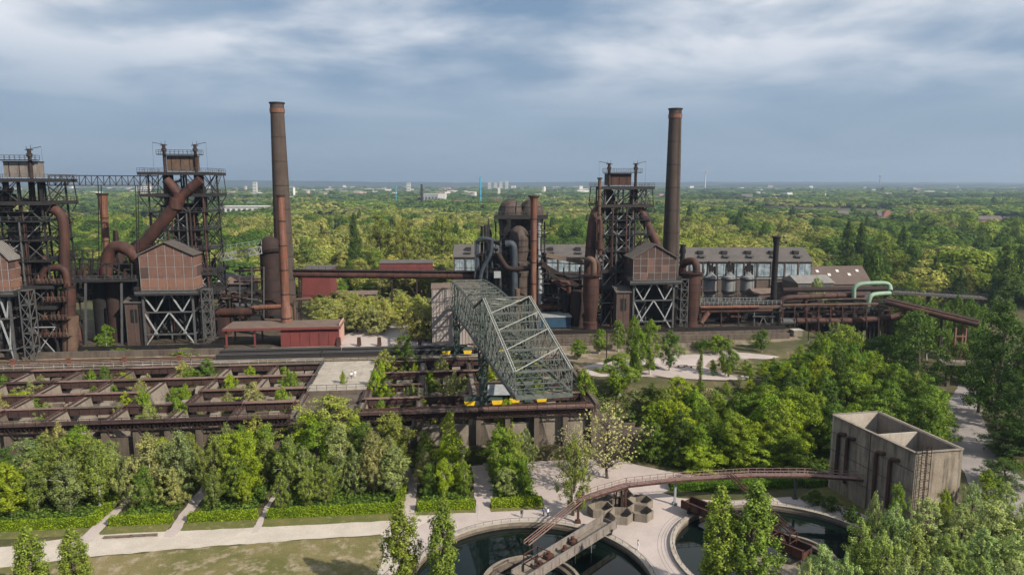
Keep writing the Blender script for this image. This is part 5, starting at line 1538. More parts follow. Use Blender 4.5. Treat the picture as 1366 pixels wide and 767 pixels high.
for px, Y, w_, ys in ((681, 252, 34, (276, 284, 292)), (681, 252, 30, (312, 326, 340)), (708, 254, 34, (276, 284, 292)), (708, 254, 30, (312, 326, 340)), (692, 244.5, 27, (312, 320, 328, 335)), (692, 244.5, 29, (354, 368, 382))):
    for y in ys:
        d_ = Y * math.cos(PITCH); c_ = P(px, y, Y); k_ = 1.0 if y > 286 or (w_ == 27 and y > 318) else (.88 if y in (276, 312) else .98)
        if w_ == 27 and y == 312: k_ = .8
        rr_ = w_ / 2 / FPX * d_ * k_
        m = MB(); ring(m, (c_.x, Y), rr_ - .3, rr_ + .08, c_.z - .14, c_.z + .14, 26); m.build('iron_band', 'rust_dark', t, smooth=True)
LZ(MB(), 719, 247, [(288, 7), (430, 7)]).build('pale_column', 'steel_light', t, smooth=True)
for px in (674, 681, 688, 703):
    c = P(px, 275, 250)
    m = MB(); pts = [P(px + 1.5 * math.sin(a) , 285 - 17 * math.cos(a - math.pi / 2), 252 + 4.3 * math.cos(a)) for a in np.linspace(0, math.pi, 9)]
    m.tube(pts, .18, 6); m.build('dome_rib', 'steel_dark', t)
for y, x0, x1 in ((289, 661, 731), (313, 668, 722), (352, 664, 726)):
    pts = [P(x0, y, 245), P(x1, y, 245), P(x1 - 2, y - .4, 260), P(x0 + 2, y - .4, 260)]
    if y == 289:
        m = MB(); m.hexa([p - Vector((0, 0, .9)) for p in pts], [p + Vector((0, 0, .5)) for p in pts]); pf = m.build('ring_platform', 'steel_dark', t)
        MB().rail([p + Vector((0, 0, .5)) for p in pts], 1.1, .09, 1.6).build('railing', 'steel_grey', pf)
    else:
        m = MB(); a_, b_ = P(x0, y, 242.8), P(x1, y, 242.8); m.beam(a_, b_, 1.4, .2); pf = m.build('ring_platform', 'steel_dark', t)
        MB().rail([a_ + Vector((0, -.6, .1)), b_ + Vector((0, -.6, .1))], 1.1, .09, 1.6).build('railing', 'steel_dark', pf)
MB().rail([P(672, 266, 250), P(716, 266, 250)], 1.4, .1, 1.4).build('dome_walkway', 'steel_dark', t)
for i in range(9):
    px = 652 + i * 9.3
    if not 676 < px < 708: MB().beam(P(px, 430, 243.5), P(px, 292 + (i * 17) % 40, 243.5), .4).build('scaffold_post', 'steel_dark', t)
    MB().beam(P(px, 430, 257), P(px, 296, 257), .5).build('scaffold_post', 'soot_and_shade', t)
rgs = random.Random(17)
for i in range(15):
    y = 300 + i * 8.6; x0, x1 = rgs.choice(((640, 674), (706, 730))) if y < 350 else (rgs.uniform(640, 668), rgs.uniform(700, 730))
    MB().beam(P(x0, y, 243.5), P(x1, y + rgs.uniform(-2, 2), 243.5), .28).build('scaffold_beam', rgs.choice(('steel_dark', 'soot_and_shade', 'steel_grey')), t)
for i in range(26):
    px, y = rgs.choice((rgs.uniform(642, 672), rgs.uniform(707, 728), rgs.uniform(642, 728))), rgs.uniform(312, 390)
    if 672 < px < 708: y = rgs.uniform(352, 392)
    h_ = rgs.uniform(8, 40); Y = rgs.uniform(242, 244)
    MB().tube(bendpath([P(px, y + h_, Y), P(px, y, Y), P(px + rgs.uniform(-14, 14), y - rgs.uniform(-3, 6), Y)], 1.2), rgs.uniform(.2, .6), 8).build('pipe', rgs.choice(('soot_and_shade', 'rust_dark', 'steel_dark', 'pipe_blue')), t, smooth=True)
boxuv(MB(), P(640, 430, 254), 24, .6, 11, ZP(338, 254)).build('back_wall', 'soot_and_shade', t)
m = MB(); m.hexa([P(666, 330, 245), P(680, 330, 245), P(680, 330, 256), P(666, 330, 256)], [P(674, 292, 245), P(682, 292, 245), P(682, 292, 256), P(674, 292, 256)]); m.build('flue_cone', 'soot_and_shade', t)
# blue-grey pipe frame left of the stoves
t = thing('pipework', 'blue-grey pipework frame in front of the domed hot stoves', 'pipework', P(655, 420, 240))
runs = [(.75, 3, [P(637, 432, 240), P(636, 319, 240), P(652, 318, 240), P(668, 326, 240)], 'pipe_blue'), (1.3, 3, [P(686, 432, 239), P(686, 332, 239), P(683, 325, 239), P(674, 326, 239)], 'pipe_blue'),
        (.7, 3, [P(640, 400, 238), P(641, 362, 238), P(655, 340, 238), P(656, 320, 238)], 'pipe_blue'), (.9, 2, [P(664, 338, 238), P(672, 352, 238), P(678, 359, 238), P(706, 358, 238)], 'rust_dark'),
        (.6, 0, [P(648, 432, 242), P(648, 300, 242)], 'steel_dark'), (.5, 0, [P(643, 420, 242), P(643, 302, 242)], 'soot_and_shade'), (.9, 0, [P(690, 432, 234), P(690, 385, 234)], 'rust_tan'), (.8, 0, [P(720, 432, 240), P(720, 360, 240)], 'steel_light')]
for r, bd, pts, mt in runs:
    MB().tube(bendpath(pts, bd) if bd else pts, r, 12).build('pipe', mt, t, smooth=True)
LZ(MB(), 663, 241, dome(352, 360, 10, 4) + [(378, 11), (385, 7), (432, 7)]).build('separator', 'soot_and_shade', t, smooth=True)
boxuv(MB(), P(659, 372, 236), 2.3, .3, ZP(371, 236), ZP(362, 236)).build('label_plate', 'steel_light', t)
for px in (634, 650, 668):
    for Y in (239, 247):
        MB().beam(P(px, 432, Y), P(px, 322, Y), .5).build('post', 'pipe_blue' if Y < 240 else 'steel_dark', t)
for y in (322, 340, 362, 385):
    MB().beam(P(634, y, 239), P(668, y, 239), .4).build('beam', 'steel_dark', t)
    MB().rail([P(634, y, 238.4), P(676, y, 238.4)], 1.1, .1, 1.6).build('railing', 'steel_dark', t)
LZ(MB(), 652, 246, [(296, 1), (303, 4), (312, 9), (330, 8)], ZP(330, 246), 8).build('valve_tower', 'soot_and_shade', t)
# ================================================================ right furnace surroundings
def cyclone(px, Y, segs, label, loops, mat='rust'):
    t, c = vessel(px, Y, segs, label, mat, 12, 'gas cyclone', bands=((segs[0][0] + 1.0, segs[0][1]),), name='gas_cyclone')
    for r, bd, pts, mt in loops:
        MB().tube(bendpath(pts, bd), r, 12).build('loop_pipe', mt, t, smooth=True)
    return t
cyclone(789, 228, [(366, 22), (395, 22), (428, 16), (429, 19), (446, 19)], 'rusty tapering gas cyclone with looped top pipe left of the right casting house',
        [(1.05, 2.4, [P(784, 352, 229), P(784, 346, 227), P(789, 346, 226), P(792, 350, 226), P(792, 367, 226)], 'rust_tan'), (.9, 2.4, [P(785, 352, 229), P(790, 347, 230), P(798, 350, 230), P(798, 367, 230)], 'rust'), (1.5, 1, [P(785, 372, 231), P(785, 360, 231), P(785, 344, 231)], 'rust')])
vessel(773, 236, [(388, 22), (446, 24)], 'squat dark rusty tank behind the looped gas cyclone', 'rust_dark', 12, 'tank', name='rusty_tank')
cyclone(924, 231, [(363, 25), (400, 24), (428, 18), (429, 20), (446, 20)], 'rust-red gas cyclone right of the right casting house, elbow pipe on top',
        [(1.25, 3.2, [P(929, 366, 230), P(929, 353, 230), P(925, 348, 231), P(916, 349, 233), P(911, 352, 236), P(910, 366, 237)], 'rust')])
stack(912, 238, [(328, 6), (336, 9), (340, 6), (365, 9), (440, 10)], 'short sooty riser with valve top beside the right gas cyclone', 'soot_and_shade')
pipe_thing('downcomer_pipe', 'steep rusty downcomer on the left flank of the right blast furnace', [
    ('main_pipe', 'rust', 1.8, 5, [P(804, 278, 238), P(795, 282, 237), P(791, 297, 236), P(787, 345, 236)]), ('side_pipe', 'rust', .8, 2, [P(795, 293, 233), P(799, 291, 233), P(801, 296, 233), P(800, 340, 233)]), ('flare', 'rust', 1.5, 0, [P(800, 321, 233), P(800, 332, 233)])])
pipe_thing('downcomer_pipe', 'slanting rusty downcomer from the right blast furnace towards the tall chimney', [
    ('main_pipe', 'rust', 1.55, 4, [P(845, 276, 238), P(856, 281, 238), P(863, 300, 238), P(884, 342, 238)]), ('collar', 'rust_dark', 1.9, 0, [P(859, 289, 238), P(862, 297, 238)])])
stack(799, 233, [(239, 4.5), (300, 5)], 'slim pale vent pipe on the left side of the right furnace tower', 'rust_tan', ZP(310, 233))
# sheds, conveyors and dark frames between stoves and right furnace
t = thing('conveyor_frame', 'tangle of dark conveyor galleries and posts between the hot stoves and right furnace', 'conveyor', P(748, 440, 240))
for (p0, q0, wd, h, mt) in (((722, 352), (775, 384), 2.6, 1.6, 'rust_dark'), ((728, 340), (788, 352), 2.2, 1.4, 'roof_brown'), ((735, 372), (770, 395), 2.4, 1.2, 'rust'), ((722, 398), (772, 402), 2, 1.2, 'rust_dark'), ((716, 408), (760, 408), 2, 1.4, 'rust_orange')):
    MB().beam(P(*p0, 240), P(*q0, 242), wd, h).build('gallery', mt, t)
for i in range(9):
    px = 724 + i * 7
    MB().beam(P(px, 438, 240 + i % 3), P(px, 345 + (i * 13) % 40, 240 + i % 3), .42).build('post', ('steel_grey', 'steel_dark', 'rust_dark')[i % 3], t)
for i in range(6):
    y = 350 + i * 14
    MB().beam(P(722, y, 239), P(782, y + 3, 239), .3).build('beam', 'steel_dark', t)
shed('blue_shed', 'low blue steel shed at the foot of the conveyor frame', 716, 762, 230, 438, 424, 8, 'blue_paint', 'steel_light', flat=True)
shed('machine_hall', 'sooty machine hall behind the conveyor frame', 722, 776, 256, 440, 374, 10, 'soot_and_shade', 'roof_brown', 2.0, cat='hall')
shed('machine_hall', 'dark machine hall between the right casting house and the right gas cyclone', 896, 934, 246, 440, 384, 8, 'soot_and_shade', 'roof_grey', flat=True, cat='hall')
# ================================================================ long hall with murals
Yl = 306
def hall(pxl, pxr, Y, y_base, y_eave, y_ridge, depth, label, bays, mural, roofvents, mat='brown_clad'):
    a, b = P(pxl, y_base, Y), P(pxr, y_base, Y)
    z0, ze, zr = a.z - 3, ZP(y_eave, Y), ZP(y_ridge, Y + depth / 2)
    w = (b.x - a.x)
    t = thing('long_hall', label, 'hall', Vector(((a.x + b.x) / 2, Y + depth / 2, z0)))
    def L(u, v, z): return Vector((a.x + u, a.y + v, z))
    m = MB(); m.hexa([L(0, 0, z0), L(w, 0, z0), L(w, depth, z0), L(0, depth, z0)], [L(0, 0, ze), L(w, 0, ze), L(w, depth, ze), L(0, depth, ze)])
    m.add([L(0, 0, ze), L(0, depth, ze), L(0, depth / 2, zr)], [(0, 2, 1)]); m.add([L(w, 0, ze), L(w, depth, ze), L(w, depth / 2, zr)], [(0, 1, 2)])
    wl_ = m.build('wall', mat, t)
    for s in (0, 1):
        y0 = -.6 if s == 0 else depth + .6
        lo = [L(-.5, y0, ze - .2), L(w + .5, y0, ze - .2), L(w + .5, depth / 2, zr), L(-.5, depth / 2, zr)]
        m = MB(); m.hexa(lo, [p + Vector((0, 0, .35)) for p in lo]); r = m.build('roof_slope', 'roof_grey', t)
        if s == 0:
            for i in range(roofvents):
                u = w * (i + .5) / roofvents; f = .55
                c = L(u, -.6 + (depth / 2 + .6) * f, ze + (zr - ze) * f + .3)
                m = MB(); m.box((c.x, c.y, c.z - .3), (2.4, 2.6, 1.5), 0); m.build('roof_vent', 'steel_dark', r)
                m = MB(); m.box((c.x, c.y - 3.4, c.z - 1.15), (3.0, 2.6, .5), 0); m.build('skylight', 'steel_grey', r)
    if mural:
        h = ze - z0
        for i in range(bays):
            u0 = w * i / bays + w / bays * .06; u1 = w * (i + 1) / bays - w / bays * .06
            ztop_ = ze - .8; zb_ = ze - .8 - mural
            m = MB(); m.hexa([L(u0, -.10, zb_), L(u1, -.10, zb_), L(u1, -.02, zb_), L(u0, -.02, zb_)], [L(u0, -.10, ztop_), L(u1, -.10, ztop_), L(u1, -.02, ztop_), L(u0, -.02, ztop_)]); fr = m.build('window', 'steel_dark', wl_)
            for k in (0, 1):
                q0 = u0 + (u1 - u0) * (.02 + .5 * k); q1 = u0 + (u1 - u0) * (.48 + .5 * k)
                m = MB(); m.hexa([L(q0, -.16, zb_ + .25), L(q1, -.16, zb_ + .25), L(q1, -.11, zb_ + .25), L(q0, -.11, zb_ + .25)], [L(q0, -.16, ztop_ - .25), L(q1, -.16, ztop_ - .25), L(q1, -.11, ztop_ - .25), L(q0, -.11, ztop_ - .25)]); m.build('painted_pane', 'mural', fr)
            MB().beam(L(w * i / bays, -.2, z0), L(w * i / bays, -.2, ze - .3), .4).build('pilaster', 'brown_clad', wl_)
        MB().beam(L(0, -.25, ze - 1.4 - mural), L(w, -.25, ze - 1.4 - mural), .5, .35).build('sill_band', 'steel_light', wl_)
    return t
hall(606, 790, 312, 398, 343, 327, 22, 'long grey-roofed hall seen behind the hot stoves, part hidden', 12, 6.0, 5)
hall(792, 1080, 316, 402, 349, 331, 22, 'very long grey-roofed hall with blue-white painted window panes behind the right tanks', 16, 6.2, 9)
bh = shed('brown_hall', 'dark brown hall with small roof lights at the end of the muralled hall', 1071, 1166, 322, 402, 380, 18, 'brown_clad', 'brown_clad', 7.5, cat='hall', win=6)
_, LB, wB, z0B, zeB = bh
for i in range(6):
    u = wB * (.12 + .15 * i); f = .45 + .2 * (i % 2)
    p = [LB(u, -.5 + 9.5 * f, zeB + 7.5 * f + .08), LB(u + 1.4, -.5 + 9.5 * f, zeB + 7.5 * f + .08), LB(u + 1.4, -.5 + 9.5 * (f + .12), zeB + 7.5 * (f + .12) + .08), LB(u, -.5 + 9.5 * (f + .12), zeB + 7.5 * (f + .12) + .08)]
    m = MB(); m.hexa(p, [q + Vector((0, -.05, .14)) for q in p]); m.build('roof_window', 'far_white', bh[0])
shed('side_building', 'low brown annex with pale gabled roof in front of the muralled hall', 1064, 1114, 300, 392, 378, 14, 'brown_clad', 'roof_light', 2.6, cat='building', win=3)
# three grey filter tanks
for i, px in enumerate((948, 973, 998)):
    Y = 262 + i * 1.2
    t = thing('filter_tank', 'grey upright filter tank with a sooty valve stack on top, one of three', 'tank', P(px, 420, Y), 'three grey filter tanks before the muralled hall')
    LZ(MB(), px, Y, [(363, 5), (369, 17.5), (373, 18), (390, 18), (392, 14), (400, 14), (401, 17), (432, 17)], 11).build('shell', 'tank_grey', t, smooth=True)
    for y in (372, 388, 398):
        z = ZP(y, Y); c = P(px, y, Y); m = MB(); ring(m, (c.x, Y), 2.2, 3.1, z - .1, z + .1, 20); m.build('ring_platform', 'soot_and_shade', t, smooth=True)
    for k in range(4):
        x = px - 6 + k * 3.3
        MB().tube(bendpath([P(x + 1, 370, Y - 1 + k), P(x + 2, 350 + (k * 5 + i * 3) % 8, Y - 1 + k), P(x + 4 - k, 349 + (k * 5 + i * 3) % 8, Y - 1 + k), P(x + 4 - k * 2, 362, Y - 1 + k)], .8), .3 + .12 * (k % 2), 8).build('top_pipe', 'soot_and_shade', t, smooth=True)
    MB().beam(P(px + 9, 425, Y - 2.5), P(px + 9, 350, Y - 2.5), .2).build('ladder', 'steel_dark', t)
# long bench of pipework on the right
t = thing('platform_gallery', 'rusty pipe gallery with railing and grey trestle below the three filter tanks', 'gallery', P(990, 440, 236))
MB().beam(P(934, 411, 236), P(1042, 409, 236), 3.5, .5).build('deck', 'rust_tan', t)
MB().tube([P(934, 415, 235), P(1030, 414, 235)], .8, 12).build('pipe', 'rust', t, smooth=True)
MB().tube([P(934, 410, 234), P(1012, 409, 234)], .55, 10).build('pipe', 'rust_orange', t, smooth=True)
MB().rail([P(934, 408, 234), P(1042, 406, 234)], 1.3, .1, 1.5).build('railing', 'steel_light', t)
MB().rail([P(930, 403, 240), P(1015, 402, 240)], 1.3, .1, 1.2).build('railing', 'steel_light', t)
MB().beam(P(930, 405, 240), P(1020, 404, 240), 3, .3).build('deck', 'steel_dark', t)
for px in (938, 962, 985, 1006, 1030, 1040):
    for Y in (234.6, 238):
        MB().beam(P(px, 446, Y), P(px, 413, Y), .4).build('post', 'steel_grey' if px > 1000 else 'rust_dark', t)
for a_, b_ in (((1007, 446), (1018, 422)), ((1029, 446), (1018, 422)), ((1004, 422), (1034, 422))):
    MB().beam(P(*a_, 234), P(*b_, 234), .35).build('trestle_brace', 'steel_grey', t)
MB().tube([P(935, 430, 233), P(945, 416, 233)], .9, 10).build('elbow', 'rust_orange', t, smooth=True)
boxuv(MB(), P(1046, 450, 244), 38, .5, 8, ZP(405, 244)).build('back_wall', 'soot_and_shade', t)  # near-black backing added to darken the gap behind the pipes
boxuv(MB(), P(936, 446, 243), 26, .5, 11, ZP(414, 243)).build('back_wall', 'soot_and_shade', t)
shed('valve_house', 'small dark valve house behind the pipe gallery, left of the black stack', 1006, 1032, 250, 420, 392, 7, 'brown_clad', 'roof_brown', 1.5)
Yp = 232
pipe_thing('gas_main', 'upper long rusty gas main on posts leading to the green pipes', [('pipe', 'rust', .95, 3, [P(1040, 440, 238), P(1041, 401, 238), P(1050, 397, 238), P(1152, 393, 240)]), ('branch', 'rust', .7, 0, [P(1074, 396, 239), P(1074, 408, 239)])])
pipe_thing('gas_main', 'lower long rusty gas main curving up at its end below the green pipes', [('pipe', 'rust', 1.05, 5, [P(1062, 428, Yp), P(1140, 428, Yp), P(1190, 423, Yp), P(1203, 420, Yp), P(1207, 411, Yp)]), ('end_tank', 'steel_grey', 1.2, 0, [P(1040, 429, Yp), P(1060, 429, Yp)])])
pipe_thing('green_pipe', 'pale green gas pipe arching twice above the rusty gas mains', [('upper_loop', 'pipe_green', .72, 4, [P(1139, 397, 238), P(1139, 379, 238), P(1180, 377, 238), P(1187, 380, 238), P(1188, 388, 236)]), ('lower_loop', 'pipe_green', .72, 4, [P(1187, 391, 236), P(1170, 392, 234), P(1160, 394, 233), P(1157, 416, 233)])])
t = thing('pipe_rack', 'long rusty steel rack carrying the two gas mains right of the black stack', 'pipe rack', P(1120, 440, 236))
for i in range(10):
    px = 1044 + i * 16
    for Y in (231, 239):
        MB().beam(P(px, 450, Y), P(px, 402 + (Y < 235) * 24, Y), .36).build('rack_post', 'rust_dark', t)
    MB().beam(P(px, 408, 231), P(px, 408, 239), .3).build('rack_beam', 'rust_dark', t)
    MB().beam(P(px, 428, 231), P(px, 404, 231), .25).build('rack_post', 'rust', t)
for y, Y in ((407, 231), (416, 233), (409, 238), (402, 243), (387, 246)):
    MB().tube([P(1044, y, Y), P(1192, y - 2, Y)], .35 if y != 387 else .9, 8).build('small_pipe', 'rust_tan' if y == 407 else 'rust_dark', t)
MB().rail([P(1044, 413, 231), P(1185, 411, 231)], 1.3, .1, 2).build('railing', 'rust_tan', t)
for i in range(12):
    c = P(1050 + i * 12, 424, 235 + i % 3); m = MB(); m.lathe((c.x, c.y, c.z - 3), [(.8, 0), (.8, 3.5 + i % 3), (.4, 4.5 + i % 3)], 8); m.build('valve', ('rust_dark', 'soot_and_shade', 'rust')[i % 3], t, smooth=True)
# inclined conveyor to the right
for k, (o, lab) in enumerate(((0, 'rusty inclined conveyor tube sloping down to the right behind the big poplars'), (1, 'second rusty conveyor tube parallel to the first, its back side'))):
    a_, b_ = P(1182, 403 - 1.5 * k, 226 + 4 * k), P(1305, 433 - 2 * k, 214 + 4 * k)
    t = thing('inclined_conveyor', lab, 'conveyor', b_)
    MB().tube([a_, b_], 1.0, 12).build('tube', 'rust', t, smooth=True)
    MB().beam(a_ + Vector((0, 0, 1.2)), b_ + Vector((0, 0, 1.2)), 1.2, .25).build('walkway', 'rust_tan' if k == 0 else 'rust_dark', t)
    for f in (.35, .62, .85):
        q = a_.lerp(b_, f)
        MB().beam(Vector((q.x, q.y, gz(q.x, q.y) - .2)), q - Vector((0, 0, 1.2)), .5).build('support_post', 'rust_orange' if f > .8 else 'rust_dark', t)
t = thing('trestle', 'small orange-rust trestle frame under the inclined conveyor', 'trestle', P(1282, 458, 212))
q = P(1282, 440, 212); g0 = gz(q.x, q.y)
for k in (-1.6, 1.6):
    MB().beam((q.x + k, q.y, g0 - .2), (q.x + k, q.y, q.z + .5), .45).build('post', 'rust_orange', t)
MB().beam((q.x - 1.6, q.y, q.z - 2), (q.x + 1.6, q.y, q.z - 2), .45).build('beam', 'rust_orange', t)
# road bridges on the right
for lab, x0, y0, x1, y1, Y, z in (('low grey road bridge with blue railing crossing behind the conveyor', 1168, 388, 1312, 397, 262, 0), ('pale footbridge beam between the big poplars over the service road', 1255, 482, 1366, 486, 205, 0)):
    a_, b_ = P(x0, y0, Y), P(x1, y1, Y - 6)
    t = thing('road_bridge', lab, 'bridge', (a_ + b_) / 2)
    MB().beam(a_, b_, 4, .5).build('deck', 'concrete_old' if Y > 220 else 'concrete', t)
    MB().rail([a_ + Vector((0, -1.8, .4)), b_ + Vector((0, -1.8, .4))], 1.2, .12, 1.4).build('railing', 'pipe_blue' if Y > 220 else 'rust_tan', t)
    MB().beam(a_ + Vector((0, -2.05, -.2)), b_ + Vector((0, -2.05, -.2)), .09, .7).build('parapet', 'steel_grey' if Y > 220 else 'concrete', t)
    for f in (.1, .5, .9):
        q = a_.lerp(b_, f); MB().beam((q.x, q.y, gz(q.x, q.y) - .3), (q.x, q.y, q.z - .4), 1.0).build('pier', 'concrete_old', t)
# small wall-topped building plots on the plaza edge
t = thing('concrete_box', 'small concrete hut with flat pale roof by the track wall', 'hut', G(1062, 448, 12))
q = G(1062, 448, 12); m = MB(); m.box((q.x, q.y, 12), (3, 2.6, 1.9)); m.build('wall', 'concrete', t); m = MB(); m.box((q.x, q.y, 13.9), (3.4, 3, .2)); m.build('roof', 'concrete_pale', t)
for px, py, top, lab in ((809, 505, 440, 'thin dark steel pole standing by the birches on the upper plaza'), (1078, 478, 440, 'thin rusty pole at the edge of the upper yard')):
    q = G(px, py - 22, 12); t = thing('steel_pole', lab, 'pole', (q.x, q.y, 12))
    MB().tube([(q.x, q.y, 11.9), (q.x, q.y, ZP(top, q.y))], .16, 8).build('shaft', 'rust_dark', t); MB().box((q.x, q.y, 12), (.6, .6, .3)).build('foot', 'concrete', t)

# ================================================================ low clutter of pipes, frames and sheds at the foot of the furnaces
def clutter(label, x0, x1, y0, y1, Ya, Yb, n, seed, mats=('soot_and_shade', 'steel_dark', 'rust_dark', 'rust', 'soot_and_shade')):
    rg = random.Random(seed)
    t = thing('yard_pipework', label, 'pipework', P((x0 + x1) / 2, y1, (Ya + Yb) / 2))
    for i in range(n):
        px, Y = rg.uniform(x0, x1), rg.uniform(Ya, Yb)
        g = P(px, 420, Y); yt = rg.uniform(y0, y1); zt_ = max(13.5, ZP(yt, Y)); g0 = gz(g.x, Y)
        m = MB(); k = i % 6
        if k == 0: m.beam((g.x, Y, g0 - .1), (g.x, Y, zt_), rg.uniform(.25, .5)); nm = 'post'
        elif k == 1: m.tube(bendpath([Vector((g.x, Y, g0)), Vector((g.x, Y, zt_)), Vector((g.x + rg.uniform(-9, 9), Y, zt_ + .3))], 1.5), rg.uniform(.25, .7), 8); nm = 'pipe'
        elif k == 2: m.beam((g.x - rg.uniform(2, 8), Y, zt_), (g.x + rg.uniform(2, 8), Y + rg.uniform(-1, 1), zt_ + rg.uniform(-1.5, 1.5)), rg.uniform(.2, .45)); nm = 'beam'
        elif k == 3:
            w_ = rg.uniform(2, 5); m.box((g.x, Y, g0 - .1), (w_, rg.uniform(2, 4), min(zt_ - g0, rg.uniform(2, 7)))); nm = 'machine_box'
        elif k == 4: m.lathe((g.x, Y, g0 - .1), [(rg.uniform(.6, 1.5), 0), (rg.uniform(.6, 1.4), (zt_ - g0) * .8), (.4, zt_ - g0)], 12); nm = 'tank'
        else:
            a_ = Vector((g.x, Y, zt_)); b_ = a_ + Vector((rg.uniform(4, 10), .5, 0)); m.beam(a_, b_, 1.2, .15); m.rail([a_ + Vector((0, -.5, 0)), b_ + Vector((0, -.5, 0))], 1.1, .09, 1.5); nm = 'catwalk'
        m.build(nm, rg.choice(mats), t, smooth=(k in (1, 4)))
    return t
clutter('dark tangle of pipes between the conveyor frame and the right furnace', 722, 842, 372, 425, 236, 252, 60, 1)
clutter('dark pipes and boxes behind the stilts of the right casting house', 845, 935, 380, 425, 238, 250, 36, 2)
clutter('dark pipes and boxes below the tower with the grey hoist box', 0, 110, 375, 440, 204, 214, 48, 3)
clutter('dark pipes and boxes between the bin house and the fat yard drum', 180, 300, 385, 440, 216, 228, 44, 4)
clutter('yard pipework around the domed gas washer', 296, 400, 385, 430, 226, 244, 48, 5, ('rust', 'steel_grey', 'rust_dark', 'steel_dark', 'rust_tan'))
clutter('low pipework and frames around the three filter tanks', 936, 1046, 392, 430, 240, 262, 44, 6, ('rust', 'steel_grey', 'rust_dark', 'soot_and_shade', 'steel_dark'))
clutter('low pipework under the gas mains right of the black stack', 1046, 1190, 402, 436, 233, 250, 56, 7)
# ================================================================ vegetation
def mesh_np(name, verts, quads, mat, smooth=False):
    me = bpy.data.meshes.new(name)
    nv, nq = len(verts), len(quads)
    me.vertices.add(nv); me.loops.add(nq * 4); me.polygons.add(nq)
    me.vertices.foreach_set('co', np.asarray(verts, dtype=np.float32).ravel())
    me.loops.foreach_set('vertex_index', np.asarray(quads, dtype=np.int32).ravel())
    me.polygons.foreach_set('loop_start', np.arange(0, nq * 4, 4, dtype=np.int32))
    me.update(calc_edges=True)
    me.materials.append(MAT[mat])
    return me
def leaves(pts, nrm, size, rng):
    n = len(pts)
    q = rng.normal(size=(n, 3)); nr = nrm + q * 0.36
    nr /= np.linalg.norm(nr, axis=1, keepdims=True) + 1e-9
    t = np.cross(nr, rng.normal(size=(n, 3))); t /= np.linalg.norm(t, axis=1, keepdims=True) + 1e-9
    b = np.cross(nr, t)
    s = (size * rng.uniform(.65, 1.35, n))[:, None]
    v = np.stack([pts - t * s, pts + b * s * .62 + nr * s * .12, pts + t * s, pts - b * s * .62 + nr * s * .12], axis=1).reshape(-1, 3)
    return v, np.arange(n * 4).reshape(n, 4)
SPEC = {
    # name: crown base, radius, profile, clumps, clump radius, leaves per clump, leaf size, bark, trunk radius
    'birch': (1.1, 1.8, lambda t: (min(1, t * 2.2 + .35)) * (1 - t ** 3.6) ** .6, 175, .42, 62, .082, 'birch_bark', .13),
    'broad': (1.4, 3.1, lambda t: math.sin(math.pi * (t * .86 + .12) ** .9) ** .55, 155, .62, 78, .10, 'bark', .22),
    'dense': (.5, 2.7, lambda t: math.sin(math.pi * (t * .80 + .18) ** .95) ** .5, 165, .56, 74, .095, 'bark', .2),
    'poplar': (.4, 1.12, lambda t: (min(1, t * 5 + .45)) * (1 - t ** 4.5) ** .6, 250, .33, 54, .068, 'bark', .2),
    'shoot': (.7, 2.3, lambda t: (min(1, t * 3 + .4)) * (1 - t ** 3.0) ** .6, 200, .37, 56, .078, 'bark', .16),
    'sparse': (1.7, 3.6, lambda t: math.sin(math.pi * (t * .86 + .1)) ** .6, 520, .16, 15, .07, 'bark', .17),
    'bush': (.05, 4.2, lambda t: (1 - t ** 2) ** .55, 200, .7, 30, .2, 'bark', .15),
}
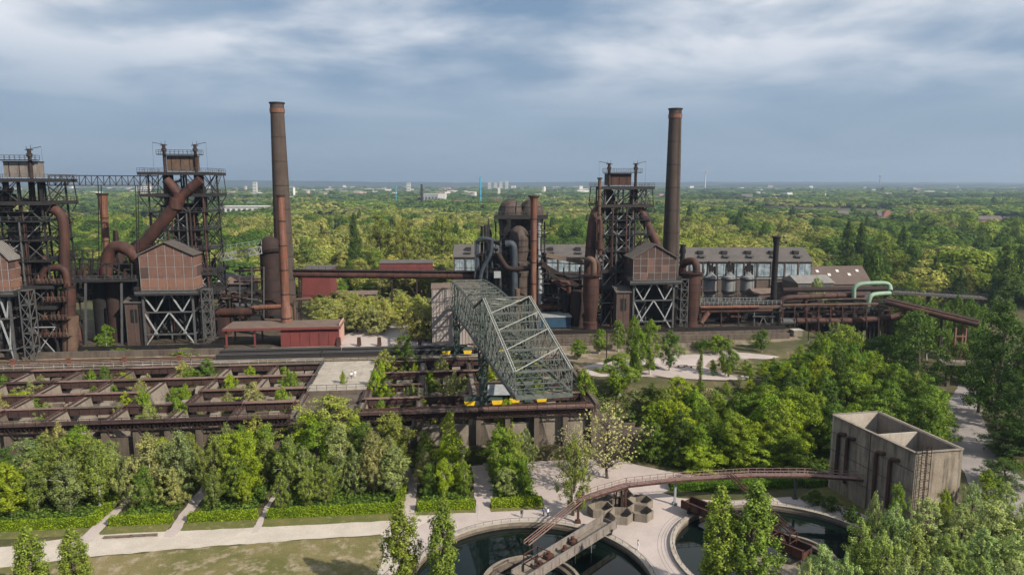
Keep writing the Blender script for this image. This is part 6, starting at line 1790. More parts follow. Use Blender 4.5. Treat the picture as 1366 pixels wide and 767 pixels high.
def tree_proto(kind, seed):
    cb, rad, prof, nc, cr, nl, ls, bark, tr = SPEC[kind]
    rng = np.random.default_rng(seed)
    H = 10.0
    # lumpy outline: the radius varies with the direction
    ph = rng.uniform(0, 6.28, 4); am = rng.uniform(.10, .26, 4)
    def lump(a, t): return 1 + am[0] * math.sin(a * 2 + ph[0]) + am[1] * math.sin(a * 3 + ph[1] + t * 5) + am[2] * math.sin(t * 9 + ph[2] + a) + am[3] * math.sin(a + ph[3] + t * 14)
    cs = []
    while len(cs) < nc:
        t = rng.uniform(0, 1)
        r = prof(t)
        if rng.uniform() > r + .08: continue
        a = rng.uniform(0, 2 * math.pi)
        k = math.sqrt(rng.uniform(.12, 1.0)) if kind != 'sparse' else rng.uniform(.35, 1.05)
        rr_ = max(.02, rad * r * k * lump(a, t) - cr * .45)
        cs.append((rr_ * math.cos(a), rr_ * math.sin(a), cb + (H - cb - cr * .6) * t))
    cs = np.array(cs)
    P_, N_ = [], []
    for c in cs:
        m = int(nl * rng.uniform(.6, 1.4))
        d = rng.normal(size=(m, 3)); d /= np.linalg.norm(d, axis=1, keepdims=True)
        rr_ = cr * rng.uniform(.7, 1.3) * rng.uniform(.35, 1.0, (m, 1))
        st = np.array([1, 1, .8]) if kind not in ('birch', 'poplar', 'shoot') else np.array([.8, .8, 1.5])
        p = c + d * rr_ * st
        P_.append(p)
        axis = np.array([c[0], c[1], (c[2] - (cb + H) / 2) * .4 + .8])
        axis /= np.linalg.norm(axis) + 1e-9
        N_.append(d * 1.15 + axis * .55)
    P_ = np.concatenate(P_); N_ = np.concatenate(N_)
    P_[:, 2] = np.maximum(P_[:, 2], .1)
    v, q = leaves(P_, N_, ls, rng)
    crown = mesh_np(kind + '_crown', v, q, 'leaf')
    m = MB()
    bend = rng.normal(size=2) * .18
    spine = [Vector((bend[0] * math.sin(z * .5), bend[1] * math.sin(z * .43), z)) for z in (-.3, .6, 2, 4, 6, 8, 9.3)]
    m.tube(spine, [tr * 1.3, tr, tr * .85, tr * .65, tr * .42, tr * .22, .02], 7)
    order = rng.permutation(len(cs))[:26 if kind != 'sparse' else 110]
    for i in order:
        c = Vector(cs[i])
        z0 = max(cb * .8, c.z - math.hypot(c.x, c.y) * rng.uniform(.5, 1.1)); z0 = min(z0, 8.5)
        b0 = Vector((bend[0] * math.sin(z0 * .5), bend[1] * math.sin(z0 * .43), z0))
        mid = b0.lerp(c, .5) + Vector((0, 0, .25))
        m.tube([b0, mid, c], [tr * .32, tr * .2, tr * .08], 4, caps=False)
    trunk = bpy.data.meshes.new(kind + '_trunk')
    trunk.from_pydata(m.v, [], m.f); trunk.materials.append(MAT[bark])
    return crown, trunk
PROTO = {k: [tree_proto(k, 100 + 17 * i + 5 * j) for j in range(3)] for i, k in enumerate(SPEC)}
TC = dict(lime=(.128, .168, .018), fresh=(.090, .132, .021), mid=(.060, .097, .023), dark=(.034, .056, .018), grey=(.125, .145, .070), silver=(.155, .195, .098), yellow=(.17, .17, .046), olive=(.096, .120, .036), cream=(.25, .25, .165), ivy=(.06, .08, .02), straw=(.150, .152, .078))
TR = random.Random(99)
NTREES = [0]
def tree(kind, x, y, h, wide, color, label, group=None, name='tree', z=None, jitter=.06, cat='tree'):
    cr, tk = TR.choice(PROTO[kind])
    zg = gz(x, y) if z is None else z
    t = bpy.data.objects.new(name, None); t.empty_display_size = .4
    COL.objects.link(t)
    t.location = (x, y, zg - .05)
    s = h / 10.0
    t.rotation_euler = (0, 0, TR.uniform(0, 6.28))
    tag(t, label, cat, group)
    for nm, me in (('trunk', tk), ('crown', cr)):
        o = bpy.data.objects.new(nm, me); COL.objects.link(o); o.parent = t
        o.scale = (s * wide, s * wide, s)
        c = TC[color] if isinstance(color, str) else color
        j = [1 + TR.uniform(-jitter, jitter) for _ in range(3)]
        o.color = (c[0] * j[0], c[1] * j[1], c[2] * j[2], 1)
    NTREES[0] += 1
    return t
def tree_px(kind, px, ytop, Y, wpx, color, label, group=None, name='tree', **k):
    """tree whose crown top is seen at (px, ytop), standing at distance Y"""
    p = P(px, ytop, Y); zg = gz(p.x, Y) if 'z' not in k else k['z']
    h = max(1.5, p.z - zg)
    w = wpx / FPX * (Y * math.cos(PITCH) + (CAMH - p.z) * math.sin(PITCH))
    nat = SPEC[kind][1] * 2 * 1.05 * h / 10
    return tree(kind, p.x, Y, h, w / nat, color, label, group, name, **k)

# --- hedges along the garden plots
def hedge(pts, w, h, label, color=(.11, .155, .016), name='hedge', seed=0, group=None):
    rng = np.random.default_rng(seed + 5)
    pts = [Vector((p[0], p[1], 0)) for p in pts]
    t = thing(name, label, 'hedge', pts[0].lerp(pts[-1], .5), group)
    m = MB(); allp, alln = [], []
    for a, b in zip(pts[:-1], pts[1:]):
        d = (b - a).normalized(); s = Vector((-d.y, d.x, 0)); L = (b - a).length
        m.hexa([a - s * (w / 2 - .15), b - s * (w / 2 - .15), b + s * (w / 2 - .15), a + s * (w / 2 - .15)], [q + Vector((0, 0, h - .15)) for q in (a - s * (w / 2 - .2), b - s * (w / 2 - .2), b + s * (w / 2 - .2), a + s * (w / 2 - .2))])
        n = int(L * (w + 2 * h) * 34)
        u = rng.uniform(0, L, n); r = rng.uniform(0, w + 2 * h, n)
        wob = rng.normal(0, .07, n) + .07 * np.sin(u * 1.7)
        for i in range(n):
            if r[i] < h: off, z, nn = -w / 2 - wob[i], r[i], -s
            elif r[i] < h + w: off, z, nn = r[i] - h - w / 2, h + wob[i], Vector((0, 0, 1))
            else: off, z, nn = w / 2 + wob[i], r[i] - h - w, s
            p = a + d * float(u[i]) + s * float(off)
            allp.append((p.x, p.y, z)); alln.append(tuple(nn))
        for e, sg in ((a, -1), (b, 1)):
            for i in range(int(w * h * 34)):
                p = e + d * (sg * rng.normal(0, .05)) + s * float(rng.uniform(-w / 2, w / 2)); allp.append((p.x, p.y, float(rng.uniform(0, h)))); alln.append(tuple(d * sg))
    core = m.build('dark_core', 'leaf', t); core.color = (color[0] * .4, color[1] * .4, color[2] * .4, 1)  # solid box in the hedge colour, darkened behind the leaves
    o0 = ORIG[t.name]
    v, q = leaves(np.array(allp) - np.array(o0), np.array(alln), .13, rng)
    o = bpy.data.objects.new('foliage', mesh_np('hedge_foliage', v, q, 'leaf')); COL.objects.link(o); o.parent = t; o.color = (*color, 1)
    return t
HL = ['clipped bright green hedge with a side return, first plot by the two low columnar poplars', 'short clipped bright green hedge facing the bench on the gravel path', 'clipped bright green hedge of the third garden plot, between two gravel gaps',
      'longest clipped bright green hedge, below the tall yellow-green tree', 'clipped bright green hedge of the plot under the birch, by the tank rim', 'small clipped bright green hedge of the last plot, next to the weeping birch']
for i, (ua, ub) in enumerate(HEDGES):
    pts = [UV(ua, VH), UV(ub, VH)]
    if i in (0, 3): pts = pts + [UV(ub + .6, VH + 9)]
    hedge(pts, 1.5, 1.5, HL[i], seed=i)
hedge([G(893, 650), G(960, 652), G(1062, 646)], 3.2, 1.6, 'broad dark clipped hedge under the pipe footbridge', (.05, .095, .016), seed=20)
hedge([G(1100, 645), G(1070, 648)], 2.5, 1.4, 'short clipped hedge beside the settling house wall', (.05, .09, .016), seed=21)

# --- garden plots: trees
GL = {
 'birch': 'slender light green birch in the hedged plots below the ore bins',
 'broad': 'leafy broad-crowned tree in the hedged plots below the ore bins',
 'dense': 'dense bushy green tree in the hedged plots below the ore bins',
 'shoot': 'pale grey-green upright tree in the hedged plots below the ore bins'}
CW = dict(lime='lime-green', fresh='fresh green', mid='mid-green', dark='dark green', grey='grey-green', olive='olive-green', straw='straw-pale', silver='silvery', yellow='yellow-green')
KW = dict(birch='slender birch', broad='broad-crowned tree', dense='dense bushy tree', shoot='feathery upright tree')
PLOT = ('with the first long hedge', 'behind the bench and short hedge', 'with the third hedge', 'behind the longest hedge', 'left of the wide gravel gap', 'next to the weeping birch')
def scatter(fn, umin, umax, vmin, vmax, n, mind, rg, tries=60):
    out = []
    for _ in range(n * tries):
        if len(out) >= n: break
        u, v = rg.uniform(umin, umax), rg.uniform(vmin, vmax)
        if fn and not fn(u, v): continue
        if all((u - a) ** 2 + (v - b) ** 2 > mind * mind for a, b in out): out.append((u, v))
    return out
rg = random.Random(41)
for i, (ua, ub) in enumerate(HEDGES):
    ua_ = max(ua, -82)
    n = int((ub - ua_) * 15 / 14.5)
    for u, v in scatter(None, ua_ + 1.2, ub - 1.0, 127.0, 143.0, n, 2.5, rg):
        k = rg.choices(('birch', 'broad', 'dense', 'shoot'), (.42, .18, .16, .24))[0]
        w = UV(u, v)
        c = {'birch': rg.choice(('fresh', 'lime', 'olive', 'olive', 'grey', 'straw')), 'broad': rg.choice(('mid', 'fresh', 'mid', 'grey')), 'dense': rg.choice(('mid', 'dark', 'lime', 'olive')), 'shoot': rg.choice(('grey', 'straw', 'grey', 'olive'))}[k]
        adj = CW[c] if isinstance(c, str) else 'green'
        lab_ = f'{adj} {KW[k]} in the garden plot {PLOT[i]}'
        h = rg.uniform(9.0, 14.2) * (1.0 if v > 131 else .8)
        if i in (4, 5): h *= .85
        tree(k, w.x, w.y, h, rg.uniform(.75, 1.3) * {'birch': 1.5, 'shoot': 1.15, 'broad': .95, 'dense': .9}[k], c, lab_, lab_, {'birch': 'birch_tree', 'broad': 'broadleaf_tree', 'dense': 'bushy_tree', 'shoot': 'upright_tree'}[k])
tree_px('broad', 437, 524, 143.5, 100, (.150, .165, .046), 'tall spreading yellow-green tree overhanging the ore bin edge', name='maple_tree', jitter=0)
tree_px('dense', 470, 560, 140, 60, (.135, .15, .042), 'lower yellow-green tree beside the tall spreading one', name='maple_tree', jitter=0)
tree_px('birch', 340, 552, 141, 42, (.15, .155, .05), 'yellowish birch reaching the bin edge in the third plot', name='birch_tree', jitter=0)
tree_px('sparse', 812, 538, 138, 88, 'cream', 'cream-blossomed spreading tree on the plaza by the bin wall', name='blossom_tree', jitter=0)
tree_px('sparse', 768, 566, 132, 60, (.25, .24, .175), 'second cream-blossomed tree, behind the weeping birch', name='blossom_tree', jitter=0)
tree_px('shoot', 766, 578, 121.5, 56, (.105, .122, .036), 'weeping birch standing alone on the plaza by the tank rim', name='birch_tree', jitter=0)
tree_px('birch', 600, 546, 137, 34, (.15, .17, .035), 'tall birch with pale trunk in the plot by the tank rim', name='birch_tree', jitter=0)
tree_px('birch', 75, 700, 90, 10, 'fresh', 'small sapling', name='sapling') if False else None

# --- columnar poplars in the foreground
for px, yt, Y, w, lab in ((533, 668, 93, 46, 'columnar poplar rising left of the open tank, wider of two'), (590, 664, 91.5, 46, 'columnar poplar overlapping the open tank rim'), (963, 648, 93, 48, 'columnar poplar in front of the rusty scraper bridge, left of its twin'),
                          (1012, 640, 92, 54, 'columnar poplar in front of the rusty scraper bridge, right of its twin'), (33, 702, 91, 44, 'low columnar poplar beside the gravel path, nearer the frame edge'), (93, 704, 91, 44, 'low columnar poplar beside the gravel path and dry lawn')):
    tree_px('poplar', px, yt, Y, w * 1.25, (.090, .120, .030), lab, name='poplar_tree', jitter=.05)

# --- slope grove on the right
SL = {'dense': 'dense green tree in the grove between upper plaza and settling house', 'broad': 'broad leafy tree in the grove between upper plaza and settling house', 'shoot': 'pale upright tree in the grove between upper plaza and settling house', 'birch': 'light green birch in the grove between upper plaza and settling house'}
rg = random.Random(77)
def ok(u, v):
    w = UV(u, v)
    if w.y < 142 + max(0, 44 - w.x) * .25: return False
    px = PCX + FPX * w.x / (w.y * math.cos(PITCH) + 55 * math.sin(PITCH))
    return 868 < px < 1255 - max(0, (w.y - 150)) * .2
for u, v in scatter(ok, 38, 118, 134, 172, 118, 3.3, rg, 80):
    w = UV(u, v)
    if v > 161 and u < 66: continue
    if w.x > 58 and w.y < 147: continue
    k = rg.choices(('dense', 'broad', 'shoot', 'birch'), (.42, .36, .08, .14))[0]
    c = {'dense': rg.choice(('mid', 'fresh', 'dark', 'mid')), 'broad': rg.choice(('mid', 'fresh', 'lime')), 'shoot': 'grey', 'birch': 'fresh'}[k]
    px_ = PCX + FPX * w.x / (w.y * math.cos(PITCH) + 48 * math.sin(PITCH))
    ycap = 520 if px_ < 985 else 520 - (px_ - 985) * .72 if px_ < 1090 else 444
    h = min(rg.uniform(8, 13) + (3.5 if u > 70 else 0), ZP(ycap + rg.uniform(-4, 14), w.y) - gz(w.x, w.y))
    h = max(h, 3.2)
    where = 'behind the footbridge hedge' if w.y < 148 and w.x < 66 else 'just behind the settling house' if w.y < 152 and w.x >= 66 else 'along the edge of the upper plaza' if w.x < 64 else 'on the slope above the settling house' if w.x < 88 else 'beside the service road'
    lab_ = f'{CW[c]} {KW[k]} in the grove {where}'
    tree(k, w.x, w.y, h, rg.uniform(.9, 1.25) * (1.15 if h < 6 else 1), c, lab_, lab_, {'birch': 'birch_tree', 'broad': 'broadleaf_tree', 'dense': 'bushy_tree', 'shoot': 'upright_tree'}[k])
tree_px('dense', 935, 590, 141.5, 62, (.15, .2, .025), 'bright lime-green tree at the foot of the grove by the footbridge', name='bushy_tree', jitter=0)
tree_px('dense', 1000, 578, 142.5, 66, (.12, .17, .025), 'fresh green tree in the grove behind the footbridge hedge', name='bushy_tree', jitter=0)
tree_px('dense', 1052, 575, 143, 60, (.11, .16, .028), 'fresh green tree beside the corner of the settling house', name='bushy_tree', jitter=0)
tree_px('sparse', 948, 518, 163, 40, (.26, .245, .17), 'white-blossomed shrub-like tree at the edge of the upper plaza', name='blossom_tree', jitter=0)
# tall poplars and dark trees at the right
for k, px, yt, Y, w, c, lab in (('broad', 1228, 410, 186, 84, (.05, .082, .026), 'huge dark green poplar towering before the inclined conveyor'), ('broad', 1180, 440, 192, 60, (.045, .075, .02), 'dark green tree left of the huge poplar'),
        ('broad', 1345, 398, 168, 100, (.032, .056, .018), 'huge very dark tree beyond the service road'), ('broad', 1316, 440, 180, 60, (.035, .062, .02), 'dark tree at the bend of the service road'),
        ('dense', 1222, 500, 168, 78, (.075, .12, .024), 'round fresh green tree behind the settling house'), ('dense', 1130, 432, 200, 60, (.12, .16, .03), 'fresh lime tree below the lower gas main'), ('dense', 1170, 460, 190, 50, (.1, .14, .03), 'fresh tree beside the huge dark poplar'),
        ('dense', 1100, 452, 190, 56, (.11, .16, .026), 'lime-green tree at the end of the upper yard'), ('shoot', 1118, 428, 214, 30, (.12, .145, .065), 'grey-green upright tree in front of the lower gas main'), ('broad', 1060, 478, 172, 64, (.075, .12, .024), 'broad green tree at the corner of the upper plaza lawn'),
        ('dense', 1250, 530, 158, 46, (.05, .08, .02), 'dark bush-like tree between settling house and service road'), ('dense', 1348, 560, 150, 70, (.03, .052, .018), 'dark dense tree on the far verge of the service road'), ('broad', 1375, 500, 150, 90, (.03, .055, .018), 'very dark tree at the verge beyond the bend'),
        ('dense', 1340, 612, 134, 60, (.04, .065, .02), 'low dark bush mass beside the service road'), ('dense', 1262, 600, 142, 30, (.05, .08, .02), 'low dark bush on the inner verge of the service road'), ('broad', 1285, 455, 210, 50, (.06, .09, .025), 'green tree under the inclined conveyor')):
    tree_px(k, px, yt, Y, w, c, lab, name='broadleaf_tree', jitter=0)
for px, yt, Y, w, lab in ((1088, 652, 126.5, 30, 'low added shade-dark shrub at the foot of the footbridge end'), (1110, 660, 123.5, 26, 'low added shade-dark shrub below the bent pipes of the settling house'), (1138, 672, 119, 30, 'second added shade-dark shrub below the bent pipes'), (1166, 684, 115.5, 28, 'added shade-dark shrub near the caged ladder wall')):
    tree_px('bush', px, yt, Y, w, (.04, .066, .02), lab, name='shrub', jitter=0, cat='shrub')  # shrubs added; dark colour stands in for the shaded strip along the wall
for x, y, h in ((128, 150, 15), (136, 165, 18), (142, 182, 20), (150, 200, 20), (126, 134, 12), (138, 144, 14), (150, 160, 17), (118, 120, 11), (130, 118, 11), (158, 182, 19), (140, 128, 12)):
    tree('broad', x, y, h, 1.1, (.034, .058, .019), 'dark leafy tree in the wood beyond the service road verge', 'dark trees beyond the service road', name='broadleaf_tree')
# silver-green trees bottom right
rg = random.Random(12)
for px, yt, Y, w in ((1100, 725, 98, 60), (1150, 690, 103, 64), (1195, 668, 106, 60), (1240, 662, 108, 66), (1285, 672, 106, 60), (1330, 664, 107, 64), (1372, 668, 106, 60), (1180, 706, 98, 60), (1225, 700, 99, 64), (1270, 706, 98, 60), (1315, 704, 98, 64), (1360, 708, 97, 64), (1130, 735, 93, 50), (1210, 738, 92, 60), (1260, 740, 92, 60), (1310, 742, 92, 60), (1355, 745, 92, 60), (1300, 640, 113, 40), (1170, 655, 110, 32), (1345, 640, 114, 46), (1080, 742, 94, 40), (1400, 690, 100, 70)):
    tree_px(rg.choice(('shoot', 'dense', 'shoot')), px, yt, Y, w, rg.choice(('silver', 'silver', (.125, .165, .06))), 'silvery green bushy tree in the thicket before the settling house', 'silvery trees in the thicket', name='silver_poplar_tree')
for px, yt, Y, w, c, lab in ((1200, 642, 110, 26, 'fresh', 'thin green sapling beside the caged ladder of the settling house'), (1320, 625, 120, 40, 'fresh', 'light green sapling by the service road corner'), (1262, 650, 109.5, 28, 'lime', 'lime sapling below the settling house front')):
    tree_px('birch', px, yt, Y, w, c, lab, name='sapling')
# upper plaza birches
for px, yt, Y, w, c in ((827, 470, 163, 56, 'fresh'), (846, 420, 175, 28, 'fresh'), (869, 425, 174, 36, 'fresh'), (853, 436, 172, 30, 'fresh'), (895, 440, 178, 34, 'mid'), (800, 438, 196, 24, 'fresh'), (826, 426, 199, 22, 'fresh'), (772, 452, 190, 28, 'fresh'), (970, 450, 173, 34, 'mid'), (780, 490, 160, 40, 'fresh'), (905, 500, 160, 44, 'lime'), (930, 520, 156, 46, 'fresh'), (885, 515, 157, 44, 'olive'), (872, 535, 153, 46, 'fresh'), (958, 446, 196, 34, 'fresh'), (1018, 438, 198, 20, 'mid')):
    tree_px('birch', px, yt, Y, w, c, 'young birch with pale trunk on the upper plaza before the right furnace', 'young birches on the upper plaza', name='birch_tree')
# ivy-clad post
q = G(934, 512, 12)
t = thing('ivy_post', 'slim post wrapped in ivy on the upper plaza edge', 'ivy post', (q.x, q.y, gz(q.x, q.y)))
hp = ZP(457, q.y) - 11.5
MB().tube([(q.x, q.y, gz(q.x, q.y) - .2), (q.x, q.y, gz(q.x, q.y) + hp)], .12, 8).build('post', 'rust_dark', t)
rng = np.random.default_rng(4); n = 1300; a = rng.uniform(0, 6.28, n); zz = rng.uniform(0, hp, n); r_ = .45 + .15 * np.sin(zz * 1.3) + rng.normal(0, .1, n)
pp = np.stack([r_ * np.cos(a), r_ * np.sin(a), zz], 1); v, qd = leaves(pp, np.stack([np.cos(a), np.sin(a), .3 + 0 * a], 1), .13, rng)
o = bpy.data.objects.new('ivy', mesh_np('ivy', v, qd, 'leaf')); COL.objects.link(o); o.parent = t; o.color = (*TC['ivy'], 1)
# saplings growing in the bunkers
rg = random.Random(5)
for u, v in scatter(lambda u, v: not (-33 < u < -16), -116, 30, 149, 189, 85, 3.0, rg):
    w = UV(u, v)
    tree(rg.choice(('birch', 'dense', 'shoot')), w.x, w.y, rg.uniform(7, 12.5), rg.uniform(.9, 1.4), rg.choice(('fresh', 'lime', 'mid', 'straw')), 'sapling sprouting between the girders of the ore bins', 'saplings in the ore bins', name='sapling', z=3.0)
for px, yt, Y, w, k, c, lab in ((514, 464, 185, 36, 'dense', (.12, .135, .05), 'round olive tree at the corner of the paved platform'), (540, 442, 190, 38, 'dense', 'mid', 'taller green tree next to the round olive one by the platform'), (457, 494, 166, 16, 'birch', 'fresh', 'thin birch at the front of the paved platform'), (500, 492, 164, 26, 'birch', 'lime', 'lime birch right of the paved platform'), (516, 510, 160, 30, 'dense', 'lime', 'low lime bush right of the paved platform'), (550, 510, 160, 34, 'shoot', 'grey', 'grey-green bush among the dark ore bins'), (690, 480, 168, 46, 'dense', 'olive', 'olive-green tree seen through the crane boom'), (660, 478, 172, 40, 'birch', 'lime', 'lime birch seen under the crane boom'), (716, 494, 160, 30, 'birch', 'fresh', 'green birch under the near end of the crane'), (40, 508, 166, 60, 'shoot', 'straw', 'straw-coloured bush in the first bins'), (22, 520, 160, 44, 'dense', 'lime', 'yellow-lime bush in the first bins'), (45, 530, 156, 44, 'dense', 'mid', 'green bush in the first bins beside the straw-coloured one')):
    tree_px(k, px, yt, Y, w, c, lab, name='sapling', z=4.0)
for px, yt, Y, w, k, c in ((140, 432, 198, 28, 'birch', 'fresh'), (122, 462, 197, 20, 'dense', 'lime'), (165, 462, 197, 34, 'dense', 'fresh'), (245, 464, 196, 44, 'bush', 'fresh'), (40, 468, 196, 30, 'dense', 'fresh'), (8, 470, 196, 24, 'dense', 'mid'), (95, 470, 196, 20, 'bush', 'lime'), (1010, 444, 204, 22, 'dense', 'mid'), (940, 452, 203, 36, 'bush', 'mid')):
    tree_px(k, px, yt, Y, w, c, 'bright self-sown bush along the rusty tracks below the furnaces', 'bushes along the tracks', name='bush', cat='bush')
# courtyard grove
rg = random.Random(8)
for i in range(26):
    px = rg.uniform(424, 572); Y = rg.uniform(212, 262)
    if px < 450 and Y < 220: Y += 12
    tree_px('shoot' if i % 3 else 'dense', px, 388 + (262 - Y) * .30 + rg.uniform(-4, 8), Y, rg.uniform(38, 52), rg.choice(((.20, .20, .080), (.17, .185, .058), (.18, .178, .090))), 'pale yellow-green tree in the courtyard grove under the pipe bridge', 'courtyard grove', name='grove_tree')
for px, yt, Y, w, c in ((455, 372, 300, 30, 'mid'), (490, 372, 310, 34, 'olive'), (440, 378, 290, 26, 'dark'), (600, 372, 290, 30, 'olive'), (585, 352, 330, 44, 'olive')):
    tree_px('dense', px, yt, Y, w, c, 'rounded tree between the red hall and the long pipe bridge', 'trees beside the pipe bridge', name='bushy_tree')
tree_px('shoot', 1090, 368, 282, 40, (.16, .19, .09), 'pale grey-green tree before the low brown annex', name='upright_tree', jitter=0)
for i in range(16):
    px = 1190 + i * 8.0 + rg.uniform(-3, 3)
    tree_px('birch', px, rg.uniform(392, 408), rg.uniform(226, 250), 26, 'mid', 'upright green sapling in the row behind the inclined conveyor', 'saplings behind the conveyor', name='sapling')

# --- undergrowth: low leafy cover on the plots, the slope and the thickets
rng = np.random.default_rng(31)
ptsu = []
for i, (ua, ub) in enumerate(HEDGES):
    n = int((ub - max(ua, -84)) * 18 * 9); u = rng.uniform(max(ua, -84) + 1.2, ub - 1.2, n); v = rng.uniform(126.9, 144.5, n)
    for a, b in zip(u, v): w = UV(a, b); ptsu.append((w.x, w.y, 0))
n = 16000; u = rng.uniform(36, 125, n); v = rng.uniform(128, 176, n)
for a, b in zip(u, v):
    w = UV(a, b)
    if w.y < 141 + max(0, 44 - w.x) * .3: continue
    if v is not None and b > 160 and a < 84: continue
    px = PCX + FPX * w.x / (w.y * .989 + 8)
    if 1250 < px < 1335 and w.y < 215: continue
    if w.x > 63 and w.y < 141.5: continue
    ptsu.append((w.x, w.y, gz(w.x, w.y)))
for _ in range(5000):
    x, y = rng.uniform(62, 100), rng.uniform(88, 118)
    if math.hypot(x - 45, y - 107) < 20: continue
    ptsu.append((x, y, 0))
ptsu = np.array(ptsu)
k = 5
pp = np.repeat(ptsu, k, axis=0) + rng.normal(0, 1, (len(ptsu) * k, 3)) * np.array([.45, .45, .0])
pp[:, 2] += np.abs(rng.normal(0, .45, len(pp))) + .05
v, qd = leaves(pp, np.tile(np.array([[0, 0, 1.0]]), (len(pp), 1)), .26, rng)
o = bpy.data.objects.new('undergrowth', mesh_np('undergrowth', v, qd, 'leaf')); COL.objects.link(o); o.color = (.05, .082, .022, 1)
tag(o, 'low green undergrowth covering the ground beneath the trees', 'undergrowth', kind='stuff')

# --- forest behind the works: the nearest trees one by one, the rest as one mass
import functools
@functools.lru_cache(None)
def cell_seed(i, j, s):
    r = random.Random((i * 73856093) ^ (j * 19349663) ^ (s * 83492791))
    return r.random(), r.random(), r.random(), r.random()
def patch(x, y, size, s):
    """id values of the stand of trees that a place belongs to (uneven cells)"""
    i0, j0 = math.floor(x / size), math.floor(y / size)
    best, out = 1e18, None
    for i in (i0 - 1, i0, i0 + 1):
        for j in (j0 - 1, j0, j0 + 1):
            c = cell_seed(i, j, s)
            d = (x - (i + c[0]) * size) ** 2 + (y - (j + c[1]) * size) ** 2
            if d < best: best, out = d, c
    return out
PAL_Y = ((.140, .146, .056), (.124, .138, .044), (.152, .152, .064), (.112, .132, .036), (.135, .140, .058))
PAL_G = ((.062, .098, .024), (.045, .078, .020), (.080, .118, .028), (.054, .088, .024), (.036, .062, .020), (.100, .135, .030))
def forest_color(x, y, rg):
    px = PCX + FPX * x / (y * .989)
    a = patch(x, y, 46 if y < 1000 else 130 if y < 2300 else 420, 5)
    if y < 1150:
        if 385 < px < 700: yel = .72
        elif 880 < px < 1110 and y < 620: yel = 1.0
        elif 860 < px < 1105: yel = .6
        elif px < 385: yel = .42
        else: yel = .16
    elif y < 2300: yel = .34
    else: yel = .08
    if rg.random() < .08: a = (0, 0, rg.random(), rg.random())
    if a[2] < yel: c = PAL_Y[int(a[3] * len(PAL_Y))]
    else: c = PAL_G[int(a[3] * len(PAL_G))]
    k = rg.uniform(.86, 1.14)
    return (c[0] * k, c[1] * k, c[2] * k)
def blocked(x, y):
    px = PCX + FPX * x / (y * .989)
    if y < 345 and 598 < px < 1172: return True
    if y < 330: return True
    if 596 < px < 1085 and y < 346: return True
    if y < 420 and 1150 < px < 1330 and y < 290: return True
    return False
rg = random.Random(2024)
near = []
for _ in range(4000):
    y = rg.uniform(332, 440); x = rg.uniform(-.78, .78) * y
    if blocked(x, y): continue
    if all((x - a) ** 2 + (y - b) ** 2 > 10.5 ** 2 for a, b in near): near.append((x, y))
near.sort(key=lambda q: q[1])
near = near[:230]
FL = {'broad': 'broad rounded tree at the front of the wood behind the works', 'dense': 'full dense tree at the front of the wood behind the works', 'poplar': 'dark columnar poplar at the front of the wood behind the works'}
def wood_label(k, px, c):
    where = ('behind the left blast furnaces' if px < 300 else 'behind the red hall and left chimney' if px < 480 else 'behind the low dark red block' if px < 610 else 'behind the hot stoves and right furnace' if px < 880 else 'behind the muralled hall' if px < 1100 else 'beyond the green pipes and brown hall' if px < 1240 else 'beyond the inclined conveyor')
    l_ = f"{'yellow-green' if c[0] > c[1] * .93 else 'green'} {dict(broad='broad rounded tree', dense='full dense tree', poplar='columnar poplar')[k]} in the wood {where}"
    return l_, l_
for x, y in near:
    px = PCX + FPX * x / (y * .989)
    pp_ = .22 if px > 1110 else (.2 if 455 < px < 500 else .02)
    k = 'poplar' if rg.random() < pp_ else rg.choice(('broad', 'dense'))
    c = forest_color(x, y, rg) if k != 'poplar' else (.035, .06, .02)
    h = rg.uniform(15, 22) if k != 'poplar' else rg.uniform(19, 25)
    if y < 350: h *= .8
    tree(k, x, y, h, rg.uniform(.9, 1.2) * (1.5 if k == 'poplar' else 1), c, *wood_label(k, px, c), {'broad': 'broadleaf_tree', 'dense': 'bushy_tree', 'poplar': 'poplar_tree'}[k])

for k, px, yt, Y, w, c, lab in (('poplar', 471, 284, 400, 22, (.028, .048, .018), 'tall very dark columnar poplar standing before the yellow-green wood'), ('dense', 505, 284, 405, 48, (.105, .115, .036), 'tall olive-green tree right of the very dark poplar'), ('dense', 538, 288, 400, 40, (.12, .125, .042), 'tall olive tree towering above the low dark red block'),
        ('broad', 590, 286, 430, 56, (.10, .118, .034), 'big rounded green-yellow tree in the wood beyond the pipe bridge'), ('dense', 560, 310, 380, 40, (.14, .138, .052), 'pale yellow tree low before the big rounded one'), ('dense', 408, 312, 385, 46, (.070, .098, .040), 'bluish green round tree right of the left chimney'), ('dense', 500, 328, 360, 30, (.115, .15, .04), 'bright fresh green tree beside the low dark red block'),
        ('poplar', 1133, 294, 430, 22, (.034, .056, .02), 'dark columnar poplar in the row right of the brown hall, first'), ('poplar', 1150, 296, 432, 22, (.034, .056, .02), 'dark columnar poplar in the row right of the brown hall, second'), ('dense', 1182, 306, 410, 50, (.085, .112, .034), 'large rounded green tree beside the row of columnar poplars'), ('poplar', 1206, 300, 440, 20, (.045, .07, .024), 'columnar poplar right of the large rounded tree'), ('poplar', 1345, 326, 330, 40, (.045, .07, .024), 'tall broad columnar poplar at the wood edge beyond the road bridge')):
    tree_px(k, px, yt, Y, w, c, lab, name='poplar_tree' if k == 'poplar' else 'broadleaf_tree', jitter=0)

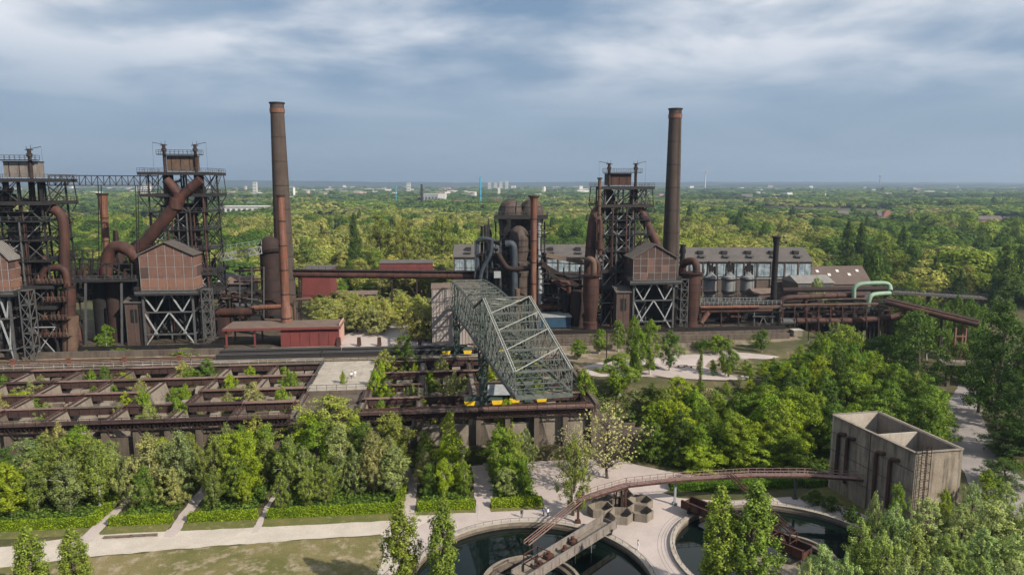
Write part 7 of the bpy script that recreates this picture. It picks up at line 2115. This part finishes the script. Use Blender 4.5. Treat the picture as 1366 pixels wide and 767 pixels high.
def far_proto(name, seed, n, rad, h, size, nb=34):
    rng = np.random.default_rng(seed)
    cs = rng.normal(size=(nb, 3)); cs /= np.linalg.norm(cs, axis=1, keepdims=True); cs[:, 2] = np.where(cs[:, 2] < -.35, -cs[:, 2], cs[:, 2])
    rb = rng.uniform(.26, .46, nb)
    idx = rng.integers(0, nb, n)
    d = rng.normal(size=(n, 3)); d /= np.linalg.norm(d, axis=1, keepdims=True)
    fl = np.sum(d * cs[idx], axis=1) < -.2; d[fl] *= -1
    p = cs[idx] * (1 - rb[idx])[:, None] + d * rb[idx][:, None] * rng.uniform(.8, 1.05, (n, 1))
    p = p * np.array([rad, rad, h * .46]) + np.array([0, 0, h * .54])
    p[:, 2] = np.maximum(p[:, 2], .0)
    v, q = leaves(p, d * .9 + cs[idx] * .7 + np.array([0, 0, .25]), size, rng)
    me = mesh_np(name, v, q, 'leaf_far')
    return bpy.data.objects.new(name, me)
def gn_forest(name, label, pts, scales, tints, protos):
    coll = bpy.data.collections.new(name + '_kinds')
    for p in protos: coll.objects.link(p)
    me = bpy.data.meshes.new(name)
    n = len(pts)
    me.vertices.add(n)
    me.vertices.foreach_set('co', np.asarray(pts, np.float32).ravel())
    a = me.attributes.new('size', 'FLOAT_VECTOR', 'POINT'); a.data.foreach_set('vector', np.asarray(scales, np.float32).ravel())
    a = me.attributes.new('tint', 'FLOAT_COLOR', 'POINT'); a.data.foreach_set('color', np.concatenate([np.asarray(tints, np.float32), np.ones((n, 1), np.float32)], 1).ravel())
    me.materials.append(MAT['leaf_far'])
    o = bpy.data.objects.new(name, me); COL.objects.link(o)
    ng = bpy.data.node_groups.new(name, 'GeometryNodeTree')
    ng.interface.new_socket('Geometry', in_out='INPUT', socket_type='NodeSocketGeometry')
    ng.interface.new_socket('Geometry', in_out='OUTPUT', socket_type='NodeSocketGeometry')
    gi = ng.nodes.new('NodeGroupInput'); go = ng.nodes.new('NodeGroupOutput')
    ip = ng.nodes.new('GeometryNodeInstanceOnPoints'); ci = ng.nodes.new('GeometryNodeCollectionInfo')
    ci.inputs['Collection'].default_value = coll
    ci.inputs['Separate Children'].default_value = True
    ci.inputs['Reset Children'].default_value = True
    ip.inputs['Pick Instance'].default_value = True
    na = ng.nodes.new('GeometryNodeInputNamedAttribute'); na.data_type = 'FLOAT_VECTOR'; na.inputs['Name'].default_value = 'size'
    rv = ng.nodes.new('FunctionNodeRandomValue'); rv.data_type = 'FLOAT_VECTOR'; rv.inputs[1].default_value = (0, 0, 6.28)
    rv.inputs[0].default_value = (0, 0, 0)
    l = ng.links
    l.new(gi.outputs[0], ip.inputs['Points']); l.new(ci.outputs[0], ip.inputs['Instance'])
    l.new(na.outputs['Attribute'], ip.inputs['Scale']); l.new(rv.outputs[0], ip.inputs['Rotation'])
    l.new(ip.outputs[0], go.inputs[0])
    md = o.modifiers.new('scatter', 'NODES'); md.node_group = ng
    tag(o, label, 'forest', kind='stuff')
    return o
FP = [far_proto('forest_tree_kind', 50 + i, 2300, 5.6, 15, .40) for i in range(5)]
FP2 = [far_proto('distant_tree_kind', 70 + i, 260, 6.4, 15, 1.15, 16) for i in range(4)]
CLEAR = []
def clear(px, py, rx, ry, z=0.0):
    g = G(px, py, z); CLEAR.append((g.x, g.y - 120, rx * 1.15, max(ry, 150)))
for px, py, rx, ry in ((330, 284, 70, 60), (580, 275, 60, 70), (105, 300, 26, 30), (1100, 301, 40, 30), (1200, 294, 70, 50), (1265, 297, 40, 30), (1330, 297, 50, 40), (655, 276, 50, 50), (470, 288, 40, 40), (1045, 292, 40, 25), (445, 297, 30, 30), (1290, 290, 50, 30), (1130, 291, 40, 30), (1250, 300, 60, 40), (1015, 286, 40, 30), (945, 282, 40, 30), (160, 281, 50, 30), (40, 286, 50, 30)):
    clear(px, py, rx, ry)
def band(y0, y1, sp, hs, seed, gap):
    rg = random.Random(seed)
    pts, sc, ti = [], [], []
    y = y0
    while y < y1:
        st = sp * (1 + .0 * y)
        x = -.86 * y - 40
        while x < .86 * y + 40:
            xx, yy = x + rg.uniform(-.48, .48) * st, y + rg.uniform(-.48, .48) * st
            x += st
            if blocked(xx, yy): continue
            if y < 445 and any((xx - a) ** 2 + (yy - b) ** 2 < 36 for a, b in near): continue
            if any(((xx - a) / rx) ** 2 + ((yy - b) / ry) ** 2 < 1 for a, b, rx, ry in CLEAR): continue
            nz = math.sin(xx * .0043 + 2) + math.sin(yy * .0061 + xx * .0021) + math.sin(xx * .013 + yy * .011) * .5 + rg.uniform(-.5, .5)
            if nz < gap: continue
            h = rg.uniform(*hs) / 15.0
            pt = patch(xx, yy, 60 if y < 1000 else 170, 9)
            h *= .62 + .7 * pt[2]
            w = rg.uniform(.6, 1.5) * sp / 7.2
            c = forest_color(xx, yy, rg)
            tall = rg.random() < .02
            if tall: w *= .45; h *= 1.35; c = (.04, .066, .02)
            pts.append((xx, yy, gz(xx, yy) - .3)); sc.append((w, w, h)); ti.append(c)
        y += st * .95
    return pts, sc, ti
gn_forest('forest', 'mixed spring wood spreading behind the works towards the town', *band(334, 900, 12.0, (16, 23), 1, -1.35), FP)
gn_forest('distant_forest', 'distant patchwork of green and yellow-green woods', *band(900, 2300, 18, (14, 19), 2, -1.0), FP2)
gn_forest('distant_forest', 'far woods fading into blue haze towards the horizon', *band(2300, 9400, 44, (15, 24), 3, -.75), FP2)
# ================================================================ far buildings
def far_building(name, label, pxl, pxr, y_base, y_top, depth, wall, roof=None, pitch=0, win=(0, 0), group=None, Y=None, cat='building', z=0.0):
    g = G((pxl + pxr) / 2, y_base, z)
    Y = Y or g.y
    a, b = P(pxl, y_base, Y), P(pxr, y_base, Y)
    w = b.x - a.x; ze = ZP(y_top, Y); z0 = min(0.0, a.z)
    t = thing(name, label, cat, ((a.x + b.x) / 2, Y, z0), group)
    def L(u, v, zz): return Vector((a.x + u, Y + v, zz))
    m = MB(); m.hexa([L(0, 0, z0), L(w, 0, z0), L(w, depth, z0), L(0, depth, z0)], [L(0, 0, ze), L(w, 0, ze), L(w, depth, ze), L(0, depth, ze)])
    wl_ = m.build('wall', wall, t)
    if roof:
        m = MB(); e = .02 * w
        if pitch:
            m.add([L(-e, -e, ze), L(w + e, -e, ze), L(w + e, depth / 2, ze + pitch), L(-e, depth / 2, ze + pitch), L(w + e, depth + e, ze), L(-e, depth + e, ze)], [(0, 1, 2, 3), (3, 2, 4, 5), (0, 3, 5), (1, 4, 2), (0, 5, 4, 1)])
        else:
            m.hexa([L(-e, -e, ze + .01), L(w + e, -e, ze + .01), L(w + e, depth + e, ze + .01), L(-e, depth + e, ze + .01)], [L(-e, -e, ze + .8), L(w + e, -e, ze + .8), L(w + e, depth + e, ze + .8), L(-e, depth + e, ze + .8)])
        m.build('roof', roof, t)
    nx, nz_ = win
    for i in range(nx):
        for j in range(nz_):
            u0, u1 = w * (i + .25) / nx, w * (i + .75) / nx
            zb = max(z0, 0) ; h = ze - zb
            za, zb2 = zb + h * (j + .3) / nz_, zb + h * (j + .75) / nz_
            m = MB(); m.hexa([L(u0, -.25, za), L(u1, -.25, za), L(u1, -.05, za), L(u0, -.05, za)], [L(u0, -.25, zb2), L(u1, -.25, zb2), L(u1, -.05, zb2), L(u0, -.05, zb2)]); m.build('window', 'glass', wl_)
    return t, L, w, ze
far_building('warehouse', 'long low white warehouse in the woods left of the tall left chimney', 294, 352, 286, 276, 50, 'far_white', 'far_white', 0, (8, 1))
far_building('warehouse', 'white factory block with several levels beside the long low warehouse', 322, 344, 281, 271, 30, 'far_white', 'far_grey', 0, (4, 2))
far_building('warehouse', 'grey-white workshop right of the long low warehouse', 346, 366, 285, 277, 40, 'far_grey', 'far_white', 0, (4, 1))
far_building('warehouse', 'pale roofed warehouse seen between the left furnaces above the trees', 86, 122, 304, 295, 30, 'far_white', 'roof_light', 2.5)
far_building('factory_hall', 'big white factory hall far away beside a lattice tower', 562, 584, 274, 259, 50, 'far_grey', 'far_white', 0, (5, 1))
far_building('factory_hall', 'bright white end block of the far factory hall', 584.3, 594, 274, 259, 50, 'far_white', 'far_white', 0)
far_building('factory_hall', 'long blue factory building below the far white hall', 527, 580, 281, 277, 40, 'far_blue', 'far_blue', 0, (10, 1))
far_building('brick_block', 'far brown brick block right of the blue factory', 606, 619, 275, 267, 30, 'far_brick', 'far_roof', 0, (3, 2))
far_building('brick_block', 'far brown brick tower block next to the blue mast', 657, 669, 275, 265, 25, 'far_brick', 'far_roof', 0, (3, 3))
far_building('warehouse', 'small white house-like block beside the tall blue mast', 631, 640, 274, 268, 25, 'far_white', 'far_white', 0, (2, 2))
far_building('warehouse', 'far pale warehouse left in the woods before the blue factory', 448, 474, 281, 278, 40, 'far_white', 'far_white', 0, (5, 1))
for i, (px, py) in enumerate(((434, 270), (449, 270))):
    g = G(px, py); t = thing('storage_tank', 'far round grey storage tank in the woods, one of a pair', 'tank', (g.x, g.y, 0), 'pair of far storage tanks')
    MB().lathe((g.x, g.y, 0), [(14, 0), (14, 13), (9, 17), (.5, 18)], 20).build('shell', 'far_grey', t, smooth=True)
far_building('warehouse', 'far white flat building above the pair of storage tanks', 425, 441, 261.5, 257, 60, 'far_white', 'far_white')
far_building('apartment_block', 'dark-roofed houses in the woods right of the left chimney', 443, 468, 300, 292, 18, 'far_brick', 'far_roof', 5, (6, 2))
# gabled pink school-like building and houses on the right
t, L, w, ze = far_building('gabled_building', 'long pinkish building with two stepped gables among the far trees', 1172, 1222, 297, 288, 14, 'far_pink', 'far_roof', 6, (12, 2))
for u in (.22, .86):
    m = MB(); c = w * u; g = w * .11
    m.add([L(c - g, -1, ze - 8), L(c + g, -1, ze - 8), L(c + g, -1, ze + 2), L(c + g * .4, -1, ze + 8), L(c - g * .4, -1, ze + 8), L(c - g, -1, ze + 2), L(c - g, 6, ze - 8), L(c + g, 6, ze - 8), L(c + g, 6, ze + 2), L(c + g * .4, 6, ze + 8), L(c - g * .4, 6, ze + 8), L(c - g, 6, ze + 2)],
          [(0, 1, 2, 3, 4, 5), (11, 10, 9, 8, 7, 6), (1, 7, 8, 2), (2, 8, 9, 3), (3, 9, 10, 4), (4, 10, 11, 5), (5, 11, 6, 0), (0, 6, 7, 1)]); m.build('gable', 'far_brick', t)
for i, (px, py, wpx, h, wl_, rf) in enumerate(((1085, 303, 10, 6, 'far_white', 'far_roof'), (1093, 303, 9, 6, 'far_white', 'far_roof'), (1101, 303, 9, 6, 'far_white', 'far_roof'), (1248, 300, 14, 6, 'far_white', 'far_roof'), (1262, 305, 20, 7, 'far_grey', 'far_roof'), (1318, 303, 36, 8, 'far_brick', 'far_roof'), (1348, 303, 16, 7, 'far_white', 'far_roof'), (1035, 292, 30, 5, 'far_grey', 'far_roof'), (1300, 290, 18, 5, 'far_white', 'far_roof_red'), (1256, 288, 16, 5, 'far_pink', 'far_roof_red'), (1125, 291, 14, 5, 'far_white', 'far_roof'), (945, 282, 10, 4, 'far_white', 'far_roof_red'), (1012, 285, 12, 4, 'far_brick', 'far_roof'), (620, 309, 16, 6, 'far_brick', 'far_roof_red'), (40, 286, 20, 5, 'far_white', 'far_roof'), (160, 280, 16, 5, 'far_white', 'far_roof_red'), (480, 285, 14, 4, 'far_white', 'far_roof_red'), (745, 268, 12, 4, 'far_white', 'far_roof'))):
    far_building('house', 'small dwelling house with pitched roof among the far treetops', px - wpx / 2, px + wpx / 2, py, py - h * 1.25, 11, wl_, rf, 5, (3, 2), 'houses among the far treetops', cat='house')
# skyline: chimneys, masts, towers
def mast(name, label, px, y_base, y_top, wpx, mat, cat, arms=0):
    g = G(px, y_base); zt = ZP(y_top, g.y); r = wpx / 2 / FPX * g.y
    t = thing(name, label, cat, (g.x, g.y, 0))
    MB().lathe((g.x, g.y, 0), [(r * 1.3, 0), (r, zt * .5), (r * .9, zt)], 12).build('shaft', mat, t, smooth=True)
    for i in range(arms):
        m = MB(); ring(m, (g.x, g.y), r * .5, r * 1.6, zt * (.35 + .2 * i), zt * (.35 + .2 * i) + 1.2, 12); m.build('gallery', 'steel_dark', t)
    return t, g, zt, r
mast('blue_mast', 'tall slim blue chimney far away above the woods', 641, 275, 236, 2.0, 'far_cyan', 'chimney', 1)
mast('blue_mast', 'shorter blue chimney left of the far white hall', 528.5, 273, 247.5, 1.4, 'far_cyan', 'chimney', 1)
mast('lattice_tower', 'far dark rust lattice process tower left of the far white hall', 563, 275, 246, 3.2, 'rust_dark', 'tower', 3)
mast('brick_stub', 'short brown brick stack far off beside the right chimney', 931, 281, 270, 5, 'far_brick', 'chimney')
mast('church_tower', 'white pointed church tower among the far trees', 1100, 268, 258, 2.6, 'far_white', 'tower')
mast('church_tower', 'dark church spire among the far trees right of the tall chimney', 999, 278, 266, 2.4, 'far_roof', 'tower')
mast('lattice_tower', 'small pale far tower just right of the domed hot stoves', 739, 275, 262, 3, 'far_grey', 'tower', 1)
g = Vector((XP(941, 4200, 100), 4200, 0)); zt = ZP(224, 4200)
t = thing('wind_turbine', 'white wind turbine on the horizon right of the tall chimney', 'wind turbine', (g.x, g.y, 0))
hub = 60 + (245 - 228) / FPX * 4200
MB().lathe((g.x, g.y, 0), [(4.2, 0), (2.6, hub)], 12).build('tower', 'far_white', t, smooth=True)
m = MB(); m.beam((g.x, g.y - 7, hub + 1), (g.x, g.y + 6, hub + 1), 4, 4); nc = m.build('nacelle', 'far_white', t)
for k in range(3):
    a = R(20 + 120 * k); d = Vector((math.sin(a), 0, math.cos(a)))
    m = MB(); c = Vector((g.x, g.y - 7.5, hub + 1)); m.tube([c, c + d * 12, c + d * 42], [1.4, 2.0, .4], 6); m.build('blade', 'far_white', t)
g = Vector((XP(1174, 6900, 100), 6900, 0))
t = thing('tv_tower', 'grey television tower on the wooded horizon ridge', 'tower', (g.x, g.y, 0)); zt = ZP(227, 6900)
MB().lathe((g.x, g.y, 0), [(7, 0), (4.5, 120), (4, zt * .75)], 12).build('shaft', 'far_grey', t, smooth=True)
MB().lathe((g.x, g.y, zt * .66), [(4.2, 0), (12, 7), (12, 13), (5, 18)], 16).build('pod', 'far_grey', t, smooth=True)
MB().lathe((g.x, g.y, zt * .75), [(2.4, 0), (1.2, zt * .25)], 8).build('antenna', 'far_white', t)
for i, (px, yt) in enumerate(((653, 243), (661, 244), (668, 242.5), (676, 241.5))):
    far_building('tower_block', 'pale high-rise tower block on the hazy skyline, one of a row', px - 2.2, px + 2.2, 251, yt, 20, 'far_white', None, 0, (3, 6), 'tower blocks on the skyline', Y=5200)
for i, (px, yt, w_) in enumerate(((196, 246, 9), (185, 249, 8), (340, 243, 5), (1228, 258, 6), (1260, 257, 8), (545, 244, 5))):
    far_building('tower_block', 'pale slab-like apartment block rising from far woods', px - w_ / 2, px + w_ / 2, 260 if px < 900 else 263, yt, 16, 'far_white', None, 0, (4, 5), 'apartment slabs in far woods', Y=3300 if px < 900 else 2900)
# hazy town: countless specks of roofs and walls
rg = random.Random(66); m = MB()
for i in range(900):
    Y = rg.uniform(2600, 9000); px = rg.uniform(-120, 860) if rg.random() < .8 else rg.uniform(860, 1500)
    x = (px - PCX) / FPX * Y
    wv, dv, hv = rg.uniform(10, 60) * (Y / 5000 + .3), rg.uniform(10, 40), rg.uniform(12, 26)
    if rg.random() < .06: hv *= 1.8; wv *= .5
    m.box((x, Y, 0), (wv, dv, hv), rg.uniform(-.4, .4))
mm, nt = new_mat('town')
rnd = N(nt, 'ShaderNodeNewGeometry').outputs['Random Per Island']
cc = ramp(nt, rnd, [(0.0, (.55, .54, .52)), (.3, (.3, .17, .13)), (.5, (.7, .68, .65)), (.7, (.2, .18, .18)), (.85, (.45, .4, .36)), (1.0, (.62, .6, .6))])
b = N(nt, 'ShaderNodeBsdfPrincipled', {'Base Color': cc, 'Roughness': .85}); o = N(nt, 'ShaderNodeOutputMaterial'); nt.links.new(b.outputs[0], o.inputs['Surface'])
m.build('distant_town', 'town', origin=(0, 0, 0), label='hazy town of countless tiny houses on the plain', cat='town', kind='stuff')

# ================================================================ benches and people
def bench(p, ang, label, L_=5.0, n=3):
    t = thing('park_bench', label, 'bench', p)
    d = Vector((math.cos(ang), math.sin(ang), 0)); s = Vector((-d.y, d.x, 0)); z = Vector((0, 0, 1))
    for k in range(3):
        MB().beam(p - d * L_ / 2 + s * (.18 * k - .18) + z * .46, p + d * L_ / 2 + s * (.18 * k - .18) + z * .46, .15, .07).build('slat', 'wood', t)
    for i in range(n):
        q = p + d * (L_ * (i / (n - 1) - .5) * .9)
        m = MB(); m.beam(q, q + z * .42, .5, .12); m.build('leg', 'concrete', t)
bench(G(157, 718), YAW, 'long low bench on the verge before the second hedge, left one', 4.5)
bench(G(192, 716), YAW, 'long low bench on the verge before the second hedge, right one', 4.5)
q = G(905, 490, 12); bench(Vector((q.x, q.y, 12.06)), R(8), 'dark bench on the pale upper plaza near the birches', 5)
q = G(922, 491, 12); bench(Vector((q.x, q.y, 12.06)), R(-4), 'second dark bench on the pale upper plaza', 4)
q = G(782, 493, 12); bench(Vector((q.x, q.y, 12.06)), R(2), 'pale low bench slab on the upper plaza before the crane end', 6)

def person(p, face, label, mat, pose=0, arm=0.0):
    me = bpy.data.meshes.new('person')
    z0 = 0.0
    st = .10 + .12 * pose
    V = [(0, 0, .98), (0, .01, 1.2), (0, 0, 1.42), (0, 0, 1.5), (0, -.02, 1.62), (0, -.01, 1.72)]
    E = [(0, 1), (1, 2), (2, 3), (3, 4), (4, 5)]
    Rr = [.16, .15, .17, .06, .10, .075]
    def chain(start, pts, rs):
        k = start
        for q, r in zip(pts, rs):
            V.append(q); Rr.append(r); E.append((k, len(V) - 1)); k = len(V) - 1
    for s in (-1, 1):
        f = s * st
        chain(0, [(s * .10, 0, .90), (s * .11, -f * .5, .50), (s * .11, f * .6 - f * .2, .10), (s * .11, f * .4 - .14, .04)], [.10, .068, .05, .045])
        chain(2, [(s * .19, 0, 1.40), (s * .25, f * .3 + .02, 1.12), (s * .26, f * .5 - .10 - arm, .90 + arm), (s * .26, f * .5 - .14 - arm, .80 + arm), (s * .255, f * .5 - .16 - arm, .73 + arm)], [.065, .05, .04, .042, .02])
        chain(len(V) - 2, [(s * .225, f * .5 - .19 - arm, .77 + arm)], [.016])
    me.from_pydata(V, E, [])
    o = bpy.data.objects.new('person', me)
    COL.objects.link(o)
    md = o.modifiers.new('skin', 'SKIN'); md.use_smooth_shade = True
    sv = me.skin_vertices[0].data
    for i, r in enumerate(Rr):
        sv[i].radius = (r, r * (.75 if i < 3 else 1)); sv[i].use_root = (i == 0)
    sub = o.modifiers.new('sub', 'SUBSURF'); sub.levels = 1; sub.render_levels = 1
    me.materials.append(MAT[mat])
    o.location = p; o.rotation_euler = (0, 0, face)
    tag(o, label, 'person')
    # hair
    h = MB(); h.lathe((0, 0.02, 1.66), [(.105, 0), (.118, .05), (.10, .11), (.05, .15), (.01, .16)], 10)
    hm = bpy.data.meshes.new('hair'); hm.from_pydata(h.v, [], h.f); hm.materials.append(MAT['skin_dark'])
    ho = bpy.data.objects.new('hair', hm); COL.objects.link(ho); ho.parent = o
    return o
cloth_mat('clothes_white', (.72, .70, .68), (.62, .60, .60), (.05, .035, .03))
cloth_mat('clothes_dark', (.03, .035, .05), (.03, .03, .035), (.04, .03, .025))
cloth_mat('clothes_blue', (.12, .2, .4), (.04, .04, .06), (.1, .06, .04))
cloth_mat('clothes_mixed', (.7, .7, .72), (.03, .035, .05), (.04, .03, .025))
cloth_mat('clothes_red', (.35, .06, .05), (.05, .05, .07), (.05, .035, .03))
person(G(851, 733), R(100), 'person in white standing at the tank rim on the plaza', 'clothes_white')
person(G(696, 690), R(20), 'person in dark clothes standing behind the far tank rim', 'clothes_dark')
person(G(725, 689), R(-60), 'person in dark blue jacket beside the weeping birch', 'clothes_blue', .4)
person(G(731, 689), R(60), 'person in a pale top standing next to the one in blue', 'clothes_mixed')
q = G(469, 505, 12); person(Vector((q.x, q.y, 12.03)), R(30), 'person in a pale top walking on the paved platform', 'clothes_mixed', .8)
q = G(474, 503, 12); person(Vector((q.x, q.y, 12.03)), R(40), 'person in white with hands raised on the paved platform', 'clothes_white', .3, .25)
q = G(566, 452, 12); person(Vector((q.x, q.y, 12.07)), R(10), 'person in dark clothes standing in the courtyard', 'clothes_dark')
q = G(1079, 486, 12); person(Vector((q.x, q.y, gz(q.x, q.y))), R(10), 'person in a blue jacket at the edge of the upper yard', 'clothes_blue', .5)
person(G(1258, 548), R(-30), 'person in dark clothes walking up the service road', 'clothes_dark', .8)

# ================================================================ haze over the plain
m = MB(); m.add([(-13000, -70, -6), (13000, -70, -6), (13000, 13500, -6), (-13000, 13500, -6), (-13000, -70, 262), (13000, -70, 262), (13000, 13500, 262), (-13000, 13500, 262)], [(3, 2, 1, 0), (4, 5, 6, 7), (0, 1, 5, 4), (1, 2, 6, 5), (2, 3, 7, 6), (3, 0, 4, 7)])
hm, nt = new_mat('haze')
pv = N(nt, 'ShaderNodeVolumePrincipled', {'Color': (.60, .76, .95, 1), 'Density': HAZE, 'Anisotropy': 0.5})
o = N(nt, 'ShaderNodeOutputMaterial'); nt.links.new(pv.outputs[0], o.inputs['Volume'])
ho = m.build('haze', hm, origin=(0, 0, -6), label='thin blue summer haze over the whole plain', cat='haze', kind='stuff')
